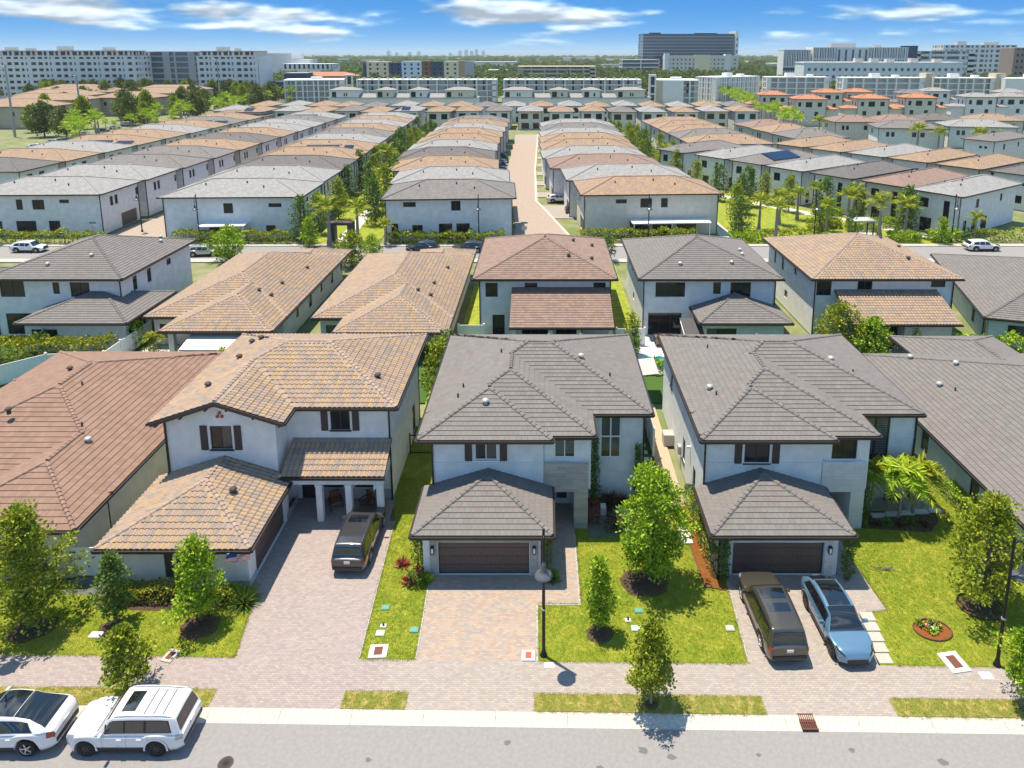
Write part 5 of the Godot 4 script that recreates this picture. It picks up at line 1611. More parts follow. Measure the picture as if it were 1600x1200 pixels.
	part("folding_arms", b.mesh(), M.white_frame, aw)
	# grey single storey house turned with the bend of the street
	var g := thing("house", "single storey pale green house with grey hip roof at the right of the second row", "house", Vector3(0, 0, 0))
	var tw: Array = [Rect2(1.6, 0.8, 1.5, 1.5)]
	block_walls(g, "wall", 0.6, 15.5, -0.6, -22, 0, 2.9, M.pale_green_stucco, tw, [], [Rect2(16.0, 0.6, 1.0, 1.6), Rect2(19.6, 0.5, 1.2, 1.8)])
	window(g, Vector3(0.6, 0, -0.6), X, tw[0]); window(g, Vector3(0.6, 0, -22), Vector3(0, 0, 1), Rect2(16.0, 0.6, 1.0, 1.6)); window(g, Vector3(0.6, 0, -22), Vector3(0, 0, 1), Rect2(19.6, 0.5, 1.2, 1.8))
	make_roofs(g, [[[0, 16, 0, -22.5, 3.02, 0.30, "hip"]]], style("grey"), 0, 77)
	g.position = Vector3(41.6, 0, -63.0)
	g.rotation.y = -deg_to_rad(17)
	# further neighbour at the far left
	g = thing("house", "single storey house with dark grey roof behind the white house at the far left", "house", Vector3(0, 0, 0))
	block_walls(g, "wall", -69.5, -56.5, -66.5, -78, 0, 2.9, M.white_stucco)
	make_roofs(g, [[[-70, -56, -66, -78.5, 3.02, 0.34, "hip"]]], style("grey"), 0, 78)
	# dark awning and dining set of the pale blue house
	aw = thing("awning", "dark grey folding awning beside the porch of the pale blue house", "awning", Vector3(13.9, 0, -62.5))
	b = Buf.new()
	b.quad(Vector3(-0.9, 1.75, 1.6), Vector3(1.0, 1.75, 1.6), Vector3(1.0, 2.6, -1.5), Vector3(-0.9, 2.6, -1.5)); b.quad(Vector3(-0.9, 2.56, -1.5), Vector3(1.0, 2.56, -1.5), Vector3(1.0, 1.7, 1.6), Vector3(-0.9, 1.7, 1.6))
	part("canopy", b.mesh(), mat("awning_grey", lin(0.07, 0.07, 0.075), 0.85), aw)
	b = Buf.new()
	b.box(Vector3(0.05, 1.72, 1.62), Vector3(2.0, 0.08, 0.06)); b.box(Vector3(-0.92, 2.16, 0.06), Vector3(0.05, 0.06, 3.2), Transform3D(Basis(Vector3.RIGHT, 0.26), Vector3(0, 0.02, 0.0)))
	part("frame", b.mesh(), M.white_frame, aw)
	low_table("long wooden dining table on the patio of the pale blue house", Vector3(11.9, 0, -64.3), Vector3(2.4, 0.74, 1.0), M.patio_leather, M.shutter_brown)
	for i in 4: chair("dining_chair", "wicker dining chair at the long patio table", Vector3(11.0 + i * 0.62, 0, -63.4), PI, mat("wicker", lin(0.22, 0.15, 0.10), 0.9) if i == 0 else M.wicker, M.shutter_brown, "dining chairs on the patio")
	# lounge set of the columned back porch
	var tealish := mat("cushion_tan", lin(0.30, 0.16, 0.10), 0.9)
	chair("lounge_chair", "white framed lounge chair left of the back porch column", Vector3(30.3, 0, -62.2), 0.4, tealish, M.white_frame)
	chair("lounge_chair", "white framed lounge chair at the right end of the back porch", Vector3(33.0, 0, -62.6), -0.9, tealish, M.white_frame)
	low_table("low white table between the lounge chairs of the back porch", Vector3(31.9, 0, -63.2), Vector3(1.2, 0.4, 0.7), M.white_frame, M.white_frame)
	# fences
	fence("white vinyl fence around the grass behind the brown roofed house", [Vector2(-52, -53.2), Vector2(-46.0, -55.2), Vector2(-43.5, -57.6), Vector2(-38.7, -58.0), Vector2(-38.7, -65.5)])
	fence("short white vinyl fence in front of the two tan roofed single storey houses", [Vector2(-31.0, -57.4), Vector2(-24.5, -57.4)])
	fence("white vinyl fence behind the grey roofed house at the right edge", [Vector2(31.6, -57.2), Vector2(41.6, -57.2), Vector2(44.5, -52.5)])
	fence("white vinyl fence across the gap beside the pink roofed house", [Vector2(-8.3, -64.3), Vector2(-5.8, -64.3)])
	fence("white vinyl fence between the pink roofed house and the pale blue house", [Vector2(6.9, -63.4), Vector2(9.6, -63.4)])
	fence("tall white vinyl fence closing the gravel path between the two grey houses", [Vector2(6.3, -49.6), Vector2(7.6, -49.6), Vector2(7.6, -44.6)], 2.0)
	# slim roof piece over the side door of the right hand grey house
	var sr := thing("side_canopy", "small grey metal canopy on the side wall between the two grey houses", "canopy", Vector3(8.2, 0, -53.2))
	b = Buf.new()
	b.quad(Vector3(-0.9, 2.5, 1.4), Vector3(0.9, 2.7, 1.4), Vector3(0.9, 2.7, -1.6), Vector3(-0.9, 2.5, -1.6)); b.quad(Vector3(-0.9, 2.44, -1.6), Vector3(0.9, 2.64, -1.6), Vector3(0.9, 2.64, 1.4), Vector3(-0.9, 2.44, 1.4))
	part("canopy", b.mesh(), M.vent_grey, sr)
	b = Buf.new()
	b.box(Vector3(-0.92, 2.45, -0.1), Vector3(0.1, 0.12, 3.1)); b.tube(Vector3(-0.85, 0, 1.3), Vector3(-0.85, 2.45, 1.3), 0.04, 0.04, 6)
	part("post", b.mesh(), M.bronze_metal, sr)

# ------------------------------------------------------------------ vehicles
func cars() -> void:
	var c := suv("paint_white", 4.7, 1.86, 1.70, "boxy")
	c.rails = true; c.rail = [0.42, 0.90]; c.rail_mat = "paint_white"
	c.glass.roof = [[0.455, 0.575, 0.34]]
	c.spokes = 10; c.rim_mat = "vent_dark"; c.arch_mat = "paint_white"; c.tail_mat = "lamp_clear"
	c.roof_lines = [0.66, 0.74, 0.82]
	make_car("parked_car", "white boxy off road car parked at the kerb, seen from its side", c, Vector3(-16.75, -0.08, -24.22), PI)
	c = suv("paint_white", 4.75, 1.92, 1.62, "sleek")
	c.clad = false; c.spokes = 5; c.rim_mat = "alloy"; c.H = 1.58
	c.wide = [[0.0, 0.66], [0.025, 0.80], [0.08, 0.93], [0.2, 1.0], [0.78, 1.0], [0.90, 0.96], [0.97, 0.86], [1.0, 0.74]]
	c.top = [[0.0, 0.40], [0.03, 0.49], [0.2, 0.585], [0.32, 0.62], [0.80, 0.67], [0.95, 0.69], [0.985, 0.66], [1.0, 0.56]]
	c.roof = [[0.20, 0.48], [0.235, 0.62], [0.36, 0.90], [0.44, 0.98], [0.54, 1.0], [0.66, 0.975], [0.78, 0.90], [0.88, 0.80], [0.945, 0.70], [0.955, 0.64]]
	c.roofw = [[0.3, 0.64], [0.45, 0.72], [0.62, 0.70], [0.80, 0.62], [0.95, 0.56]]
	c.cab = [0.20, 0.955]
	c.glass = {"ws": [0.24, 0.42], "rw": [0.655, 0.925], "side": [[0.40, 0.54, -0.08, 0.0], [0.55, 0.76, 0.0, 0.06]], "roof": [[0.425, 0.65, 0.48]], "quarter": [0.34, 0.78, 0.0, 0.06]}
	c.seams = [0.32, 0.54]
	make_car("parked_car", "white electric car with dark glass roof, cut off by the left edge", c, Vector3(-21.95, -0.08, -24.25), PI)
	c = suv("paint_charcoal", 5.0, 1.96, 1.77, "boxy")
	c.rails = true; c.rail = [0.42, 0.90]
	c.glass.roof = [[0.45, 0.585, 0.36]]
	c.roof_lines = [0.66, 0.76, 0.80]
	make_car("parked_car", "charcoal grey car parked by the columned porch, tail lights towards the street", c, Vector3(-10.45, 0.016, -35.55), PI / 2 - 0.02)
	c = suv("paint_olive", 5.0, 1.98, 1.76, "boxy")
	c.glass.roof = [[0.43, 0.575, 0.40], [0.63, 0.735, 0.36]]
	c.rails = true; c.rail = [0.42, 0.88]; c.rail_mat = "car_trim"; c.tail = [0.965, 0.998, 0.50, 0.74]
	make_car("parked_car", "dark olive car with two sunroofs, left of the light blue car", c, Vector3(11.1, 0.016, -29.9), PI / 2 + 0.03)
	c = suv("paint_blue", 4.8, 1.9, 1.64, "sleek")
	c.wide = [[0.0, 0.56], [0.015, 0.68], [0.05, 0.84], [0.11, 0.95], [0.2, 1.0], [0.8, 1.0], [0.92, 0.95], [0.98, 0.84], [1.0, 0.74]]
	c.top = [[0.0, 0.36], [0.012, 0.44], [0.05, 0.515], [0.14, 0.565], [0.25, 0.60], [0.35, 0.62], [0.8, 0.66], [0.95, 0.67], [1.0, 0.58]]
	c.roof = [[0.215, 0.46], [0.238, 0.61], [0.36, 0.90], [0.43, 0.98], [0.52, 1.0], [0.68, 0.98], [0.80, 0.92], [0.86, 0.87], [0.965, 0.66], [0.975, 0.58]]
	c.roofw = [[0.3, 0.66], [0.45, 0.72], [0.8, 0.68], [1.0, 0.62]]
	c.cab = [0.215, 0.975]
	c.glass = {"ws": [0.242, 0.42], "rw": [0.80, 0.955], "side": [[0.385, 0.51, -0.06, 0.0], [0.525, 0.68, 0.0, 0.0], [0.695, 0.80, 0.0, 0.05]], "quarter": [0.35, 0.82, 0.0, 0.05], "roof": [[0.425, 0.79, 0.42]]}
	c.grille = [0.30, 0.52, 0.90]; c.head = [0.012, 0.10, 0.47, 0.56]; c.rim_mat = "vent_dark"; c.head_mat = "car_trim"
	make_car("parked_car", "light blue car on the drive, bonnet towards the street", c, Vector3(14.15, 0.016, -29.65), -PI / 2 + 0.03)
	# cars seen over the roofs
	far_car("parked_car", "dark navy car parked in the middle street, left of the black one", "paint_navy", Vector3(-17.2, -0.07, -96.6), PI)
	far_car("parked_car", "black car parked in the middle street beside the pink brown roof", "paint_charcoal", Vector3(-10.6, -0.07, -96.4), PI)
	far_car("parked_car", "white car on the middle street behind the dark grey roof at the far left", "paint_white", Vector3(-73.0, -0.07, -96.5), 0)
	far_car("parked_car", "silver car on the middle street beside the bushy tree", "paint_silver", Vector3(-47.2, -0.07, -94.5), 0.1)
	far_car("parked_car", "white car on the middle street at the far right", "paint_white", Vector3(62.5, -0.07, -97.2), 0.0)
	far_car("parked_car", "white car parked beside the central lane", "paint_white", Vector3(2.8, 0.05, -130), 0.1)
	far_car("parked_car", "dark blue car parked in front of the white car beside the central lane", "paint_navy", Vector3(6.0, 0.05, -121), 0.1)
	R.seed = 515
	for i in 5: far_car("parked_car", "dark car standing at a garage on the left of the central lane", ["paint_charcoal", "paint_navy", "paint_silver", "paint_charcoal", "paint_white"][i], Vector3(-10.2 - i * 0.7, 0.05, -152 - i * 11.5), PI, "cars standing at garages on the left of the central lane").set_meta("label", ["charcoal", "navy", "silver", "second charcoal", "white"][i] + " car at a garage on the left side of the central lane")

# ------------------------------------------------------------------ trees, shrubs and flower beds of the front row
func bed(called: String, at: Vector3, rx: float, rz: float, m: Material, sd: int, y := 0.03, parent: Node = self) -> MeshInstance3D:
	R.seed = sd
	var b := Buf.new()
	var ring: Array = []
	for i in 22:
		var a := TAU * i / 22
		var k := R.randf_range(0.88, 1.08)
		ring.append(at + Vector3(cos(a) * rx * k, y, sin(a) * rz * k))
	for i in 22:
		b.poly([at + Vector3(0, y + 0.05, 0), ring[(i + 1) % 22], ring[i]])
	return setting(called, b, m, parent)

func ring_edge(label: String, at: Vector3, r: float, rz: float, m: Material) -> void:
	var b := Buf.new()
	for i in 24:
		var a := TAU * i / 24; var c := TAU * (i + 1) / 24
		b.tube(at + Vector3(cos(a) * r, 0.05, sin(a) * rz), at + Vector3(cos(c) * r, 0.05, sin(c) * rz), 0.04, 0.04, 5, false)
	tag(part("bed_edging", b.mesh(), m, self), label, "edging")

func gardens() -> void:
	var oak := {"h": 6.2, "trunk": 0.8, "r": 2.15, "shape": "cone", "clumps": 95, "leaves": 89, "size": 0.18, "cr": 0.55, "tone": "oak", "tr": 0.1}
	tree("oak_tree", "large bushy yellow green tree at the left edge before the brown roofed house", "tree", oak, 1, Vector3(-24.9, 0, -29.7))
	tree("holly_tree", "slim dark green young tree before the tan roofed garage", "tree", {"h": 3.75, "trunk": 0.7, "r": 0.95, "shape": "cone", "clumps": 60, "leaves": 58, "size": 0.14, "cr": 0.3, "tone": "dark", "tr": 0.06}, 2, Vector3(-20.97, 0, -29.9))
	tree("young_tree", "bright green young tree before the small shuttered window of the garage", "tree", {"h": 4.4, "trunk": 0.8, "r": 1.4, "shape": "cone", "clumps": 70, "leaves": 70, "size": 0.17, "cr": 0.40, "tone": "lime", "tr": 0.06}, 3, Vector3(-16.9, 0, -30.1))
	tree("verge_tree", "round green street tree behind the white boxy car", "tree", {"h": 3.3, "trunk": 0.9, "r": 1.15, "shape": "cone", "clumps": 95, "leaves": 66, "size": 0.14, "cr": 0.34, "tone": "oak", "tr": 0.05}, 4, Vector3(-18.2, 0, -26.0))
	tree("young_tree", "narrow bright green young tree right of the central lamp post", "tree", {"h": 3.9, "trunk": 0.6, "r": 0.78, "shape": "cone", "clumps": 66, "leaves": 61, "size": 0.14, "cr": 0.30, "tone": "lime", "tr": 0.05}, 5, Vector3(2.66, 0, -29.5))
	tree("garden_tree", "tall dense bright green tree on the lawn between the two grey houses", "tree", {"h": 6.3, "trunk": 0.9, "r": 1.75, "shape": "column", "clumps": 120, "leaves": 86, "size": 0.18, "cr": 0.46, "tone": "lime", "tr": 0.09}, 6, Vector3(5.6, 0, -32.9))
	tree("verge_tree", "green street tree with pale trunk in the middle verge strip", "tree", {"h": 4.0, "trunk": 1.0, "r": 1.2, "shape": "cone", "clumps": 105, "leaves": 68, "size": 0.14, "cr": 0.34, "tone": "oak", "tr": 0.055, "bark": "palm_bark"}, 7, Vector3(4.6, 0.04, -25.55))
	tree("oak_tree", "large bushy tree in a mulch ring beside the right hand lamp post", "tree", {"h": 5.9, "trunk": 1.0, "r": 2.25, "shape": "cone", "clumps": 100, "leaves": 81, "size": 0.18, "cr": 0.50, "tone": "oak", "tr": 0.1}, 8, Vector3(22.3, 0, -31.2))
	tree("verge_tree", "round green street tree cut off by the right edge", "tree", {"h": 3.6, "trunk": 1.1, "r": 1.15, "shape": "cone", "clumps": 70, "leaves": 61, "size": 0.15, "cr": 0.34, "tone": "lime", "tr": 0.05}, 9, Vector3(20.35, 0.04, -25.35))
	bed("mulch_bed", Vector3(-24.9, 0, -29.6), 1.1, 0.9, M.mulch_brown, 11)
	bed("mulch_bed", Vector3(-20.9, 0, -29.6), 0.8, 0.6, M.mulch_brown, 12)
	bed("mulch_bed", Vector3(-16.8, 0, -29.7), 1.0, 0.8, M.mulch_brown, 13)
	bed("mulch_bed", Vector3(2.7, 0, -29.3), 0.65, 0.6, M.mulch_brown, 14)
	bed("mulch_bed", Vector3(5.3, 0, -32.6), 1.35, 1.0, M.mulch_brown, 15)
	bed("mulch_bed", Vector3(22.1, 0, -31.0), 1.0, 0.8, M.mulch_brown, 16)
	bed("mulch_bed", Vector3(4.6, 0, -25.5), 0.35, 0.25, M.mulch_brown, 17, 0.05)
	ring_edge("round brown edging of the mulch ring under the large right hand tree", Vector3(22.1, 0.02, -31.0), 1.1, 0.9, M.rust)
	bed("flower_bed", Vector3(18.85, 0, -29.5), 0.85, 0.62, M.mulch_orange, 18)
	ring_edge("round rusty edging of the small flower bed on the right hand lawn", Vector3(18.85, 0.02, -29.5), 0.88, 0.66, M.rust)
	R.seed = 99
	for i in 9:
		var q := Vector3(18.55 + R.randf_range(-0.45, 0.6), 0.06, -29.55 + R.randf_range(-0.35, 0.35))
		var o := spiky("flowering_plant", "small white and yellow flowering plant in the round flower bed", q, R.randf_range(0.2, 0.32), 46, ["dark", "lime", "gold"][i % 3], 300 + i, "plants of the round flower bed", 0.2)
		var fb := Buf.new()
		for k in 9:
			fb.col = Color(0.85, 0.85, 0.8) if i % 3 else Color(0.8, 0.6, 0.05)
			var d := rand_dir(1.2) * 0.22
			leaf(fb, d + Vector3.UP * 0.08, rand_dir(1.5), 0.08, 0.5, fb.col)
		part("blossoms", fb.mesh(), M.leaf, o)
	# shrubs before the tan roofed garage
	bed("mulch_bed", Vector3(-19.0, 0, -31.5), 4.0, 0.75, M.mulch_brown, 19)
	hedge("low golden green hedge under the white garage wall", Vector3(-20.2, 0, -31.5), Vector3(3.6, 0.75, 0.8), 1500, 0.14, "olive", 21)
	hedge("yellow flowering shrub at the end of the low hedge", Vector3(-21.6, 0, -31.2), Vector3(0.9, 0.55, 0.7), 420, 0.13, "gold", 22, 0, "shrub", "shrub")
	spiky("ornamental_grass", "tall tuft of ornamental grass at the garage corner beside the drive", Vector3(-15.3, 0, -31.2), 1.0, 420, "dark", 23, "", 0.025)
	hedge("golden shrub right of the bright green young tree", Vector3(-16.2, 0, -31.3), Vector3(1.1, 0.8, 0.7), 480, 0.14, "gold", 24, 0, "shrub", "shrub")
	hedge("dark shrub by the white gate of the brown roofed house", Vector3(-26.4, 0, -32.2), Vector3(1.6, 1.0, 0.8), 600, 0.15, "dark", 25, 0, "shrub", "shrub")
	# left side of the middle garage
	hedge("dark climbing hedge along the left wall of the middle garage", Vector3(-6.85, 0, -34.9), Vector3(2.9, 1.9, 0.55), 1700, 0.13, "dark", 26, PI / 2)
	for q in [[-7.15, -32.6, 0.55, "pinkish red cordyline nearest the street"], [-6.75, -33.0, 0.6, "pinkish red cordyline against the garage corner"], [-7.7, -33.9, 0.5, "pinkish red cordyline on the grass strip"]]:
		spiky("cordyline", q[3], Vector3(q[0], 0.0, q[1]), q[2], 60, "red", int(q[1] * 10), "cordylines left of the middle garage", 0.12)
	spiky("bushy_plant", "bright green bushy plant at the left corner of the middle garage", Vector3(-6.3, 0, -32.75), 0.55, 130, "lime", 27, "", 0.14)
	hedge("dark leafy shrub between the cordylines and the garage", Vector3(-6.75, 0, -32.45), Vector3(0.7, 0.55, 0.5), 260, 0.12, "dark", 28, 0, "shrub", "shrub")
	# right side of the middle garage and entry garden
	hedge("narrow climbing plant on the right wall of the middle garage", Vector3(0.2, 0, -34.2), Vector3(1.9, 2.0, 0.35), 900, 0.12, "dark", 29, PI / 2)
	spiky("bushy_plant", "green leafy plant behind the central lamp post", Vector3(0.35, 0, -32.9), 0.6, 130, "dark", 30, "", 0.14)
	sheet("gravel_bed", [Vector2(2.62, -36.2), Vector2(4.3, -36.2), Vector2(4.6, -39.8), Vector2(2.62, -39.8)], 0.03, M.blue_gravel)
	sheet("mulch_bed", [Vector2(4.3, -36.4), Vector2(6.1, -37.0), Vector2(6.1, -39.8), Vector2(4.6, -39.8)], 0.028, M.mulch_brown)
	tree("cypress", "slim dark cypress beside the stone entry tower", "cypress", {"h": 4.7, "trunk": 0.1, "r": 0.34, "shape": "cone", "clumps": 80, "leaves": 34, "size": 0.11, "cr": 0.17, "tone": "dark", "tr": 0.05}, 31, Vector3(3.15, 0, -39.2))
	tree("cypress", "slim dark cypress behind the tall bright green tree", "cypress", {"h": 3.9, "trunk": 0.1, "r": 0.30, "shape": "cone", "clumps": 60, "leaves": 34, "size": 0.11, "cr": 0.16, "tone": "dark", "tr": 0.05}, 32, Vector3(5.75, 0, -39.4))
	spiky("fountain_grass", "brown fountain grass under the tall window", Vector3(4.0, 0, -39.1), 0.95, 380, "brown", 33, "", 0.03)
	spiky("fountain_grass", "brown fountain grass right of the white block", Vector3(4.8, 0, -39.0), 0.85, 330, "brown", 34, "", 0.03)
	spiky("blue_shrub", "blue green spiky shrub left of the tall bright green tree", Vector3(4.75, 0, -37.4), 0.95, 330, "blue", 35, "", 0.10)
	hedge("dark shrub in the mulch between the tower and the blue shrub", Vector3(4.1, 0, -37.0), Vector3(0.9, 0.8, 0.9), 520, 0.12, "brown", 36, 0, "shrub", "shrub")
	hedge("reddish shrub at the foot of the stone entry tower", Vector3(2.95, 0, -37.8), Vector3(0.6, 0.8, 1.4), 560, 0.12, "red", 37, 0, "shrub", "shrub")
	var wb := Buf.new()
	wb.chamfer(Vector3(0, 0.25, 0), Vector3(0.35, 0.5, 0.5), 0.03)
	tag(part("stone_block", wb.mesh(), M.white_concrete, self), "white stone block standing on the blue gravel", "stone").position = Vector3(3.6, 0.02, -38.4)
	# stepping stones of the side yards
	for i in 6:
		var b := Buf.new()
		b.chamfer(Vector3(0, 0.02, 0), Vector3(0.62, 0.05, 0.42), 0.012)
		tag(part("stepping_stone", b.mesh(), M.white_concrete, self), ["nearest", "second", "third", "fourth", "fifth", "farthest"][i] + " pale stepping stone in the dark grass beside the middle house", "stepping stone", "stepping stones beside the middle house").position = Vector3(6.95, 0.02, -41.5 - i * 0.88)
	for i in 3:
		var b := Buf.new()
		b.chamfer(Vector3(0, 0.02, 0), Vector3(0.62, 0.05, 0.40), 0.012)
		tag(part("stepping_stone", b.mesh(), M.white_concrete, self), ["nearest", "middle", "farthest"][i] + " of three pale stepping stones beside the orange mulch", "stepping stone", "stepping stones beside the orange mulch").position = Vector3(8.2, 0.055, -35.8 - i * 0.52)
	for i in 5:
		var b := Buf.new()
		b.chamfer(Vector3(0, 0.02, 0), Vector3(0.66, 0.05, 0.56), 0.012)
		tag(part("stepping_stone", b.mesh(), M.concrete, self), ["nearest", "second", "third", "fourth", "farthest"][i] + " square stepping stone right of the light blue car", "stepping stone", "stepping stones right of the light blue car").position = Vector3(15.72 + i * 0.09, 0.02, -27.85 - i * 0.62)
	# orange mulch strip and its hedge
	sheet("mulch_strip", [Vector2(8.45, -32.35), Vector2(9.5, -32.1), Vector2(9.72, -33.1), Vector2(9.1, -36), Vector2(8.85, -39.0), Vector2(8.3, -39.0), Vector2(8.35, -35.5)], 0.03, M.mulch_orange)
	sheet("mulch_edging", [Vector2(8.25, -39.0), Vector2(8.29, -39.0), Vector2(8.36, -35.5), Vector2(8.46, -32.4), Vector2(9.5, -32.12), Vector2(9.5, -32.05), Vector2(8.40, -32.32), Vector2(8.30, -35.5)], 0.07, M.rust, 0.07)
	R.seed = 55
	for i in 7:
		hedge(["nearest", "second", "third", "fourth", "fifth", "sixth", "farthest"][i] + " shrub of the row in the orange mulch strip", Vector3(9.12 - i * 0.02, 0, -33.5 - i * 0.93), Vector3(0.55, 1.0 + R.randf() * 0.5, 0.75), 420, 0.12, ["dark", "oak", "dark", "olive", "dark", "oak", "dark"][i], 60 + i, 0, "shrub", "shrub", "shrubs of the orange mulch strip")
	tree("cypress", "slim dark cypress left of the right hand garage door", "cypress", {"h": 2.7, "trunk": 0.1, "r": 0.3, "shape": "column", "clumps": 46, "leaves": 34, "size": 0.10, "cr": 0.14, "tone": "dark", "tr": 0.04}, 38, Vector3(9.6, 0, -32.85))
	tree("cypress", "slim dark cypress right of the right hand garage door", "cypress", {"h": 2.7, "trunk": 0.1, "r": 0.36, "shape": "column", "clumps": 48, "leaves": 34, "size": 0.10, "cr": 0.15, "tone": "dark", "tr": 0.04}, 39, Vector3(16.2, 0, -32.85))
	tree("cypress", "slim dark cypress beside the white stone entry", "cypress", {"h": 3.4, "trunk": 0.1, "r": 0.35, "shape": "column", "clumps": 50, "leaves": 34, "size": 0.10, "cr": 0.15, "tone": "dark", "tr": 0.04}, 40, Vector3(19.0, 0, -37.6))
	# palm corner of the right hand house
	sheet("patio", [Vector2(19.6, -38.0), Vector2(24.2, -38.6), Vector2(23.6, -42.5), Vector2(19.6, -40.2)], 0.03, M.concrete)
	sheet("mulch_bed", [Vector2(18.6, -37.0), Vector2(22.6, -36.6), Vector2(23.6, -37.6), Vector2(23.9, -38.4), Vector2(18.8, -38.6)], 0.04, M.mulch_brown)
	R.seed = 57
	for i in 5:
		var b := Buf.new()
		b.chamfer(Vector3(0, 0.08, 0), Vector3(0.85, 0.16, 0.35), 0.04)
		tag(part("border_stone", b.mesh(), M.white_concrete, self), ["leftmost", "second", "third", "fourth", "rightmost"][i] + " pale border stone of the patio under the palms", "stone", "border stones of the palm patio").position = Vector3(20.2 + i * 0.92, 0.02, -38.05 - i * 0.12)
	palm("golden palm leaning over the patio, leftmost of three", Vector3(19.9, 0, -38.6), 2.2, 2.0, 15, "oak", 41, 0.07, false)
	palm("golden palm in the middle of three over the patio", Vector3(21.2, 0, -37.7), 2.5, 2.3, 17, "lime", 42, 0.07, false)
	palm("golden palm with yellow fronds, rightmost of three over the patio", Vector3(22.3, 0, -38.2), 2.4, 2.3, 17, "gold", 43, 0.07, false)
	for i in 6:
		spiky("low_plant", ["first", "second", "third", "fourth", "fifth", "sixth"][i] + " low plant from the left in the bed under the palms", Vector3(18.9 + i * 0.72, 0.03, -37.3 + 0.1 * (i % 2)), 0.42, 90, ["dark", "brown"][i % 2], 70 + i, "low plants under the palms", 0.1)
	chair("garden_chair", "dark red wooden garden chair on the patio under the palms", Vector3(21.7, 0.03, -39.4), 0.2, M.rust, M.rust)
	chair("garden_chair", "white garden chair on the patio behind the left palm", Vector3(20.1, 0.03, -39.6), 0.6, M.white_frame, M.white_frame)
	hedge("clipped green hedge along the pale green wall at the right", Vector3(25.55, 0, -38.4), Vector3(3.6, 1.05, 0.7), 1600, 0.14, "lime", 44, PI / 2)
	var br := Buf.new()
	R.seed = 58
	for i in 26:
		var a := Vector3(17.9 + R.randf() * 1.0, 0.04 + R.randf() * 0.08, -33.6 + R.randf_range(-0.15, 0.15))
		br.tube(a, a + Vector3(R.randf_range(-0.45, 0.45), R.randf_range(-0.02, 0.08), R.randf_range(-0.1, 0.1)), 0.02, 0.008, 4, false)
	tag(part("branch_pile", br.mesh(), M.bark, self), "small heap of cut brown branches on the right hand lawn", "branches", "", "stuff")
	# shrubs of the back gardens
	hedge("golden green hedge behind the white fence at the left", Vector3(-46.0, 0, -60.0), Vector3(13.5, 1.9, 1.6), 3600, 0.26, "gold", 45, 0.05, "hedge", "hedge", "", 0.3)
	hedge("bright green bush beside the white fence and the grey porch", Vector3(-39.6, 0, -63.2), Vector3(2.2, 2.2, 1.8), 900, 0.24, "lime", 46, 0, "shrub", "shrub", "", 0.3)
	palm("small golden palm on the white patio of the tan roofed house", Vector3(-36.4, 0, -61.6), 1.3, 1.5, 12, "gold", 47, 0.09, false)
	palm("small palm at the corner of the grey porch", Vector3(-46.4, 0, -61.0), 1.6, 1.4, 11, "dark", 48, 0.08, false)
	hedge("round green bush at the foot of the small golden palm", Vector3(-36.2, 0, -60.9), Vector3(1.3, 0.9, 1.1), 420, 0.16, "dark", 49, 0, "shrub", "shrub")
	hedge("yellow bush in the corner between the brown roof and the tan roof", Vector3(-27.5, 0, -57.0), Vector3(1.6, 2.2, 1.4), 600, 0.22, "gold", 50, 0, "shrub", "shrub")
	var yard := {"h": 5.6, "trunk": 0.6, "r": 1.25, "shape": "column", "clumps": 60, "leaves": 34, "size": 0.24, "cr": 0.42, "tone": "oak", "tr": 0.07}
	tree("garden_tree", "green tree in the gap between the tan roofed and the middle house", "tree", yard, 51, Vector3(-8.35, 0, -51.5))
	tree("garden_tree", "smaller green tree behind the one in the narrow gap", "tree", {"h": 4.6, "trunk": 0.5, "r": 1.1, "shape": "column", "clumps": 50, "leaves": 32, "size": 0.24, "cr": 0.42, "tone": "dark", "tr": 0.07}, 52, Vector3(-8.0, 0, -55.0))
	tree("garden_tree", "slim green tree at the corner of the pale blue house", "tree", {"h": 3.9, "trunk": 0.4, "r": 0.7, "shape": "column", "clumps": 44, "leaves": 26, "size": 0.22, "cr": 0.3, "tone": "oak", "tr": 0.06}, 53, Vector3(8.2, 0, -61.4))
	tree("garden_tree", "thin green sapling beside the white patio", "tree", {"h": 2.6, "trunk": 0.3, "r": 0.5, "shape": "column", "clumps": 30, "leaves": 24, "size": 0.2, "cr": 0.25, "tone": "dark", "tr": 0.05}, 54, Vector3(8.0, 0, -58.6))
	tree("garden_tree", "round bushy tree left of the columned back porch", "tree", {"h": 4.6, "trunk": 0.4, "r": 2.3, "shape": "round", "clumps": 80, "leaves": 44, "size": 0.24, "cr": 0.55, "tone": "oak", "tr": 0.09}, 55, Vector3(27.6, 0, -62.2))
	tree("garden_tree", "lower bushy tree against the columned back porch", "tree", {"h": 3.6, "trunk": 0.3, "r": 1.7, "shape": "round", "clumps": 60, "leaves": 40, "size": 0.24, "cr": 0.5, "tone": "lime", "tr": 0.07}, 56, Vector3(30.2, 0, -60.9))
	hedge("bright green bushes behind the white fence at the right", Vector3(40.5, 0, -59.6), Vector3(5.6, 2.2, 2.0), 1900, 0.25, "lime", 57, -0.2, "hedge", "hedge", "", 0.4)
	hedge("golden bush at the end of the white fence at the right", Vector3(44.6, 0, -57.0), Vector3(2.4, 1.6, 2.0), 800, 0.24, "gold", 58, 0, "shrub", "shrub", "", 0.3)
	tree("cypress", "slim dark cypress on the back porch corner", "cypress", {"h": 2.6, "trunk": 0.1, "r": 0.35, "shape": "column", "clumps": 40, "leaves": 22, "size": 0.15, "cr": 0.16, "tone": "dark", "tr": 0.04}, 59, Vector3(34.3, 0, -61.0))
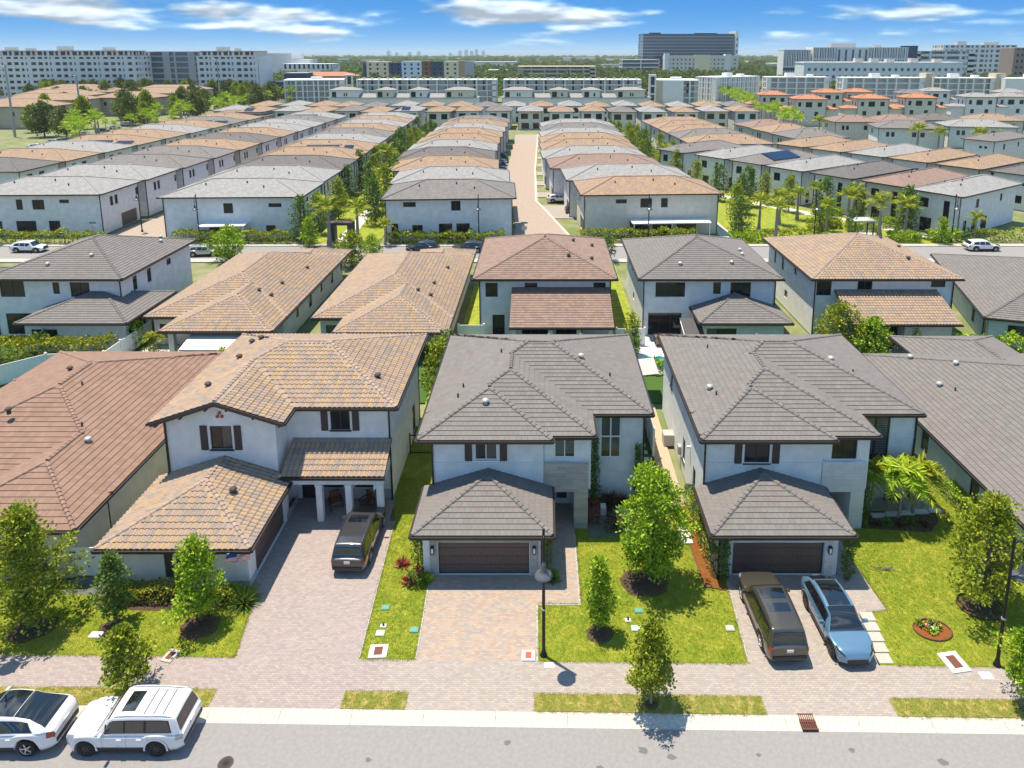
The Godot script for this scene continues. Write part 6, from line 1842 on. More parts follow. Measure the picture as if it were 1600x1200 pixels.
	hedge("leafy green planting under the turquoise bins", Vector3(9.6, 0, -57.6), Vector3(3.4, 0.9, 0.9), 800, 0.2, "lime", 60, 0, "hedge", "hedge", "", 0.3)
	for i in 2:
		var o := thing("storage_bin", ["left", "right"][i] + " of two round turquoise tubs behind the gravel path", "tub", Vector3(9.2 + i * 1.1, 0, -58.6))
		var b := Buf.new()
		b.lathe([Vector2(0.0, 0.0), Vector2(0.36, 0.02), Vector2(0.44, 0.9), Vector2(0.46, 0.92), Vector2(0.40, 0.94), Vector2(0.36, 0.6), Vector2(0.0, 0.55)], 16)
		part("tub", b.mesh(), mat("turquoise", lin(0.03, 0.32, 0.28), 0.5) if i == 0 else M.turquoise, o)
	lawn_blades()

func lawn_blades() -> void:       # short grass on the front lawns and verges, one mass
	var b := Buf.new()
	R.seed = 71
	for i in 5:
		leaf(b, Vector3(R.randf_range(-0.05, 0.05), 0, R.randf_range(-0.05, 0.05)), rand_dir(1.6), R.randf_range(0.05, 0.085), 0.12, Color(1, 1, 1))
	var mm := MultiMesh.new()
	mm.transform_format = MultiMesh.TRANSFORM_3D
	mm.use_colors = true
	mm.mesh = b.mesh()
	var at: Array = []
	var f := FastNoiseLite.new()
	f.seed = 5; f.frequency = 0.22; f.fractal_octaves = 3
	for z in lawn_polys:
		var lo := Vector2(-30, -42); var hi := Vector2(28, -24)
		for i in 700000:
			if i > (hi.x - lo.x) * (hi.y - lo.y) * 430: break
			var q := Vector2(R.randf_range(lo.x, hi.x), R.randf_range(lo.y, hi.y))
			if i == 0:
				lo = q; hi = q
				for v in z[0]:
					lo = lo.min(v); hi = hi.max(v)
				lo = lo.max(Vector2(-30, -42)); hi = hi.min(Vector2(28, -24))
				continue
			if not Geometry2D.is_point_in_polygon(q, z[0]): continue
			var n := f.get_noise_2d(q.x, q.y) * 0.7 + f.get_noise_2d(q.x * 0.28 + 40.0, q.y * 0.28) * 0.7
			var c := Color(0.24, 0.325, 0.017).lerp(Color(0.44, 0.45, 0.045), clampf(0.5 + n * 1.1 + R.randf_range(-0.35, 0.35), 0, 1))
			if z[2] == "grass_verge": c = c.lerp(Color(0.52, 0.44, 0.16), R.randf_range(0.25, 0.8))
			elif n > 0.42: c = c.lerp(Color(0.48, 0.40, 0.16), R.randf_range(0.1, 0.7))
			at.append([Vector3(q.x, z[1], q.y), c])
	for ln in [[-8.5, -27.9, -8.92, -37.4], [-5.98, -27.9, -6.16, -33.0], [-0.24, -27.8, -0.28, -31.1], [-0.28, -31.16, 1.85, -31.16], [1.9, -31.1, 1.86, -36.0], [9.36, -27.6, 9.64, -32.0], [-14.34, -27.9, -14.9, -31.9], [15.95, -30.55, 17.3, -30.75], [17.3, -30.8, 17.02, -34.7], [17.0, -34.8, 17.9, -39.2], [-27, -28.1, -14.4, -27.92], [-8.4, -27.8, -6.0, -27.78], [-0.2, -27.7, 9.3, -27.56], [16.1, -27.46, 22.5, -27.36], [-22, -26.34, -14.5, -26.23], [-8.7, -26.15, -6.0, -26.10], [-0.4, -26.02, 9.4, -25.88], [15.0, -25.78, 22, -25.68], [-0.4, -25.2, 9.4, -25.06], [15.0, -24.97, 22, -24.87]]:
		var len := Vector2(ln[0], ln[1]).distance_to(Vector2(ln[2], ln[3]))
		for i in int(len * 55):
			var q := Vector2(ln[0], ln[1]).lerp(Vector2(ln[2], ln[3]), R.randf()) + Vector2(R.randf_range(-0.06, 0.06), R.randf_range(-0.06, 0.06))
			at.append([Vector3(q.x, 0.02, q.y), Color(0.20, 0.27, 0.02).lerp(Color(0.40, 0.36, 0.12), R.randf())])
	mm.instance_count = at.size()
	for i in at.size():
		mm.set_instance_transform(i, Transform3D(Basis(Vector3.UP, R.randf() * TAU).scaled(Vector3.ONE * R.randf_range(0.7, 1.25)), at[i][0]))
		mm.set_instance_color(i, at[i][1])
	var o := MultiMeshInstance3D.new()
	o.name = "grass"
	o.multimesh = mm
	o.material_override = M.leaf
	add_child(o, true)
	tag(o, "short yellow green grass of the front lawns and verges", "grass", "", "stuff")

# ------------------------------------------------------------------ lamps, covers, fences and other small things
func street_lamp(label: String, at: Vector3, turn: float, size := 1.0, group := "") -> Node3D:
	var o := thing("street_lamp", label, "street lamp", at, turn, group)
	o.scale = Vector3.ONE * size
	var b := Buf.new()
	b.lathe([Vector2(0.17, 0), Vector2(0.17, 0.06), Vector2(0.13, 0.12), Vector2(0.1, 0.3), Vector2(0.085, 0.36)], 12)
	b.tube(Vector3(0, 0.3, 0), Vector3(0, 6.6, 0), 0.085, 0.06, 10)
	part("pole", b.mesh(), M.black_metal, o)
	b = Buf.new()
	b.tube(Vector3(0, 2.45, 0), Vector3(0, 2.53, 0), 0.1, 0.1, 10)
	part("collar", b.mesh(), M.vent_grey, o)
	b = Buf.new()
	for i in 8:
		var a := PI * i / 8; var c := PI * (i + 1) / 8
		b.tube(Vector3(0.25 - 0.25 * cos(a), 6.0 + 0.42 * sin(a), 0), Vector3(0.25 - 0.25 * cos(c), 6.0 + 0.42 * sin(c), 0), 0.03, 0.03, 6, false)
	b.tube(Vector3(0.5, 6.0, 0), Vector3(0.5, 5.2, 0), 0.028, 0.028, 6)
	b.tube(Vector3(0.05, 5.3, 0), Vector3(0.5, 5.9, 0), 0.018, 0.018, 5)
	part("arm", b.mesh(), M.black_metal, o)
	b = Buf.new()
	b.lathe([Vector2(0.40, 4.62), Vector2(0.41, 4.65), Vector2(0.35, 4.74), Vector2(0.20, 4.82), Vector2(0.13, 4.92), Vector2(0.11, 5.15), Vector2(0.05, 5.3), Vector2(0.0, 5.32)], 20, Vector3(0.5, 0, 0))
	b.lathe([Vector2(0.0, 4.77), Vector2(0.31, 4.70), Vector2(0.38, 4.63)], 20, Vector3(0.5, 0, 0))
	part("lamp_shade", b.mesh(), mat("lamp_shade", lin(0.10, 0.11, 0.125), 0.3, {"metal": 0.2}) if not M.has("lamp_shade") else M.lamp_shade, o)
	return o

func cover(called: String, label: String, at: Vector3, size: Vector2, m: Material, turn := 0.0, inset: Material = null, group := "") -> void:
	var o := thing(called, label, "utility cover", at, turn, group)
	var b := Buf.new()
	b.chamfer(Vector3(0, 0.03, 0), Vector3(size.x, 0.09, size.y), 0.015)
	part("frame", b.mesh(), m, o)
	b = Buf.new()
	if inset:
		b.chamfer(Vector3(0, 0.082, 0), Vector3(size.x * 0.45, 0.02, size.y * 0.6), 0.008)
		part("lid", b.mesh(), inset, o)
	else:
		b.chamfer(Vector3(0, 0.078, 0), Vector3(size.x * 0.82, 0.016, size.y * 0.82), 0.008)
		part("lid", b.mesh(), m, o)

func street_things() -> void:
	street_lamp("black street lamp with bell shade before the middle drive", Vector3(-0.02, 0.01, -28.05), -PI / 2)
	street_lamp("black street lamp with bell shade at the right edge", Vector3(20.72, 0.01, -27.5), 0.0)
	street_lamp("black street lamp beyond the left edge, only its shadow in view", Vector3(-25.9, 0.01, -28.1), 0.0)
	var lp := street_lamp("black street lamp of the middle street before the awning house", Vector3(-50.8, 0, -100.6), -PI / 2, 1.12)
	for q in [["black street lamp of the middle street before the dark roofed house by the lane", -9.6, -100.6], ["black street lamp beside the central lane before the tan roofed house", 15.4, -100.8], ["black street lamp between the park palms", 39.8, -100.6], ["black street lamp before the white house at the right of the park", 60.3, -100.9], ["black street lamp before the large white house at the left", -80.5, -100.6], ["tall black lamp at the mouth of the left lane", -63.2, -107.5]]:
		copy(lp, q[0], Vector3(q[1], 0, q[2]), -PI / 2, 1.12)
	# covers in lawn and pavement
	cover("water_meter_box", "green meter box nearest the porch on the grass strip", Vector3(-8.0, 0, -30.9), Vector2(0.42, 0.32), M.utility_green)
	cover("water_meter_box", "pale green meter box left on the grass strip", Vector3(-7.9, 0, -29.3), Vector2(0.42, 0.34), M.utility_pale)
	cover("water_meter_box", "green meter box at the edge of the tan drive", Vector3(-6.3, 0, -29.5), Vector2(0.42, 0.34), M.utility_green)
	cover("water_meter_box", "blue green meter box under the tall bright tree", Vector3(4.75, 0, -30.7), Vector2(0.42, 0.3), M.utility_green)
	cover("water_meter_box", "pale green meter box behind the middle street tree", Vector3(4.5, 0, -29.6), Vector2(0.5, 0.34), M.utility_pale)
	cover("water_meter_box", "grey meter box on the lawn left of the dark olive car", Vector3(9.05, 0, -29.6), Vector2(0.42, 0.34), M.concrete)
	cover("water_meter_box", "pale meter box on the lawn beside the slim dark tree", Vector3(-21.55, 0, -29.2), Vector2(0.6, 0.36), M.white_concrete)
	cover("valve_cover", "white concrete pad with dark lid on the grass strip", Vector3(-7.75, 0, -28.25), Vector2(0.85, 0.75), M.white_concrete, 0.05, M.rust)
	cover("valve_cover", "white concrete pad with red lid at the corner of the tan drive", Vector3(-0.72, 0.01, -28.0), Vector2(0.62, 0.58), M.white_concrete, 0.0, M.clay_red)
	cover("valve_cover", "large slanted concrete pad with brown lid on the right hand lawn edge", Vector3(18.85, 0.0, -27.65), Vector2(0.95, 1.1), M.white_concrete, 0.15, M.rust)
	cover("valve_cover", "narrow rusty lid in the lawn edge before the tan roofed garage", Vector3(-17.35, 0.0, -28.0), Vector2(0.55, 0.7), M.concrete, -0.25, M.rust)
	cover("pavement_slab", "pale square slab in the pavement below the central lamp", Vector3(0.25, -0.03, -27.5), Vector2(0.5, 0.3), M.white_concrete)
	cover("pavement_slab", "pale square slab in the pavement below the right hand lamp", Vector3(19.9, -0.03, -26.95), Vector2(0.55, 0.4), M.white_concrete)
	for q in [[4.15, -30.1, "beside the pale green box under the tall tree"], [-7.85, -29.75, "on the grass strip by the porch drive"]]:
		var sp := thing("pipe_riser", "small white pipe stub on a pad " + q[2], "pipe", Vector3(q[0], 0, q[1]))
		var b := Buf.new()
		b.chamfer(Vector3(0, 0.03, 0), Vector3(0.3, 0.08, 0.22), 0.02)
		part("pad", b.mesh(), M.white_concrete, sp)
		b = Buf.new()
		b.tube(Vector3(0, 0.05, 0), Vector3(0, 0.22, 0), 0.05, 0.05, 8)
		part("pipe", b.mesh(), M.vent_dark, sp)
	# drain grate in the kerb
	var g := thing("drain_grate", "rusty iron drain grate set in the pale kerb", "drain", Vector3(11.05, 0.0, zs(11.05, -24.9)))
	var b := Buf.new()
	b.box(Vector3(0, -0.03, 0), Vector3(0.66, 0.05, 0.72))
	part("pit", b.mesh(), M.rubber, g)
	for i in 8:
		b = Buf.new()
		b.box(Vector3(-0.29 + i * 0.083, 0.015, 0), Vector3(0.035, 0.05, 0.7))
		part("grate_bar", b.mesh(), M.rust, g)
	for zz in [-0.34, 0.0, 0.34]:
		b = Buf.new()
		b.box(Vector3(0, 0.017, zz), Vector3(0.66, 0.05, 0.05))
		part("cross_bar", b.mesh(), M.rust, g)
	var mh := thing("manhole_cover", "round iron manhole cover in the asphalt at the bottom edge", "manhole cover", Vector3(-12.6, -0.085, -23.05))
	b = Buf.new()
	b.lathe([Vector2(0.30, 0.0), Vector2(0.30, 0.012), Vector2(0.0, 0.014)], 20)
	part("cover", b.mesh(), M.vent_dark, mh)
	# gate beside the brown roofed house
	var gt := thing("gate", "white vinyl gate between the brown roofed and the tan roofed house", "gate", Vector3(-25.1, 0, -33.1))
	for x in [0.0, 2.5]:
		b = Buf.new()
		b.box(Vector3(x, 0.9, 0), Vector3(0.14, 1.8, 0.14)); b.chamfer(Vector3(x, 1.84, 0), Vector3(0.18, 0.08, 0.18), 0.05)
		part("gate_post", b.mesh(), M.vinyl_white, gt)
	for y in [0.15, 1.68]:
		b = Buf.new()
		b.box(Vector3(1.25, y, 0), Vector3(2.36, 0.14, 0.06))
		part("rail", b.mesh(), M.vinyl_white, gt)
	for i in 12:
		b = Buf.new()
		b.box(Vector3(0.17 + i * 0.196, 0.92, 0), Vector3(0.188, 1.4, 0.035))
		part("gate_board", b.mesh(), M.vinyl_white, gt)
	for y in [0.4, 1.5]:
		b = Buf.new()
		b.box(Vector3(0.12, y, 0.05), Vector3(0.2, 0.06, 0.04))
		part("hinge", b.mesh(), M.black_metal, gt)
	sheet("gravel_bed", rect(-25.1, -22.6, -31.8, -33.0), 0.025, M.blue_gravel)
	# black railing between two houses
	var bf := thing("railing", "black metal railing closing the side yard left of the middle house", "fence", Vector3(-9.35, 0, -44.8))
	for y in [0.15, 1.45]:
		b = Buf.new()
		b.box(Vector3(1.4, y, 0), Vector3(2.8, 0.05, 0.04))
		part("rail", b.mesh(), M.black_metal, bf)
	for i in 24:
		b = Buf.new()
		b.box(Vector3(0.06 + i * 0.118, 0.78, 0), Vector3(0.022, 1.5, 0.022))
		part("baluster", b.mesh(), M.black_metal, bf)
	for x in [0.02, 2.78]:
		b = Buf.new()
		b.box(Vector3(x, 0.8, 0), Vector3(0.07, 1.62, 0.07))
		part("post", b.mesh(), M.black_metal, bf)
	# flag on its pole at the garage corner
	var fl := thing("flag", "red, white and blue striped flag on a pole at the garage corner", "flag", Vector3(-15.6, 2.2, -32.25))
	b = Buf.new()
	b.tube(Vector3(0, 0, 0), Vector3(-0.45, 0.42, 0.75), 0.018, 0.014, 6)
	part("pole", b.mesh(), M.white_frame, fl)
	for i in 13:      # stripes with folds
		b = Buf.new()
		var rows: Array = []
		for k in 11:
			var s := k / 10.0
			var row: Array = []
			for e in 2:
				var v: float = (i + e) / 13.0
				row.append(Vector3(-0.45 + 1.05 * s - 0.12 * v, 0.42 - 0.10 * s - 0.52 * v + 0.05 * sin(s * 9.0 + v * 2.0), 0.75 - 0.35 * s + 0.09 * sin(s * 8.0 + v * 3.0)))
			rows.append(row)
		if i < 7:
			var blue: Array = rows.slice(0, 5); rows = rows.slice(4)
			var bb := Buf.new()
			bb.grid(blue, false)
			part("flag_canton", bb.mesh(), M.flag_blue, fl)
		b.grid(rows, false)
		part("flag_stripe", b.mesh(), M.flag_red if i % 2 == 0 else M.flag_white, fl)
	# porch chairs and the open door area
	chair("porch_chair", "brown leather lounge chair on the columned front porch, left one", Vector3(-12.85, 0.02, -39.0), 0.5, M.patio_leather, M.shutter_brown)
	chair("porch_chair", "brown leather lounge chair on the columned front porch, right one", Vector3(-10.9, 0.02, -39.0), -0.6, M.patio_leather, M.shutter_brown)
	# signs at the lane mouths, seen from behind
	for q in [["back of a round sign with green name plate at the left lane", -66.2], ["back of a round sign with green name plate at the central lane", -2.9]]:
		var s := thing("street_sign", q[0], "sign", Vector3(q[1], 0, -100.4))
		b = Buf.new()
		b.tube(Vector3(0, 0, 0), Vector3(0, 3.1, 0), 0.045, 0.045, 8)
		part("post", b.mesh(), M.vent_grey, s)
		b = Buf.new()
		b.tube(Vector3(0, 2.35, -0.06), Vector3(0, 2.35, -0.03), 0.42, 0.42, 8)
		part("sign_plate", b.mesh(), M.vent_grey, s)
		b = Buf.new()
		b.box(Vector3(0, 3.15, 0), Vector3(1.0, 0.26, 0.03))
		part("name_plate", b.mesh(), mat("sign_green", lin(0.02, 0.22, 0.14), 0.5) if not M.has("sign_green") else M.sign_green, s)

# ------------------------------------------------------------------ the rows of houses beyond the middle street
func far_materials() -> void:
	var pal := {
		"tan": [Color(0.56, 0.475, 0.40), Color(0.585, 0.485, 0.385), Color(0.535, 0.465, 0.41), Color(0.60, 0.50, 0.395), Color(0.525, 0.46, 0.415)],
		"light": [Color(0.535, 0.535, 0.54), Color(0.555, 0.555, 0.555), Color(0.545, 0.545, 0.55), Color(0.53, 0.53, 0.535)],
		"grey": [Color(0.435, 0.425, 0.425), Color(0.455, 0.44, 0.44), Color(0.42, 0.41, 0.41), Color(0.445, 0.43, 0.425)],
		"dark": [Color(0.38, 0.37, 0.37), Color(0.40, 0.385, 0.38), Color(0.365, 0.355, 0.355)],
		"pink": [Color(0.505, 0.43, 0.395), Color(0.525, 0.44, 0.405), Color(0.49, 0.42, 0.39), Color(0.53, 0.435, 0.39)],
		"terra": [Color(0.66, 0.45, 0.345), Color(0.685, 0.47, 0.36), Color(0.635, 0.435, 0.335), Color(0.67, 0.455, 0.34)],
	}
	for k in pal:
		var t := roof_tex(pal[k], pal.keys().find(k) * 5 + 60, 12, 12, k in ["tan", "terra"])
		var m := mat("roof_" + k, Color.WHITE, 0.85, {"tex": t[0], "nrm": t[1], "ns": 0.9})
		m.uv1_scale = Vector3(1.0 / 12, 1.0 / 12, 1)

func hip_mesh(x0: float, x1: float, zf: float, zb: float, h: float, p: float, kind := "hip") -> Array:   # textured roof slab, and the meshes of its gutter and caps
	var b := Buf.new(); var g := Buf.new(); var c := Buf.new()
	var fr := faces_of([x0, x1, zf, zb, h, p, kind])
	for f in fr[0]:
		var inn := Vector2(f["in"].x, f["in"].z); var ud := Vector2(f.u.x, f.u.z); var o2 := Vector2(f.o.x, f.o.z)
		var sec: float = sqrt(1 + f.p * f.p)
		var top: Array = []; var uv: Array = []
		for q in f.poly:
			top.append(Vector3(q.x, plane_at(f.k, q), q.y))
			uv.append(Vector2((q - o2).dot(ud) / 0.33, -(q - o2).dot(inn) * sec / 0.36))
		if (top[1] - top[0]).cross(top[2] - top[0]).y < 0: top.reverse(); uv.reverse()
		b.poly(top, Vector3.ZERO, uv)
		var low: Array = []
		for q in top: low.append(q - Vector3.UP * 0.2)
		low.reverse()
		b.poly(low)
		for i in top.size():
			var a: Vector3 = top[i]; var d: Vector3 = top[(i + 1) % top.size()]
			if absf(a.y - h) < 0.01 and absf(d.y - h) < 0.01:
				b.quad(a - Vector3.UP * 0.2, d - Vector3.UP * 0.2, d, a)
				var al := (d - a).normalized()
				g.box(Vector3.ZERO, Vector3(a.distance_to(d) + 0.12, 0.16, 0.13), Transform3D(Basis(al, Vector3.UP, al.cross(Vector3.UP)), (a + d) / 2 - f["in"] * 0.07 - Vector3.UP * 0.10))
	for ln in fr[1]:
		var pa: Vector2 = ln[0]; var pb: Vector2 = ln[1]
		var ha := -99.0; var hb := -99.0
		for f in fr[0]:
			for q in f.poly:
				if q.distance_to(pa) < 0.01: ha = plane_at(f.k, q)
				if q.distance_to(pb) < 0.01: hb = plane_at(f.k, q)
		if pa.distance_to(pb) > 0.1: c.tube(Vector3(pa.x, ha + 0.01, pa.y), Vector3(pb.x, hb + 0.01, pb.y), 0.11, 0.11, 6)
	return [b, g, c]

# o: roof, wall, W, D, h, wins_front / wins_right / wins_left (Rect2 from the left end of that wall), garage_right, garage_left, solar, tower
func far_house(label: String, at: Vector3, turn: float, o: Dictionary, group := "") -> Node3D:
	var h := thing("house", label, "house", at, turn, group)
	var W: float = o.W; var D: float = o.D; var H: float = o.get("h", 6.5)
	var b := Buf.new()
	var wf: Array = o.get("front", []); var wr: Array = o.get("right", []); var wl: Array = o.get("left", [])
	wall(b, Vector3(-W / 2, 0, 0), Vector3(1, 0, 0), W, H - 0.1, wf, 0.15)
	wall(b, Vector3(W / 2, 0, 0), Vector3(0, 0, -1), D, H - 0.1, wr, 0.15)
	wall(b, Vector3(W / 2, 0, -D), Vector3(-1, 0, 0), W, H - 0.1)
	wall(b, Vector3(-W / 2, 0, -D), Vector3(0, 0, 1), D, H - 0.1, wl, 0.15)
	part("wall", b.mesh(), M[o.wall], h)
	for s in [[Vector3(-W / 2, 0, 0), Vector3(1, 0, 0), wf], [Vector3(W / 2, 0, 0), Vector3(0, 0, -1), wr], [Vector3(-W / 2, 0, -D), Vector3(0, 0, 1), wl]]:
		var u: Vector3 = s[1]
		var nn := u.cross(Vector3.UP)
		for r in s[2]:
			var q := Buf.new()
			var xf := Transform3D(Basis(u, Vector3.UP, nn), s[0] + u * r.position.x + Vector3.UP * r.position.y)
			var door: bool = r.size.x > 3.5 and r.position.y < 0.1 and r.size.y < 2.5
			if door:
				q.box(Vector3(r.size.x / 2, r.size.y / 2, -0.13), Vector3(r.size.x, r.size.y, 0.05), xf)
				part("garage_door", q.mesh(), M.garage_brown, h)
				continue
			q.box(Vector3(r.size.x / 2, r.size.y / 2, -0.12), Vector3(r.size.x, r.size.y, 0.04), xf)
			var win := part("window", q.mesh(), M.glass, h)
			q = Buf.new()
			q.box(Vector3(r.size.x / 2, 0.04, -0.08), Vector3(r.size.x, 0.08, 0.06), xf); q.box(Vector3(r.size.x / 2, r.size.y - 0.04, -0.08), Vector3(r.size.x, 0.08, 0.06), xf)
			q.box(Vector3(0.04, r.size.y / 2, -0.08), Vector3(0.08, r.size.y - 0.16, 0.055), xf); q.box(Vector3(r.size.x - 0.04, r.size.y / 2, -0.08), Vector3(0.08, r.size.y - 0.16, 0.055), xf)
			if r.size.x > 1.2: q.box(Vector3(r.size.x / 2, r.size.y / 2, -0.08), Vector3(0.06, r.size.y - 0.16, 0.05), xf)
			part("frame", q.mesh(), M.dark_frame, win)
	var k := 0.6
	var m := hip_mesh(-W / 2 - k, W / 2 + k, k, -D - k, H, o.get("p", 0.30))
	var rf := part("roof", m[0].mesh(), M["roof_" + o.roof], h)
	part("gutter", m[1].mesh(), M.bronze_metal, rf)
	part("ridge_line", m[2].mesh(), mat("cap_" + o.roof, M["roof_" + o.roof].albedo_color * {"tan": Color(0.58, 0.49, 0.42), "light": Color(0.57, 0.57, 0.57), "grey": Color(0.46, 0.45, 0.445), "dark": Color(0.41, 0.40, 0.39), "pink": Color(0.53, 0.45, 0.42), "terra": Color(0.69, 0.49, 0.38)}[o.roof], 0.85) if not M.has("cap_" + o.roof) else M["cap_" + o.roof], rf)
	for s in [-1, 1]:
		b = Buf.new()
		b.box(Vector3(s * (W / 2 + 0.05), H / 2 - 0.1, 0.05), Vector3(0.11, H - 0.2, 0.11))
		part("downpipe", b.mesh(), M.bronze_metal, h)
	if o.get("vents", true):
		for q in [[0.25, 0.3], [0.7, 0.22], [0.55, 0.36]]:
			b = Buf.new()
			var x: float = lerpf(-W / 2, W / 2, q[0]); var z: float = -D * q[1]
			var y: float = H + o.get("p", 0.30) * minf(minf(x + W / 2 + k, W / 2 + k - x), k - z)
			b.tube(Vector3(x, y - 0.1, z), Vector3(x, y + 0.32, z), 0.12, 0.10, 7)
			part("roof_vent", b.mesh(), M.vent_dark, rf)
	if o.has("solar"):
		for q in o.solar:       # [x, distance from the eave, columns, rows] on the front slope
			var p: float = o.get("p", 0.30)
			var V := Vector3(0, p, -1).normalized(); var N := Vector3(0, 1, p).normalized()
			for i in q[2]:
				for j in q[3]:
					b = Buf.new()
					b.box(Vector3.ZERO, Vector3(1.0, 0.05, 1.65), Transform3D(Basis(Vector3.RIGHT, N, -V), Vector3(q[0] + i * 1.05, H, k) + V * (q[1] + j * 1.7) + N * 0.12))
					part("solar_panel", b.mesh(), M.solar, rf)
	return h

func far_rows() -> void:
	far_materials()
	var t := 0.06
	var X := func(x: float, z: float) -> float: return x + 0.06 * (z + 104.0)     # the rows lean a little to the left
	var bend := func(z: float) -> float: return pick([[-260.0, -6.3], [-170.0, -6.4], [-143.0, -5.9], [-130.0, -4.5], [-119.0, -2.0], [-104.0, 0.0]], z)
	var pair: Array = [Rect2(2.6, 4.0, 0.85, 1.5), Rect2(3.9, 4.0, 0.85, 1.5)]
	var lane_side: Array = [Rect2(2.6, 4.0, 0.85, 1.5), Rect2(3.9, 4.0, 0.85, 1.5), Rect2(5.2, 0.02, 4.6, 2.2), Rect2(10.0, 4.3, 0.7, 1.2)]
	var strip_side: Array = [Rect2(1.2, 0.2, 0.9, 5.4), Rect2(3.4, 0.8, 0.8, 1.6), Rect2(3.4, 4.0, 0.8, 1.6), Rect2(6.2, 0.2, 0.9, 5.2), Rect2(9.0, 4.0, 0.9, 1.6)]
	var ord := ["first", "second", "third", "fourth", "fifth", "sixth", "seventh", "eighth", "ninth", "tenth", "eleventh", "twelfth", "thirteenth", "fourteenth", "fifteenth", "sixteenth", "seventeenth", "eighteenth"]
	var word := {"tan": "mottled tan", "light": "pale grey", "grey": "mid grey", "dark": "dark grey", "pink": "pinkish brown", "terra": "terracotta"}
	var rows := [
		["left of the central lane", -14.1, 18.6, -102.2, 12.9, ["grey", "light", "tan", "dark", "light", "tan", "tan", "light", "tan", "grey"], lane_side, strip_side, ["cool_stucco", "white_stucco", "white_stucco", "white_stucco", "cool_stucco", "white_stucco", "cream_stucco", "white_stucco", "white_stucco", "cool_stucco"],
			[Rect2(2.55, 5.2, 1.85, 0.75), Rect2(9.6, 4.55, 1.4, 1.5), Rect2(3.8, 1.0, 1.5, 1.45), Rect2(7.7, 0.1, 2.0, 2.5), Rect2(10.3, 0.1, 2.0, 2.5), Rect2(0.7, 0.4, 1.0, 2.3)]],
		["right of the central lane", 16.6, 20.6, -105.6, 12.6, ["tan", "light", "pink", "light", "tan", "tan", "light", "grey", "light"], strip_side, lane_side, ["cream_stucco", "white_stucco", "white_stucco", "cool_stucco", "white_stucco", "cream_stucco", "white_stucco", "white_stucco", "cool_stucco"],
			[Rect2(4.8, 5.0, 1.7, 0.65), Rect2(8.6, 4.3, 1.8, 1.45), Rect2(11.8, 4.3, 1.05, 1.45), Rect2(7.0, 0.1, 3.0, 2.3), Rect2(10.6, 0.1, 3.2, 2.3), Rect2(14.4, 0.1, 3.0, 2.3)]],
		["left of the green strip", -46.9, 20.2, -103.4, 12.7, ["light", "light", "dark", "tan", "tan", "light", "grey", "tan", "light", "tan", "light"], strip_side, lane_side, ["cool_stucco", "white_stucco", "cool_stucco", "white_stucco", "white_stucco", "white_stucco", "white_stucco", "cream_stucco", "white_stucco", "white_stucco", "cool_stucco"],
			[Rect2(8.8, 3.9, 1.4, 1.55), Rect2(15.5, 4.8, 1.95, 0.6), Rect2(6.4, 0.1, 2.6, 2.2), Rect2(14.9, 0.5, 1.4, 1.5)]],
		["left of the left lane", -77.8, 19.6, -105.2, 12.6, ["light", "light", "grey", "grey", "tan", "dark", "tan", "light", "light", "grey", "light"], lane_side, strip_side, ["white_stucco", "white_stucco", "cool_stucco", "white_stucco", "cream_stucco", "white_stucco", "white_stucco", "cool_stucco", "white_stucco", "white_stucco", "white_stucco"],
			[Rect2(7.0, 4.05, 0.95, 1.6), Rect2(9.4, 4.05, 1.8, 1.55), Rect2(13.5, 5.05, 1.45, 0.55), Rect2(2.6, 0.1, 1.9, 2.2), Rect2(6.6, 0.1, 3.0, 2.2), Rect2(11.5, 0.1, 1.7, 2.2)]],
	]
	for r in rows:
		for i in r[5].size():
			var z: float = r[3] - i * r[4]
			var o := {"W": r[2], "D": r[4] - 1.9, "h": 6.5, "roof": r[5][i], "wall": r[8][i], "right": r[6], "left": r[7]}
			if i == 0: o.front = r[9]
			if r[1] == -46.9 and i == 4: o.solar = [[-3.0, 2.2, 7, 1], [5.5, 2.0, 2, 1]]
			if r[1] == -77.8 and i == 10: o.solar = [[-4, 1.2, 7, 2]]
			far_house("house with %s roof, %s from the front %s" % [word[r[5][i]], ord[i], r[0]], Vector3(r[1] + (bend.call(z) if absf(r[1]) < 20 else 0.05 * (z + 104.0) if r[1] == -46.9 else 0.0), 0, z), t if absf(r[1]) < 20 else 0.03, o, "houses in the row " + r[0])
	# white flat awnings on the fronts
	for q in [["flat white awning over the terrace of the pale grey roofed house", -47.8, -102.6, 6.6], ["flat white awning over the terrace doors of the tan roofed house", 19.2, -104.6, 12.0]]:
		var a := thing("terrace_awning", q[0], "awning", Vector3(q[1], 0, q[2]), t)
		var b := Buf.new()
		b.box(Vector3(0, 2.45, 0.4), Vector3(q[3], 0.14, 2.6))
		part("awning_roof", b.mesh(), M.white_frame, a)
		b = Buf.new()
		for s in [-0.48, 0.0, 0.48]: b.box(Vector3(s * q[3], 1.2, 1.55), Vector3(0.14, 2.4, 0.14))
		part("posts", b.mesh(), M.white_frame, a)
	# far left row, single storey, along the left street
	var cols := ["dark", "tan", "light", "tan", "tan", "light", "tan", "grey", "tan", "pink", "tan"]
	for i in cols.size():
		var z := -134.0 - i * 13.4
		var o := {"W": 21.0, "D": 11.4, "h": 5.2, "roof": cols[i], "wall": "white_stucco", "right": [Rect2(2.0, 2.4, 1.6, 1.8), Rect2(5.5, 2.4, 1.6, 1.8), Rect2(8.6, 0.1, 1.0, 2.2)], "vents": true}
		if i in [3, 7]: o.solar = [[-2.0, 2.0, 6, 1], [5.5, 1.6, 4, 1]]
		far_house("house with %s roof, %s from the front along the left street" % [word[cols[i]], ord[i]], Vector3(-112.0, 0, z), 0.02, o, "houses in the row along the left street")
	# the diagonal rows around the park: near corner, roof colour
	var ea := -deg_to_rad(55.5)
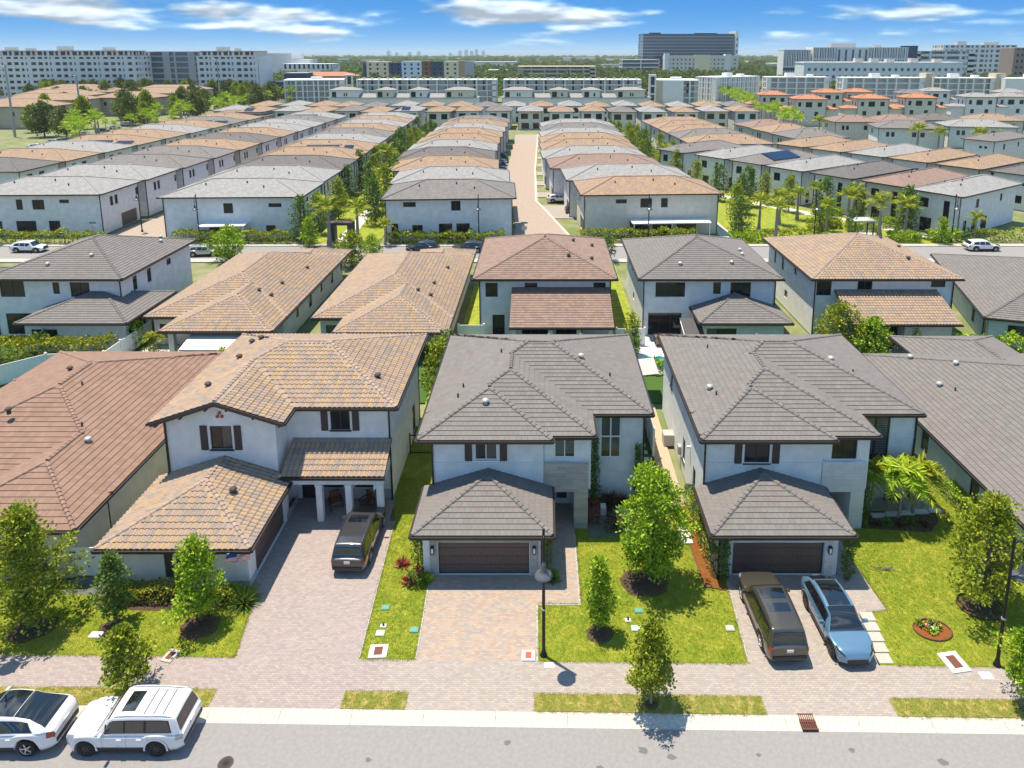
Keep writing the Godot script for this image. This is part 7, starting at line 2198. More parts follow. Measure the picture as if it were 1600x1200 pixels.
	var park_front: Array = [Rect2(0.9, 3.9, 1.4, 1.5), Rect2(4.6, 0.2, 0.9, 5.2), Rect2(1.2, 0.1, 1.8, 2.2)]
	var side: Array = [Rect2(5.0, 4.0, 1.0, 1.4), Rect2(1.6, 0.2, 1.0, 2.2), Rect2(4.2, 0.1, 2.0, 2.2), Rect2(7.2, 0.1, 2.0, 2.2), Rect2(13.0, 4.2, 0.8, 1.2)]
	var plain: Array = [Rect2(3.6, 4.4, 0.7, 0.6), Rect2(4.8, 4.4, 0.7, 0.6), Rect2(3.6, 1.2, 1.4, 1.4)]
	var dia := [
		[62.5, -102.9, "light", "white_stucco", 0], [58.2, -110.3, "pink", "cream_stucco", 0], [52.6, -118.4, "dark", "cool_stucco", 0], [47.0, -126.2, "light", "cool_stucco", 0], [41.9, -133.9, "grey", "cool_stucco", 0], [36.7, -141.6, "light", "cool_stucco", 0], [30.0, -150.5, "grey", "cool_stucco", 0],
		[86.0, -120.4, "dark", "white_stucco", 1], [80.7, -128.4, "tan", "cream_stucco", 1], [75.4, -136.6, "tan", "white_stucco", 1], [70.2, -144.2, "light", "white_stucco", 1], [64.6, -151.8, "tan", "white_stucco", 1], [59.4, -160.0, "tan", "cream_stucco", 1],
		[110.0, -170.5, "grey", "white_stucco", 2], [121.0, -160.0, "light", "white_stucco", 2], [132.0, -151.0, "tan", "white_stucco", 2],
	]
	for i in dia.size():
		var q: Array = dia[i]
		var n := Vector3(sin(ea), 0, cos(ea)); var xr := Vector3(cos(ea), 0, -sin(ea))
		var W := 7.0
		var c := Vector3(q[0], 0, q[1]) - xr * (W / 2 + 0.5) - n * 0.55
		var o := {"W": W, "D": 18.6, "h": 6.5, "roof": q[2], "wall": q[3], "front": park_front if q[4] == 0 else plain, "right": side, "p": 0.32}
		var home := far_house("house with %s roof, %s" % [word[q[2]], ["%s from the right along the park path" % ord[mini(i, 10)], "%s from the right in the slanting row behind the park" % ord[maxi(i - 7, 0)], "%s from the left of three behind the slanting rows" % ord[maxi(i - 13, 0)]][q[4]]], c, ea, o, ["houses along the park path", "slanting row behind the park", "houses behind the slanting rows"][q[4]])
		if i == 4:
			var b := Buf.new()
			for a in 8:
				for d in 2:
					b = Buf.new()
					b.box(Vector3.ZERO, Vector3(1.65, 0.05, 1.0), Transform3D(Basis(Vector3(0.952, -0.305, 0), Vector3(0.305, 0.952, 0), Vector3(0, 0, 1)), Vector3(W / 2 - 1.0 - d * 1.6 + 0.05, 6.5 + 0.32 * (1.6 + d * 1.6) + 0.16, -4.5 - a * 1.05)))
					part("solar_panel", b.mesh(), M.solar, home)
	# houses square to the lanes further right
	var sq := [[129.0, -206.5, 18.0, -0.19, "light", "cool_stucco"], [106.0, -202.5, 17.6, -0.19, "grey", "cool_stucco"], [99.0, -222.0, 14.0, 0.0, "pink", "cream_stucco"], [114.0, -224.0, 14.0, 0.0, "pink", "cream_stucco"], [129.5, -228.0, 14.5, 0.0, "dark", "white_stucco"], [146.5, -226.0, 15.0, 0.0, "tan", "cream_stucco"], [163.0, -228.0, 14.0, 0.0, "grey", "white_stucco"], [165.0, -196.0, 16.0, -0.19, "tan", "white_stucco"], [185.0, -214.0, 16.0, -0.1, "light", "white_stucco"], [149.0, -182.0, 17.0, -0.19, "grey", "cool_stucco"]]
	for i in sq.size():
		var q: Array = sq[i]
		far_house("house with %s roof, %s of the scattered houses at the right" % [word[q[4]], ord[i]], Vector3(q[0], 0, q[1]), q[3], {"W": q[2], "D": 11.0, "h": 6.4, "roof": q[4], "wall": q[5], "front": [Rect2(2.0, 3.8, 0.9, 1.4), Rect2(3.4, 3.8, 0.9, 1.4), Rect2(9.0, 3.8, 1.2, 1.4), Rect2(11.2, 3.8, 1.2, 1.4)], "left": pair}, "scattered houses at the right")
	# row of houses right of the second green strip
	var tq := ["tan", "tan", "tan", "grey", "tan"]
	for i in 5:
		var z := -214.0 + i * 12.0
		far_house("house with %s roof, %s from the back behind the right hand trees" % [word[tq[i]], ord[i]], Vector3(X.call(48.5, z) , 0, z), t, {"W": 19.0, "D": 10.6, "h": 6.5, "roof": tq[i], "wall": "white_stucco", "left": pair}, "houses right of the right hand tree strip")
	for i in 3:
		far_house("house with %s roof, %s of three before the palm avenue" % [["pinkish brown", "mottled tan", "mid grey"][i], ord[i]], Vector3(67.5 + i * 1.6, 0, -205.0 + i * 13.0), t + 0.12, {"W": 14.0, "D": 11.6, "h": 6.4, "roof": ["pink", "tan", "grey"][i], "wall": "cream_stucco", "left": pair, "front": pair}, "three houses before the palm avenue")
	# town houses across the end of the lanes
	R.seed = 808
	var tc := ["light", "tan", "light", "tan", "grey", "tan", "light", "tan", "tan", "grey", "light", "tan", "tan", "grey", "light", "tan", "light", "tan"]
	for i in tc.size():
		var x := -118.0 + i * 11.3
		for rr in 2:
			if rr == 0 and absf(x + 18.0) < 0.1: continue
			var c: String = tc[(i + rr * 5) % tc.size()]
			var z := -258.0 if rr == 0 else -284.0
			far_house("town house with %s roof, %s from the left in the %s cross row" % [word[c], ord[i], ["front", "rear"][rr]], Vector3(x + rr * 4.0 + R.randf_range(-0.6, 0.6), 0, z + R.randf_range(-3, 3)), 0.0, {"W": 8.6, "D": 15.0, "h": 6.8, "roof": c, "wall": ["white_stucco", "cream_stucco", "cool_stucco"][i % 3], "front": [Rect2(1.0, 3.9, 2.6, 2.0), Rect2(5.4, 3.9, 2.2, 2.0), Rect2(1.2, 0.3, 2.8, 2.2), Rect2(5.4, 0.3, 2.2, 2.2)], "right": pair, "left": pair, "vents": false, "solar": [[-1.5, 1.5, 3, 2]] if i in [1, 6] and rr == 0 else []}, "town houses of the cross rows")
	# three storey houses with terracotta and grey roofs at the right
	var tt := [[128.0, -275.0, "terra"], [149.0, -280.0, "terra"], [143.0, -322.0, "terra"], [97.5, -300.0, "terra"], [102.5, -272.0, "terra"], [128.0, -318.0, "terra"], [183.0, -330.0, "light"], [176.0, -285.0, "light"], [190.0, -287.0, "light"], [163.0, -312.0, "grey"], [212.0, -320.0, "light"], [206.0, -296.0, "grey"]]
	for i in tt.size():
		var q: Array = tt[i]
		var wl := "cream_stucco" if q[2] == "terra" else "white_stucco"
		var o := far_house("tall three storey house with %s roof, %s of its group at the right" % [word[q[2]], ord[i % 6]], Vector3(q[0], 0, q[1]), -0.12, {"W": 11.5, "D": 9.0, "h": 10.4, "roof": q[2], "wall": wl, "front": [Rect2(1.2, 7.4, 1.1, 1.7), Rect2(4.0, 7.2, 2.4, 2.0), Rect2(8.4, 7.4, 1.6, 1.7), Rect2(2.0, 3.8, 1.4, 1.7), Rect2(7.4, 3.8, 1.4, 1.7)], "left": [Rect2(2.0, 7.4, 1.0, 1.6), Rect2(5.5, 7.4, 1.0, 1.6), Rect2(3.5, 4.0, 1.0, 1.6)], "p": 0.3}, "three storey houses with terracotta roofs" if q[2] == "terra" else "three storey houses with grey roofs")
		for s in [-1, 1]:       # lower wings
			var b := Buf.new()
			b.span(Vector3(s * 5.7, 0, -1.0), Vector3(s * 10.5, 6.4, -8.0))
			part("wing_wall", b.mesh(), M[wl], o)
			var m := hip_mesh(minf(s * 5.0, s * 11.0), maxf(s * 5.0, s * 11.0), -0.5, -8.6, 6.5, 0.32)
			part("wing_roof", m[0].mesh(), M["roof_" + q[2]], o)
	strips()

func strips() -> void:      # trees, palms and hedges between the rows
	var t0 := {"h": 6.4, "trunk": 0.5, "r": 1.9, "shape": "cone", "clumps": 46, "leaves": 26, "size": 0.34, "cr": 0.62, "tone": "oak", "tr": 0.09}
	var a := tree("strip_tree", "dark leafy tree at the left front corner of the green strip", "tree", {"h": 6.8, "trunk": 0.4, "r": 2.1, "shape": "cone", "clumps": 54, "leaves": 28, "size": 0.34, "cr": 0.66, "tone": "dark", "tr": 0.1}, 601, Vector3(-36.0, 0, -101.4))
	var b := tree("strip_tree", "yellow green tree second from the front in the green strip", "tree", t0, 602, Vector3(-34.8, 0, -106))
	var c := tree("strip_tree", "lime green round tree by the middle street before the arch", "tree", {"h": 4.2, "trunk": 0.4, "r": 1.5, "shape": "cone", "clumps": 40, "leaves": 28, "size": 0.28, "cr": 0.5, "tone": "lime", "tr": 0.08}, 603, Vector3(-34.0, 0, -98.6))
	R.seed = 61
	var k := 0
	for i in 34:
		var z := -112.0 - i * 3.7
		var x := -30.5 + 0.06 * (z + 104) + (R.randf_range(-5.5, -2.0) if i % 2 else R.randf_range(1.0, 4.6))
		copy([a, b, c][[0, 1, 0, 2, 1, 0, 1][i % 7]], "", Vector3(x, 0, z), R.randf() * TAU, R.randf_range(0.85, 1.2), "trees of the green strip").set_meta("label", "leafy tree in the long green strip left of the central houses")
	for i in 30:
		var z := -152.0 - i * 2.9
		var x := 36.0 + 0.10 * (z + 104) + R.randf_range(-3.4, 3.4)
		copy([a, b, c][[1, 0, 2, 1][i % 4]], "", Vector3(x, 0, z), R.randf() * TAU, R.randf_range(0.8, 1.1), "trees of the right hand strip").set_meta("label", "leafy tree in the right hand strip behind the park")
	# park
	var park := [[29.6, -104.2, 0, 0.9], [31.5, -113.0, 1, 1.0], [34.5, -120.0, 0, 1.0], [37.4, -126.0, 0, 1.05], [43.2, -121.5, 1, 1.0], [33.0, -131.0, 0, 1.0], [30.5, -139.0, 1, 1.0], [47.8, -116.4, 0, 1.0], [52.4, -113.5, 1, 0.8], [56.8, -107.4, 0, 1.05], [46.0, -111.0, 2, 0.9], [41.0, -128.5, 1, 0.9], [58.6, -100.6, 2, 0.9]]
	for i in park.size():
		var q: Array = park[i]
		copy([a, b, c][q[2]], "%s tree %s" % [["dark", "yellow green", "small lime green"][q[2]], ["at the left front of the park lawn", "behind the first at the left of the park", "at the back left of the park lawn", "before the mid grey solar house", "before the pale grey house at the back of the park", "half hidden behind the tan roof", "at the far left corner of the park", "before the dark grey house by the park path", "by the park path near the palms", "before the pinkish brown house by the park", "on the lawn among the park palms", "small one near the back of the park", "at the corner of the white house by the park"][i]], Vector3(q[0], 0, q[1]), i * 1.3, q[3], "trees around the park")
	var p := palm("tall royal palm at the front of the park lawn", Vector3(34.4, 0, -101.6), 4.6, 3.0, 12, "oak", 611, 0.26, true, "royal_palm", 9)
	var palms := [[34.0, -108.4, 0.9, "second royal palm behind the front one"], [49.4, -111.5, 0.95, "royal palm at the right of the park lawn"], [51.3, -113.6, 1.0, "royal palm beside the path before the pinkish brown house"], [50.8, -103.4, 1.05, "royal palm with thick trunk right of the small roof"], [44.6, -108.0, 0.8, "thin royal palm in the middle of the park"], [-31.3, -99.4, 1.1, "royal palm left of the dark arch"], [-27.6, -100.9, 1.0, "royal palm right of the dark arch"], [-23.2, -99.6, 0.6, "short palm beside the hedge of the dark roofed house"], [-33.8, -150.0, 1.3, "royal palm rising above the green strip"], [-31.0, -128.0, 1.0, "royal palm further back in the green strip"], [104.5, -196.0, 1.3, "palm before the mid grey house at the right"], [112.0, -199.0, 1.1, "palm clump left of the pale grey house at the right"], [118.0, -190.0, 1.2, "palm between the slanting rows, left of two"], [122.5, -188.0, 1.1, "palm between the slanting rows, right of two"], [27.5, -158.0, 1.1, "royal palm before the right hand strip"], [88.5, -226.0, 1.2, "palm at the corner before the terracotta houses"], [55.2, -104.6, 0.95, "royal palm left of the round clipped bushes"], [57.0, -108.8, 0.9, "royal palm before the window of the pinkish brown house"], [38.4, -112.0, 0.9, "royal palm on the open park lawn"], [47.0, -119.0, 0.9, "royal palm before the dark roofed park house"], [31.2, -108.2, 0.8, "royal palm at the left edge of the park lawn"], [42.6, -115.5, 0.85, "royal palm at the back of the park lawn"], [64.0, -101.6, 0.7, "short palm before the white house at the right of the park"]]
	for i in palms.size(): copy(p, palms[i][3], Vector3(palms[i][0], 0, palms[i][1]), i * 1.1, palms[i][2], "royal palms")
	for q in [["dark column shaped cypress in the park, left of two", 41.5, -103.2], ["dark column shaped cypress in the park, right of two", 46.2, -103.2]]:
		tree("cypress", q[0], "cypress", {"h": 4.6, "trunk": 0.15, "r": 0.75, "shape": "column", "clumps": 40, "leaves": 26, "size": 0.22, "cr": 0.3, "tone": "dark", "tr": 0.06}, int(q[1]), Vector3(q[1], 0, q[2]))
	# the dark arch and the small roof
	var ar := thing("garden_arch", "dark brown square garden arch over the path of the green strip", "arch", Vector3(-29.8, 0, -100.9))
	for s in [-1, 1]:
		var q := Buf.new()
		q.box(Vector3(s * 1.35, 1.4, 0), Vector3(0.8, 2.8, 1.4))
		part("pillar", q.mesh(), M.shutter_brown, ar)
	var lb := Buf.new()
	lb.box(Vector3(0, 2.99, 0), Vector3(3.5, 0.38, 1.5))
	part("lintel", lb.mesh(), M.shutter_brown, ar)
	var sh := thing("park_shelter", "small flat roofed dark shelter on the park lawn", "shelter", Vector3(48.6, 0, -104.8))
	lb = Buf.new()
	lb.box(Vector3(0, 2.6, 0), Vector3(3.4, 0.18, 2.6))
	part("shelter_roof", lb.mesh(), M.grey_stucco, sh)
	lb = Buf.new()
	for s in [-1, 1]:
		for z in [-1, 1]: lb.box(Vector3(s * 1.4, 1.25, z * 1.0), Vector3(0.16, 2.5, 0.16))
	part("posts", lb.mesh(), M.shutter_brown, sh)
	# hedges along the middle street
	for q in [["green hedge before the large white house at the left", -75.5, -100.7, 21.0], ["green hedge before the house with the flat white awning", -46.0, -100.9, 17.0], ["green hedge before the dark roofed house left of the central lane", -14.4, -100.6, 17.0], ["green hedge before the tan roofed house right of the central lane", 14.0, -102.0, 17.0]]:
		hedge(q[0], Vector3(q[1], 0, q[2]), Vector3(q[3], 1.5, 1.3), 3000, 0.30, "oak", int(q[1]) + 400, 0, "hedge", "hedge", "", 0.35)
	for q in [["round clipped bush left of the park lamp", 53.6, -101.6, 4.2], ["round clipped bush right of the park lamp", 59.8, -101.9, 4.6], ["clipped hedge before the white house at the right", 68.5, -102.2, 10.0], ["low green bushes at the front of the park lawn", 38.0, -103.0, 9.0], ["low planting along the park path", 45.0, -110.0, 5.0], ["low hedge before the pinkish brown park house", 55.5, -110.5, 4.6], ["low hedge before the dark roofed park house", 49.0, -119.0, 4.8], ["low hedge at the left edge of the park lawn", 30.2, -101.4, 4.9], ["low shrubs between the park path and the lawn", 50.0, -108.0, 4.4]]:
		hedge(q[0], Vector3(q[1], 0, q[2]), Vector3(q[3], 1.3, 1.8), 1300, 0.3, "lime" if q[3] < 5 else "oak", int(q[1]) + 500, 0, "bush", "bush", "", 0.3)
	tree("bushy_tree", "bushy bright green tree beside the middle street between two roofs", "tree", {"h": 4.6, "trunk": 0.5, "r": 2.4, "shape": "round", "clumps": 64, "leaves": 40, "size": 0.30, "cr": 0.6, "tone": "lime", "tr": 0.1}, 621, Vector3(-42.4, 0, -91.5))
	tree("bushy_tree", "bushy green tree in the front yard between the tan roofs", "tree", {"h": 4.4, "trunk": 0.5, "r": 2.2, "shape": "round", "clumps": 60, "leaves": 38, "size": 0.30, "cr": 0.6, "tone": "oak", "tr": 0.1}, 622, Vector3(-25.4, 0, -89.5))
	tree("bushy_tree", "white flowering bush beside the middle street", "tree", {"h": 2.8, "trunk": 0.3, "r": 1.6, "shape": "round", "clumps": 40, "leaves": 34, "size": 0.26, "cr": 0.5, "tone": "lime", "tr": 0.07}, 623, Vector3(-23.5, 0, -94.0))
	tree("street_tree", "small tree at the kerb of the middle street right of the pink roof", "tree", {"h": 3.4, "trunk": 0.6, "r": 1.2, "shape": "round", "clumps": 36, "leaves": 30, "size": 0.26, "cr": 0.45, "tone": "dark", "tr": 0.06}, 624, Vector3(8.6, 0, -91.6))
	# palm avenue at the right and the planting of the left street
	var pa := palm("royal palm nearest the viewer in the palm avenue", Vector3(84.5, 0, -236.0), 5.4, 3.6, 12, "lime", 631, 0.25, false, "avenue_palm", 7)
	R.seed = 63
	for i in 46:
		var f := (i + 1) / 46.0
		copy(pa, "", Vector3(lerpf(84.5, 109, f) + (3.5 if i % 2 else -2.5), 0, lerpf(-236, -440, f)), i * 0.9, R.randf_range(0.85, 1.15), "palms of the avenue").set_meta("label", "palm in the double row of the palm avenue")
	for i in 70:
		var f := i / 70.0
		copy(pa, "", Vector3(lerpf(-137, -152, f) + R.randf_range(-11, 9), 0, lerpf(-196, -480, f)), i * 0.7, R.randf_range(0.6, 1.25), "palms of the left street").set_meta("label", "golden palm in the planting along the left street")
	var big := tree("shade_tree", "large round shade tree at the left edge beyond the houses", "tree", {"h": 11, "trunk": 2.0, "r": 5.2, "shape": "round", "clumps": 90, "leaves": 34, "size": 0.75, "cr": 1.4, "tone": "wood", "tr": 0.25}, 641, Vector3(-168, 0, -236))
	var big2 := tree("shade_tree", "tall bright green shade tree before the beige town houses", "tree", {"h": 12, "trunk": 2.0, "r": 4.4, "shape": "cone", "clumps": 80, "leaves": 34, "size": 0.75, "cr": 1.3, "tone": "oak", "tr": 0.25}, 642, Vector3(-163, 0, -290))
	var spots := [[-182, -250], [-196, -300], [-215, -318], [-176, -345], [-205, -355], [-230, -372], [-190, -392], [-246, -395], [-176, -420], [-210, -415], [-162, -395], [-265, -418], [-225, -428], [-150, -440], [-185, -440], [-240, -432], [-166, -325], [-290, -420], [-138, -425], [-170, -455], [-158, -232], [-171, -262], [-162, -276], [-178, -300], [-160, -306], [-150, -330], [-168, -350], [-154, -362], [-183, -370], [-148, -384], [-165, -408], [-158, -436], [-146, -412], [-205, -440], [-222, -446], [-262, -440], [-285, -436], [-310, -428], [-330, -425], [-196, -278], [-210, -252], [-148, -300], [-190, -330], [-232, -400], [-255, -372], [-280, -400], [-224, -345], [-143, -352], [-152, -268], [-139, -445]]
	R.seed = 66
	for i in 40: spots.append([R.randf_range(-305, -140), R.randf_range(-434, -402)])
	for i in spots.size(): copy(big if i % 3 else big2, "", Vector3(spots[i][0], 0, spots[i][1]), i * 2.1, 0.75 + 0.06 * (i % 6), "shade trees beyond the left street").set_meta("label", "large shade tree beyond the left street before the white slab block")

# ------------------------------------------------------------------ the larger buildings behind
# a block with a real facade: glass set back behind floor bands and piers, on the sides given; o: W, D, H, floors, band, step, pier, wall, glass, sides, recess
func facade_block(o: Node3D, at: Vector3, d: Dictionary) -> void:
	var W: float = d.W; var D: float = d.D; var H: float = d.H
	var rc: float = d.get("recess", 0.7)
	var b := Buf.new()
	b.span(at + Vector3(-W / 2 + rc, 0, -rc), at + Vector3(W / 2 - rc, H - 0.3, -D + rc))
	part("glazing", b.mesh(), M[d.get("glass", "glass")], o)
	b = Buf.new()
	b.span(at + Vector3(-W / 2 - 0.1, H - 0.5, 0.1), at + Vector3(W / 2 + 0.1, H, -D - 0.1))
	part("flat_roof", b.mesh(), M[d.get("roof", "white_stucco")], o)
	var sides: Array = d.get("sides", ["front", "right", "left"])
	b = Buf.new()
	b.span(at + Vector3(-W / 2, 0, -D + rc), at + Vector3(W / 2, H - 0.5, -D))
	if not "right" in sides: b.span(at + Vector3(W / 2 - rc, 0, -rc * 0.2), at + Vector3(W / 2, H - 0.5, -D + rc + 0.01))
	if not "left" in sides: b.span(at + Vector3(-W / 2, 0, -rc * 0.2), at + Vector3(-W / 2 + rc, H - 0.5, -D + rc + 0.01))
	part("end_wall", b.mesh(), M[d.get("endwall", d.wall)], o)
	for s in sides:
		var len := W if s == "front" else D
		var xf := Transform3D(Basis(), at + Vector3(-W / 2, 0, 0))
		if s == "right": xf = Transform3D(Basis(Vector3(0, 0, -1), Vector3.UP, Vector3(1, 0, 0)), at + Vector3(W / 2, 0, 0))
		if s == "left": xf = Transform3D(Basis(Vector3(0, 0, 1), Vector3.UP, Vector3(-1, 0, 0)), at + Vector3(-W / 2, 0, -D))
		var fh: float = H / d.floors
		for i in d.floors:
			b = Buf.new()
			var hb: float = d.band
			b.box(Vector3(len / 2, i * fh + hb / 2, -rc / 2), Vector3(len - 0.02, hb, rc), xf)
			part("floor_band", b.mesh(), M[d.get("bandmat", d.wall)], o)
		var x := 0.0
		var k := 0
		while x < len:
			var pw: float = d.pier[k % d.pier.size()]
			b = Buf.new()
			b.box(Vector3(minf(x + pw / 2, len - pw / 2), H / 2 - 0.26, -rc / 2 + 0.03), Vector3(pw, H - 0.52, rc + 0.05), xf)
			part("pier", b.mesh(), M[d.get("piermat", d.wall)], o)
			x += d.step[k % d.step.size()]
			k += 1

func boxes(o: Node3D, called: String, list: Array, m: Material) -> void:
	for q in list:
		var b := Buf.new()
		b.span(Vector3(q[0], q[1], q[2]), Vector3(q[3], q[4], q[5]))
		part(called, b.mesh(), m, o)

func far_town() -> void:
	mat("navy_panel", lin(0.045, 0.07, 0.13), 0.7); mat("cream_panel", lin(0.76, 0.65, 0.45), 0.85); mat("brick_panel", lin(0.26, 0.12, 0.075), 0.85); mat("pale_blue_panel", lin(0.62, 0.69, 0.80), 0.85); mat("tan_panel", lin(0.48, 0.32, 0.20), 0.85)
	mat("tower_glass", lin(0.05, 0.085, 0.12), 0.12, {"spec": 0.6}); mat("gallery_wall", lin(0.55, 0.54, 0.53), 0.9); mat("beige_wall", lin(0.50, 0.44, 0.34), 0.9); mat("brown_office", lin(0.26, 0.21, 0.18), 0.85); mat("bright_roof", lin(0.80, 0.80, 0.80), 0.8)
	# white slab blocks at the left
	var o := thing("apartment_block", "long white eight storey apartment block at the far left", "apartment block", Vector3(-312, 0, -440), 0.03)
	facade_block(o, Vector3.ZERO, {"W": 118.0, "D": 20.0, "H": 26.0, "floors": 7, "band": 2.0, "step": [4.2, 3.0, 2.2, 5.2], "pier": [1.5, 1.4, 1.3, 2.4], "wall": "white_stucco", "sides": ["front", "right"], "recess": 0.6})
	facade_block(o, Vector3(0, 26.0, -1.6), {"W": 115.0, "D": 16.0, "H": 3.4, "floors": 1, "band": 0.5, "step": [4.4, 2.6], "pier": [1.6, 0.9], "wall": "taupe_stucco", "roof": "grey_stucco", "sides": ["front", "right"], "recess": 0.5})
	boxes(o, "roof_plant", [[-40, 29.4, -8, -32, 32.2, -12], [-24, 29.4, -8, -18, 31.4, -12], [8, 29.4, -8, 16, 32.0, -12], [36, 29.4, -8, 42, 31.4, -12], [-12, 29.4, -9, -7, 31.0, -12]], M.cream_stucco)
	o = thing("apartment_block", "grey recessed glazed block between the two white slab blocks", "apartment block", Vector3(-240, 0, -462), 0.03)
	facade_block(o, Vector3.ZERO, {"W": 44.0, "D": 16.0, "H": 29.0, "floors": 8, "band": 0.9, "step": [7.0, 9.0], "pier": [4.4, 1.4], "wall": "grey_stucco", "bandmat": "grey_stucco", "glass": "blind_glass", "sides": ["front"], "recess": 0.8})
	o = thing("apartment_block", "white eight storey apartment block right of the grey glazed one", "apartment block", Vector3(-197, 0, -445), -0.10)
	facade_block(o, Vector3.ZERO, {"W": 40.0, "D": 18.0, "H": 26.0, "floors": 7, "band": 2.0, "step": [4.2, 3.0, 2.2, 5.0], "pier": [1.5, 1.4, 1.2, 2.2], "wall": "white_stucco", "sides": ["front", "left"], "recess": 0.6})
	facade_block(o, Vector3(0, 26.0, -1.6), {"W": 37.0, "D": 14.0, "H": 3.2, "floors": 1, "band": 0.5, "step": [4.4, 2.6], "pier": [1.6, 0.9], "wall": "taupe_stucco", "roof": "grey_stucco", "sides": ["front", "left"], "recess": 0.5})
	boxes(o, "roof_plant", [[-10, 29.2, -6, -3, 31.6, -10], [2, 29.2, -6, 5, 30.8, -9]], M.cream_stucco)
	# four storey apartments with balconies
	var gal := {"D": 12.0, "H": 13.2, "floors": 4, "band": 0.5, "step": [6.0, 6.0, 10.5], "pier": [0.8, 0.45, 0.8], "wall": "white_stucco", "glass": "gallery_wall", "roof": "bright_roof", "recess": 2.4, "sides": ["front", "right", "left"]}
	for q in [["long four storey white gallery apartments left of the gap", -66.5, 79.0], ["long four storey white gallery apartments right of the gap", 16.0, 78.0]]:
		o = thing("gallery_apartments", q[0], "apartment block", Vector3(q[1], 0, -402))
		var d := gal.duplicate(); d.W = q[2]
		facade_block(o, Vector3.ZERO, d)
		R.seed = int(q[1])
		for i in 18:
			var x: float = -q[2] / 2 + 3 + i * (q[2] - 6) / 17.0 + R.randf_range(-0.6, 0.6)
			boxes(o, "air_conditioner", [[x, 13.2, -4, x + 1.1, 14.2, -5]], M.vent_grey)
		for i in 14:       # dark doors and windows under the galleries
			var x: float = -q[2] / 2 + 2.5 + i * (q[2] - 5) / 14.0
			for f in [2, 3]: boxes(o, "gallery_door", [[x, f * 3.3 + 0.5, -2.32, x + 1.1, f * 3.3 + 2.7, -2.45]], M.dark_frame)
	for q in [["white end block of the gallery apartments at the left, beige side", -128.0, -396.0, 0.25, 1], ["white end block of the gallery apartments at the right, beige side", 72.5, -392.0, -0.1, -1]]:
		o = thing("gallery_apartments", q[0], "apartment block", Vector3(q[1], 0, q[2]), q[3])
		var d := gal.duplicate(); d.W = 32.0 if q[4] == 1 else 25.0; d.D = 24.0; d.step = [3.5, 2.4]; d.endwall = "taupe_stucco"; d.sides = ["front", "right"] if q[4] == 1 else ["left"]
		if q[4] == -1: d.sides = ["front"]; d.step = [4, 16, 6]; d.pier = [0.8, 13.0, 0.8]
		facade_block(o, Vector3.ZERO, d)
		var tx := 17.0 if q[4] == 1 else -14.5
		boxes(o, "stair_tower", [[tx, 0, 0.5, tx + 4.0, 16.0, -5]], M.white_stucco); boxes(o, "stair_window", [[tx + 1.0, 2, 0.6, tx + 3.0, 5, 0.4], [tx + 1.0, 6, 0.6, tx + 3.0, 9.5, 0.4], [tx + 1.0, 10.5, 0.6, tx + 3.0, 15, 0.4]], M.dark_frame)
		if q[4] == -1: boxes(o, "beige_panel", [[tx + 4.02, 0, 0.3, tx + 7.5, 13.1, -4]], M.beige_wall); boxes(o, "window", [[6.0, 9.4, 0.12, 7.2, 11.4, 0.0], [6.0, 6.0, 0.12, 7.2, 8.0, 0.0]], M.glass)
		boxes(o, "roof_plant", [[-2, 13.2, -8, 4, 14.6, -13]], M.white_stucco)
	# town houses with little hipped towers before the apartments
	var lines := [["grey roofed three storey terrace with four hipped towers left of the gap", -99.0, [0.0, 20.0, 36.5, 57.0]], ["grey roofed three storey terrace with four hipped towers right of the gap", -13.0, [0.0, 20.5, 36.5, 56.0]]]
	for q in lines:
		o = thing("terrace_block", q[0], "terrace", Vector3(q[1], 0, -352))
		var b := Buf.new()
		b.span(Vector3(-8, 0, 0), Vector3(66, 6.0, -10))
		part("wall", b.mesh(), M.white_stucco, o)
		var m := hip_mesh(-8.6, 66.6, 0.6, -10.6, 6.1, 0.32)
		part("roof", m[0].mesh(), M.roof_light, o)
		for i in 4:
			var x: float = q[2][i]
			var hw := 7.0 if i in [0, 3] else 4.2
			b = Buf.new()
			wall(b, Vector3(x - hw, 5.5, 0.4), Vector3(1, 0, 0), hw * 2, 4.2, [Rect2(0.8, 0.8, 2.2, 2.6), Rect2(hw - 0.4, 1.2, 0.7, 1.6), Rect2(hw + 0.7, 1.2, 0.7, 1.6)] if i in [0, 3] else [Rect2(0.7, 0.8, 2.4, 2.6), Rect2(5.2, 1.2, 0.9, 1.6)], 0.3)
			wall(b, Vector3(x + hw, 5.5, 0.4), Vector3(0, 0, -1), 8.0, 4.2); wall(b, Vector3(x - hw, 5.5, -7.6), Vector3(0, 0, 1), 8.0, 4.2)
			part("tower_wall", b.mesh(), M.cream_stucco if i % 2 else M.white_stucco, o)
			boxes(o, "tower_glazing", [[x - hw + 0.4, 5.6, 0.08, x + hw - 0.4, 9.6, -0.2]], M.glass)
			m = hip_mesh(x - hw - 0.7, x + hw + 0.7, 1.1, -8.3, 9.8, 0.30)
			part("tower_roof", m[0].mesh(), M.roof_light, o)
	# the many coloured hotel
	o = thing("hotel", "five storey hotel with cream, navy, pale blue and brown facade panels", "hotel", Vector3(-162, 0, -640))
	var seg := [[0.0, 3.0, "navy_panel", 19.6, 0], [3.0, 19.8, "cream_panel", 20.4, 3], [22.8, 11.6, "navy_panel", 19.6, 2], [34.4, 18.0, "pale_blue_panel", 20.8, 3], [52.4, 8.2, "brick_panel", 21.0, 1], [60.6, 11.6, "navy_panel", 20.6, 2], [72.2, 13.4, "cream_panel", 20.8, 2], [85.6, 5.2, "tan_panel", 21.2, 0], [90.8, 7.0, "vent_grey", 20.8, 0]]
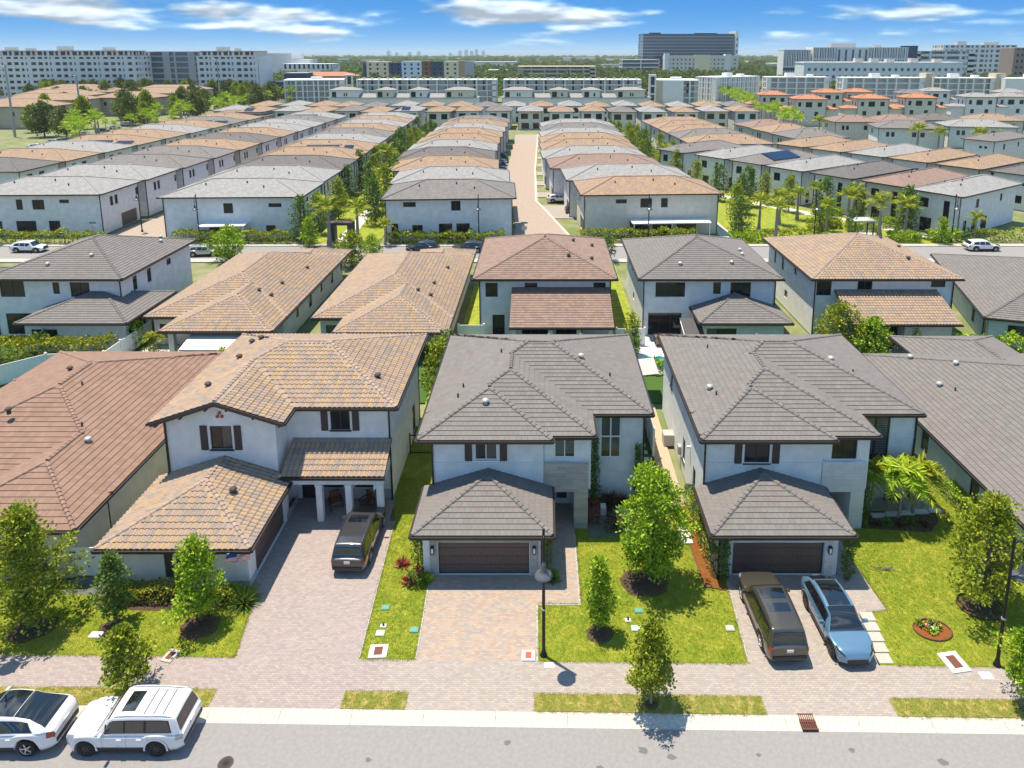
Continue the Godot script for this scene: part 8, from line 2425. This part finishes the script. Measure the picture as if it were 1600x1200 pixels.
	for i in seg.size():
		var q: Array = seg[i]
		var b := Buf.new()
		var holes: Array = []
		for f in 5:
			for w in q[4]: holes.append(Rect2(q[1] * (w + 0.5) / q[4] - 0.9, 1.4 + f * 3.9, 1.8, 1.9))
		var z := 0.15 * (i % 2)
		wall(b, Vector3(q[0], 0, z), Vector3(1, 0, 0), q[1], q[3], holes, 0.3)
		wall(b, Vector3(q[0] + q[1], 0, z), Vector3(0, 0, -1), 16, q[3]); wall(b, Vector3(q[0], 0, -16 + z), Vector3(0, 0, 1), 16, q[3])
		b.quad(Vector3(q[0], q[3], z), Vector3(q[0] + q[1], q[3], z), Vector3(q[0] + q[1], q[3], z - 16), Vector3(q[0], q[3], z - 16))
		part("facade_panel", b.mesh(), M[q[2]], o)
		for h in holes: boxes(o, "window", [[q[0] + h.position.x, h.position.y, z - 0.2, q[0] + h.end.x, h.end.y, z - 0.35]], M.glass)
	# tan parking deck, white block behind it
	o = thing("parking_deck", "low tan open parking deck among the trees", "car park", Vector3(12.5, 0, -690))
	facade_block(o, Vector3.ZERO, {"W": 76.0, "D": 40.0, "H": 15.4, "floors": 4, "band": 1.7, "step": [12.6], "pier": [1.4], "wall": "beige_wall", "roof": "beige_wall", "glass": "gallery_wall", "recess": 6.0})
	# dark glass tower with its fin and white podium
	o = thing("office_tower", "dark glass office tower with white fin, tallest building in view", "office tower", Vector3(190, 0, -945), 0.04)
	facade_block(o, Vector3.ZERO, {"W": 122.0, "D": 30.0, "H": 53.0, "floors": 13, "band": 0.55, "step": [122.0], "pier": [0.8], "wall": "vent_grey", "glass": "tower_glass", "roof": "dark_frame", "sides": ["front", "left"], "recess": 0.5})
	boxes(o, "white_fin", [[61.5, 0, 2, 66.0, 57, -28]], M.white_frame); boxes(o, "fin_opening", [[63.0, 4 + 0, 2.1, 64.6, 8, 1.9], [63.0, 12, 2.1, 64.6, 16, 1.9], [63.0, 20, 2.1, 64.6, 24, 1.9], [63.0, 28, 2.1, 64.6, 32, 1.9], [63.0, 36, 2.1, 64.6, 40, 1.9], [63.0, 44, 2.1, 64.6, 48, 1.9]], M.tower_glass)
	boxes(o, "roof_screen", [[-50, 53, -6, -36, 54.6, -16], [10, 53, -8, 40, 54.2, -16]], M.dark_frame)
	o = thing("podium", "white and glass low building at the foot of the dark tower", "office building", Vector3(122, 0, -905))
	facade_block(o, Vector3.ZERO, {"W": 48.0, "D": 24.0, "H": 20.0, "floors": 4, "band": 1.2, "step": [24.0, 24.0], "pier": [1.6, 1.2], "wall": "white_stucco", "glass": "tower_glass"})
	o = thing("hospital", "cream building with square windows before the dark tower", "hospital", Vector3(197, 0, -890))
	var hb := Buf.new()
	var hh: Array = []
	for f in 4:
		for w in 17: hh.append(Rect2(3.0 + w * 5.1, 4.0 + f * 5.0, 1.9, 2.2))
	wall(hb, Vector3(-45, 0, 0), Vector3(1, 0, 0), 90, 25, hh, 0.5)
	wall(hb, Vector3(45, 0, 0), Vector3(0, 0, -1), 26, 25); wall(hb, Vector3(-45, 0, -26), Vector3(0, 0, 1), 26, 25)
	hb.quad(Vector3(-45, 25, 0), Vector3(45, 25, 0), Vector3(45, 25, -26), Vector3(-45, 25, -26))
	part("wall", hb.mesh(), M.cream_stucco, o)
	boxes(o, "glazing", [[-44.5, 1, -0.4, 44.5, 24, -0.8]], M.tower_glass)
	boxes(o, "tan_bay", [[-10, 0, 1.0, 10, 26, -2]], M.cream_panel); boxes(o, "stair_tower", [[-47, 0, 0.6, -41, 28, -8], [28, 0, 0.6, 36, 27, -8]], M.white_stucco)
	# striped hospital wing, right
	o = thing("striped_building", "white building with dark vertical stripes and a dark band, right of the tower", "office building", Vector3(266, 0, -640), -0.06)
	facade_block(o, Vector3(-39, 0, 0), {"W": 24.0, "D": 20.0, "H": 31.0, "floors": 2, "band": 1.2, "step": [1.35, 1.1, 1.8], "pier": [0.7, 0.5, 0.9], "wall": "white_stucco", "glass": "tower_glass", "sides": ["front"]})
	facade_block(o, Vector3(15, 0, 3), {"W": 82.0, "D": 22.0, "H": 33.0, "floors": 3, "band": 1.4, "step": [1.5, 1.2, 1.7, 2.4], "pier": [0.8, 0.6, 0.8, 1.4], "wall": "white_stucco", "glass": "tower_glass", "sides": ["front"]})
	boxes(o, "dark_band", [[-50.8, 12.5, 0.35, -27.2, 15.0, -0.2], [-26.0, 17.0, 3.4, 26.0, 19.8, 2.8]], M.tower_glass); boxes(o, "white_bay", [[-6.0, 20.0, 3.3, 22, 32.8, 2.6]], M.white_stucco)
	boxes(o, "slot_window", [[-4.5, 21, 3.5, -2.8, 31, 3.2], [1.5, 21, 3.5, 3.2, 31, 3.2], [7.5, 21, 3.5, 9.2, 31, 3.2], [13.5, 21, 3.5, 15.2, 31, 3.2], [19, 21, 3.5, 20.6, 31, 3.2]], M.tower_glass)
	boxes(o, "roof_plant", [[-8, 33, -6, 14, 36.5, -14], [30, 33, -6, 36, 35, -12]], M.vent_grey)
	o = thing("dark_block", "narrow dark navy block beside the striped building", "office building", Vector3(333, 0, -648))
	boxes(o, "tower", [[-4.5, 0, 0, 4.5, 34, -14]], M.navy_panel); boxes(o, "roof_edge", [[-4.7, 34, 0.2, 4.7, 34.5, -14.2]], M.dark_frame)
	o = thing("parking_deck", "white open parking deck right of the dark navy block", "car park", Vector3(369, 0, -660))
	facade_block(o, Vector3.ZERO, {"W": 56.0, "D": 30.0, "H": 30.0, "floors": 6, "band": 2.3, "step": [14.0], "pier": [2.0], "wall": "white_stucco", "glass": "gallery_wall", "recess": 6.0})
	o = thing("office_building", "long low white office building with two rows of square windows", "office building", Vector3(262, 0, -552), -0.05)
	hb = Buf.new()
	hh = []
	for f in 3:
		for w in 25: hh.append(Rect2(3.0 + w * 4.7, 3.0 + f * 5.6, 2.2, 2.3))
	wall(hb, Vector3(-60, 0, 0), Vector3(1, 0, 0), 120, 20.4, hh, 0.5)
	wall(hb, Vector3(-60, 0, -24), Vector3(0, 0, 1), 24, 20.4); wall(hb, Vector3(60, 0, 0), Vector3(0, 0, -1), 24, 20.4)
	part("wall", hb.mesh(), M.cool_stucco, o)
	boxes(o, "glazing", [[-59.5, 1, -0.4, 59.5, 19, -0.8]], M.tower_glass)
	boxes(o, "flat_roof", [[-60.4, 20.4, 0.4, 60.4, 21.0, -24.4]], M.bright_roof); boxes(o, "roof_plant", [[-20, 21, -4, -14, 24, -9], [-8, 21, -4, -2, 24, -9], [4, 21, -4, 10, 23.6, -9], [22, 21, -4, 28, 24, -9], [40, 21, -4, 46, 23.6, -9]], M.taupe_stucco)
	# apartments at the right
	for q in [["white four storey apartments with many window slots along the palm avenue", 117.0, -428.0, 0.62, 40.0, 16.0, [2.6, 1.6], [1.3, 1.0]], ["white gallery apartments behind the terracotta roofs, left part", 150.0, -420.0, -0.05, 36.0, 12.0, [6.0, 5.0], [0.9, 0.7]], ["white gallery apartments behind the terracotta roofs, middle part", 196.0, -410.0, -0.05, 46.0, 12.0, [6.0, 5.0, 7.5], [0.9, 0.7, 0.9]], ["white gallery apartments behind the grey roofs, right part", 239.0, -405.0, -0.08, 34.0, 12.0, [4.0, 4.0, 6.0], [0.8, 0.6, 0.8]], ["plain white apartment block at the right edge", 277.0, -396.0, -0.1, 38.0, 14.0, [16.0, 12.0, 2.5], [14.0, 10.0, 1.0]], ["white apartment block with balconies cut off by the right edge", 318.0, -392.0, -0.1, 40.0, 14.0, [3.4, 3.0], [1.0, 1.6]]]:
		o = thing("gallery_apartments", q[0], "apartment block", Vector3(q[1], 0, q[2]), q[3])
		facade_block(o, Vector3.ZERO, {"W": q[4], "D": q[5], "H": 14.0, "floors": 4, "band": 0.6, "step": q[6], "pier": q[7], "wall": "white_stucco", "glass": "gallery_wall", "roof": "bright_roof", "recess": 2.4})
		boxes(o, "roof_plant", [[-6, 14, -4, -1, 16.2, -8], [7, 14, -4, 10, 15.4, -8]], M.white_stucco)
		if q[1] in [196.0, 239.0]: boxes(o, "stair_tower", [[q[4] / 2, 0, 0.6, q[4] / 2 + 5, 16.5, -8]], M.beige_wall)
	o = thing("office_building", "pale blue and white office building on the skyline at the right", "office building", Vector3(486, 0, -800), -0.1)
	facade_block(o, Vector3.ZERO, {"W": 78.0, "D": 30.0, "H": 37.0, "floors": 7, "band": 2.4, "step": [5.0, 7.0, 4.0], "pier": [2.4, 3.0, 1.6], "wall": "white_stucco", "glass": "tower_glass", "sides": ["front", "left"]})
	boxes(o, "roof_plant", [[-22, 37, -6, -12, 41, -14], [6, 37, -6, 22, 40, -14]], M.vent_grey)
	o = thing("office_building", "brown office building with square windows at the right edge", "office building", Vector3(462, 0, -650), -0.14)
	facade_block(o, Vector3(-18, 0, 0), {"W": 30.0, "D": 26.0, "H": 33.0, "floors": 6, "band": 3.0, "step": [4.2], "pier": [2.2], "wall": "brown_office", "sides": ["front"]})
	facade_block(o, Vector3(26, 0, -3), {"W": 46.0, "D": 26.0, "H": 33.5, "floors": 6, "band": 3.0, "step": [6.4], "pier": [2.4], "wall": "taupe_stucco", "sides": ["front"]})
	boxes(o, "roof_drum", [[8, 33.5, -5, 30, 41, -18]], M.cream_stucco); boxes(o, "roof_tiles", [[-16, 33, -6, -2, 37, -14]], M.roof_terra)
	o = thing("large_hall", "big white windowless hall behind the right hand white slab block", "hall", Vector3(-300, 0, -800), 0.0)
	boxes(o, "hall_wall", [[-20, 0, 0, 18, 27, -40], [18, 0, -4, 34, 21, -40]], M.white_stucco); boxes(o, "hall_roof", [[-20.5, 27, 0.5, 18.5, 28, -40.5]], M.bright_roof)
	o = thing("warehouse", "long white low building with pilasters behind the apartments at the left", "warehouse", Vector3(-252, 0, -760), 0.0)
	facade_block(o, Vector3.ZERO, {"W": 54.0, "D": 26.0, "H": 17.0, "floors": 2, "band": 3.0, "step": [5.0], "pier": [2.6], "wall": "white_stucco", "roof": "bright_roof"})
	o = thing("dark_hall", "low dark box building behind the left end block", "hall", Vector3(-158, 0, -455), 0.0)
	boxes(o, "hall_wall", [[-8, 0, 0, 6, 15, -14], [-16, 0, 2, -8, 10, -12]], M.navy_panel); boxes(o, "roof_edge", [[-8.3, 15, 0.3, 6.3, 15.5, -14.3]], M.vent_grey)
	o = thing("restaurant", "low building with a long rusty red roof behind the apartments", "hall", Vector3(-186, 0, -600), 0.0)
	boxes(o, "hall_wall", [[-26, 0, 0, 26, 9, -20]], M.beige_wall)
	part("roof", hip_mesh(-27, 27, 1, -21, 9, 0.3)[0].mesh(), M.roof_terra, o)
	# beige town houses at the far left
	var bt := [[-200, -262, 30, 0.0], [-214, -300, 34, 0.05], [-188, -316, 26, -0.05], [-232, -334, 34, 0.1], [-196, -352, 34, 0.0], [-240, -366, 36, 0.05], [-205, -386, 36, 0.0], [-262, -392, 34, 0.0]]
	for i in bt.size():
		var q: Array = bt[i]
		far_house("beige apartment house with wide tan roof, %s of those beyond the left street" % ["first", "second", "third", "fourth", "fifth", "sixth", "seventh", "eighth"][i], Vector3(q[0], 0, q[1]), q[3], {"W": q[2], "D": 15.0, "h": 8.2, "roof": "tan", "wall": "beige_wall", "front": [Rect2(4, 4.6, 1.4, 1.6), Rect2(10, 4.6, 1.4, 1.6), Rect2(17, 4.6, 1.4, 1.6)], "right": [Rect2(4, 4.6, 1.4, 1.6)], "vents": false}, "beige houses beyond the left street")
	# tall poles of the left street
	for q in [["concrete power pole at the far left edge", -178.0, -236.0, 24.0], ["tall dark pole with a lamp arm beyond the left houses", -172.0, -262.0, 20.0], ["tall grey pole before the right hand white slab block", -176.0, -385.0, 25.0], ["grey pole beside the left end block", -168.0, -420.0, 21.0]]:
		o = thing("power_pole", q[0], "pole", Vector3(q[1], 0, q[2]))
		var b := Buf.new()
		b.tube(Vector3.ZERO, Vector3(0, q[3], 0), 0.42, 0.26, 8)
		part("pole", b.mesh(), M.concrete, o)
		b = Buf.new()
		b.tube(Vector3(0, q[3] - 0.6, 0), Vector3(-2.6, q[3] - 0.2, 0), 0.12, 0.08, 6)
		part("arm", b.mesh(), M.vent_grey, o)
	sheet("left_street", [Vector2(-138, -170), Vector2(-126, -170), Vector2(-158, -480), Vector2(-172, -480)], -0.06, M.asphalt, 0.03)
	sheet("avenue", [Vector2(80, -215), Vector2(90, -215), Vector2(116, -470), Vector2(104, -470)], -0.06, M.asphalt, 0.03)
	R.seed = 77
	for i in 9: far_car("parked_car", "%s car in the car park of the left street, %s from the front" % [["white", "silver", "blue", "white", "charcoal"][i % 5], ["first", "second", "third", "fourth", "fifth", "sixth", "seventh", "eighth", "ninth"][i]], ["paint_white", "paint_silver", "paint_blue", "paint_white", "paint_charcoal"][i % 5], Vector3(-150 - i * 2.2 + R.randf() * 3, 0, -206 - i * 11), 0.4, "cars of the left street")
	# scattered low buildings among the far trees
	R.seed = 4242
	var proto: Array = []
	for k in 3:
		var w := thing("low_building", "low white flat roofed building among the far trees", "building", Vector3(-60 + k * 90, 0, -900 - k * 140), 0.0, "low buildings among the far trees")
		var hw := 14.0 + k * 8
		boxes(w, "wall", [[-hw, 0, 0, hw, 7.0 + k, -20]], M.white_stucco); boxes(w, "roof", [[-hw - 0.4, 7.0 + k, 0.4, hw + 0.4, 7.6 + k, -20.4]], [M.bright_roof, M.concrete, M.bright_roof][k]); boxes(w, "window_strip", [[-hw + 2, 2.5, 0.1, hw - 2, 4.5, -0.1]], M.glass)
		proto.append(w)
	for i in 60:
		var z := -760.0 - pow(R.randf(), 1.3) * 1900.0
		var x := R.randf_range(-0.62, 0.62) * absf(z)
		if absf(z) < 980 and x > 40: continue
		copy(proto[i % 3], "", Vector3(x, 0, z), R.randf_range(-0.3, 0.3), R.randf_range(0.8, 1.7), "low buildings among the far trees").set_meta("label", "low flat roofed building among the far trees below the horizon")
	# hazy towers on the horizon
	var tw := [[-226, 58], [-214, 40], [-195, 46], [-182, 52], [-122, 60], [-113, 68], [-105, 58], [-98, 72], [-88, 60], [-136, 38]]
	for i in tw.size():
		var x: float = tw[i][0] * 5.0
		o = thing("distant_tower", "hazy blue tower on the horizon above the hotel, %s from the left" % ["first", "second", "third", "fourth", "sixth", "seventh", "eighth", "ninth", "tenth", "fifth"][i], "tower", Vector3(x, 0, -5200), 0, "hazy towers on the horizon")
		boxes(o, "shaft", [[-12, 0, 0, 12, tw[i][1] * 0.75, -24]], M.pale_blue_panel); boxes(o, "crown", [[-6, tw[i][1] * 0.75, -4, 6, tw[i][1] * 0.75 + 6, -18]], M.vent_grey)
	woodland()

func woodland() -> void:        # the mass of trees up to the horizon
	var s := {"h": 9.0, "trunk": 1.2, "r": 4.6, "shape": "round", "clumps": 34, "leaves": 12, "size": 1.35, "cr": 1.6, "tone": "wood", "tr": 0.3}
	var kinds: Array = []
	for k in 3:
		var d := s.duplicate()
		d.tone = ["wood", "wood", "dark"][k]; d.shape = ["round", "cone", "round"][k]
		kinds.append(tree_meshes(d, 900 + k)[0])
	var rng := RandomNumberGenerator.new()
	rng.seed = 91
	var lists: Array = [[], [], []]
	var keep := func(x: float, z: float, r: float) -> bool:      # not on the houses, streets and blocks
		if z > -455 and x > -152 - (z + 455) * 0.0 and x < 340: return false
		for q in [[-312, -450, 66, 22], [-240, -470, 26, 18], [-197, -453, 24, 18], [-112, -648, 52, 14], [12, -710, 42, 26], [190, -950, 70, 24], [122, -915, 28, 18], [197, -903, 50, 20], [262, -560, 64, 20], [266, -648, 72, 20], [369, -672, 32, 22], [462, -660, 56, 24], [486, -812, 44, 24], [-296, -818, 40, 28], [-252, -772, 32, 18]]:
			if absf(x - q[0]) < q[2] + r and absf(z - q[1]) < q[3] + r: return false
		return true
	var n := 0
	while n < 9000:
		var f := rng.randf()
		var z := -lerpf(455.0, 1200.0, f) if n < 4200 else -lerpf(1100.0, 4600.0, pow(f, 1.4))
		var x := rng.randf_range(-0.85, 0.80) * (absf(z) + 120)
		n += 1
		if not keep.call(x, z, 3.0): continue
		var far := clampf((absf(z) - 700) / 2500.0, 0, 1)
		var sc := rng.randf_range(0.65, 1.15) * (1.0 + 0.6 * far)
		lists[rng.randi() % 3].append(Transform3D(Basis(Vector3.UP, rng.randf() * TAU).scaled(Vector3(sc * (1 + far), sc * rng.randf_range(0.8, 1.15), sc * (1 + far))), Vector3(x, -0.6, z)))
	for k in 3:
		var mm := MultiMesh.new()
		mm.transform_format = MultiMesh.TRANSFORM_3D
		mm.mesh = kinds[k]
		mm.instance_count = lists[k].size()
		for i in lists[k].size(): mm.set_instance_transform(i, lists[k][i])
		var o := MultiMeshInstance3D.new()
		o.name = ["far_woodland", "far_mixed_trees", "far_dark_trees"][k]
		o.multimesh = mm
		o.material_override = M.leaf
		add_child(o, true)
		tag(o, ["mass of green trees reaching to the horizon", "lighter trees mixed into the far woodland", "dark trees mixed into the far woodland"][k], "woodland", "", "stuff")
	var ft := thing("flame_tree", "orange red flowering tree right of the right hand gallery apartments", "tree", Vector3(96, 0, -470))
	var d2 := s.duplicate(); d2.tone = "red"; d2.h = 10.0; d2.clumps = 60
	var mm2 := tree_meshes(d2, 950)
	part("trunk", mm2[1], M.bark, ft); part("crown", mm2[0], M.leaf, ft)
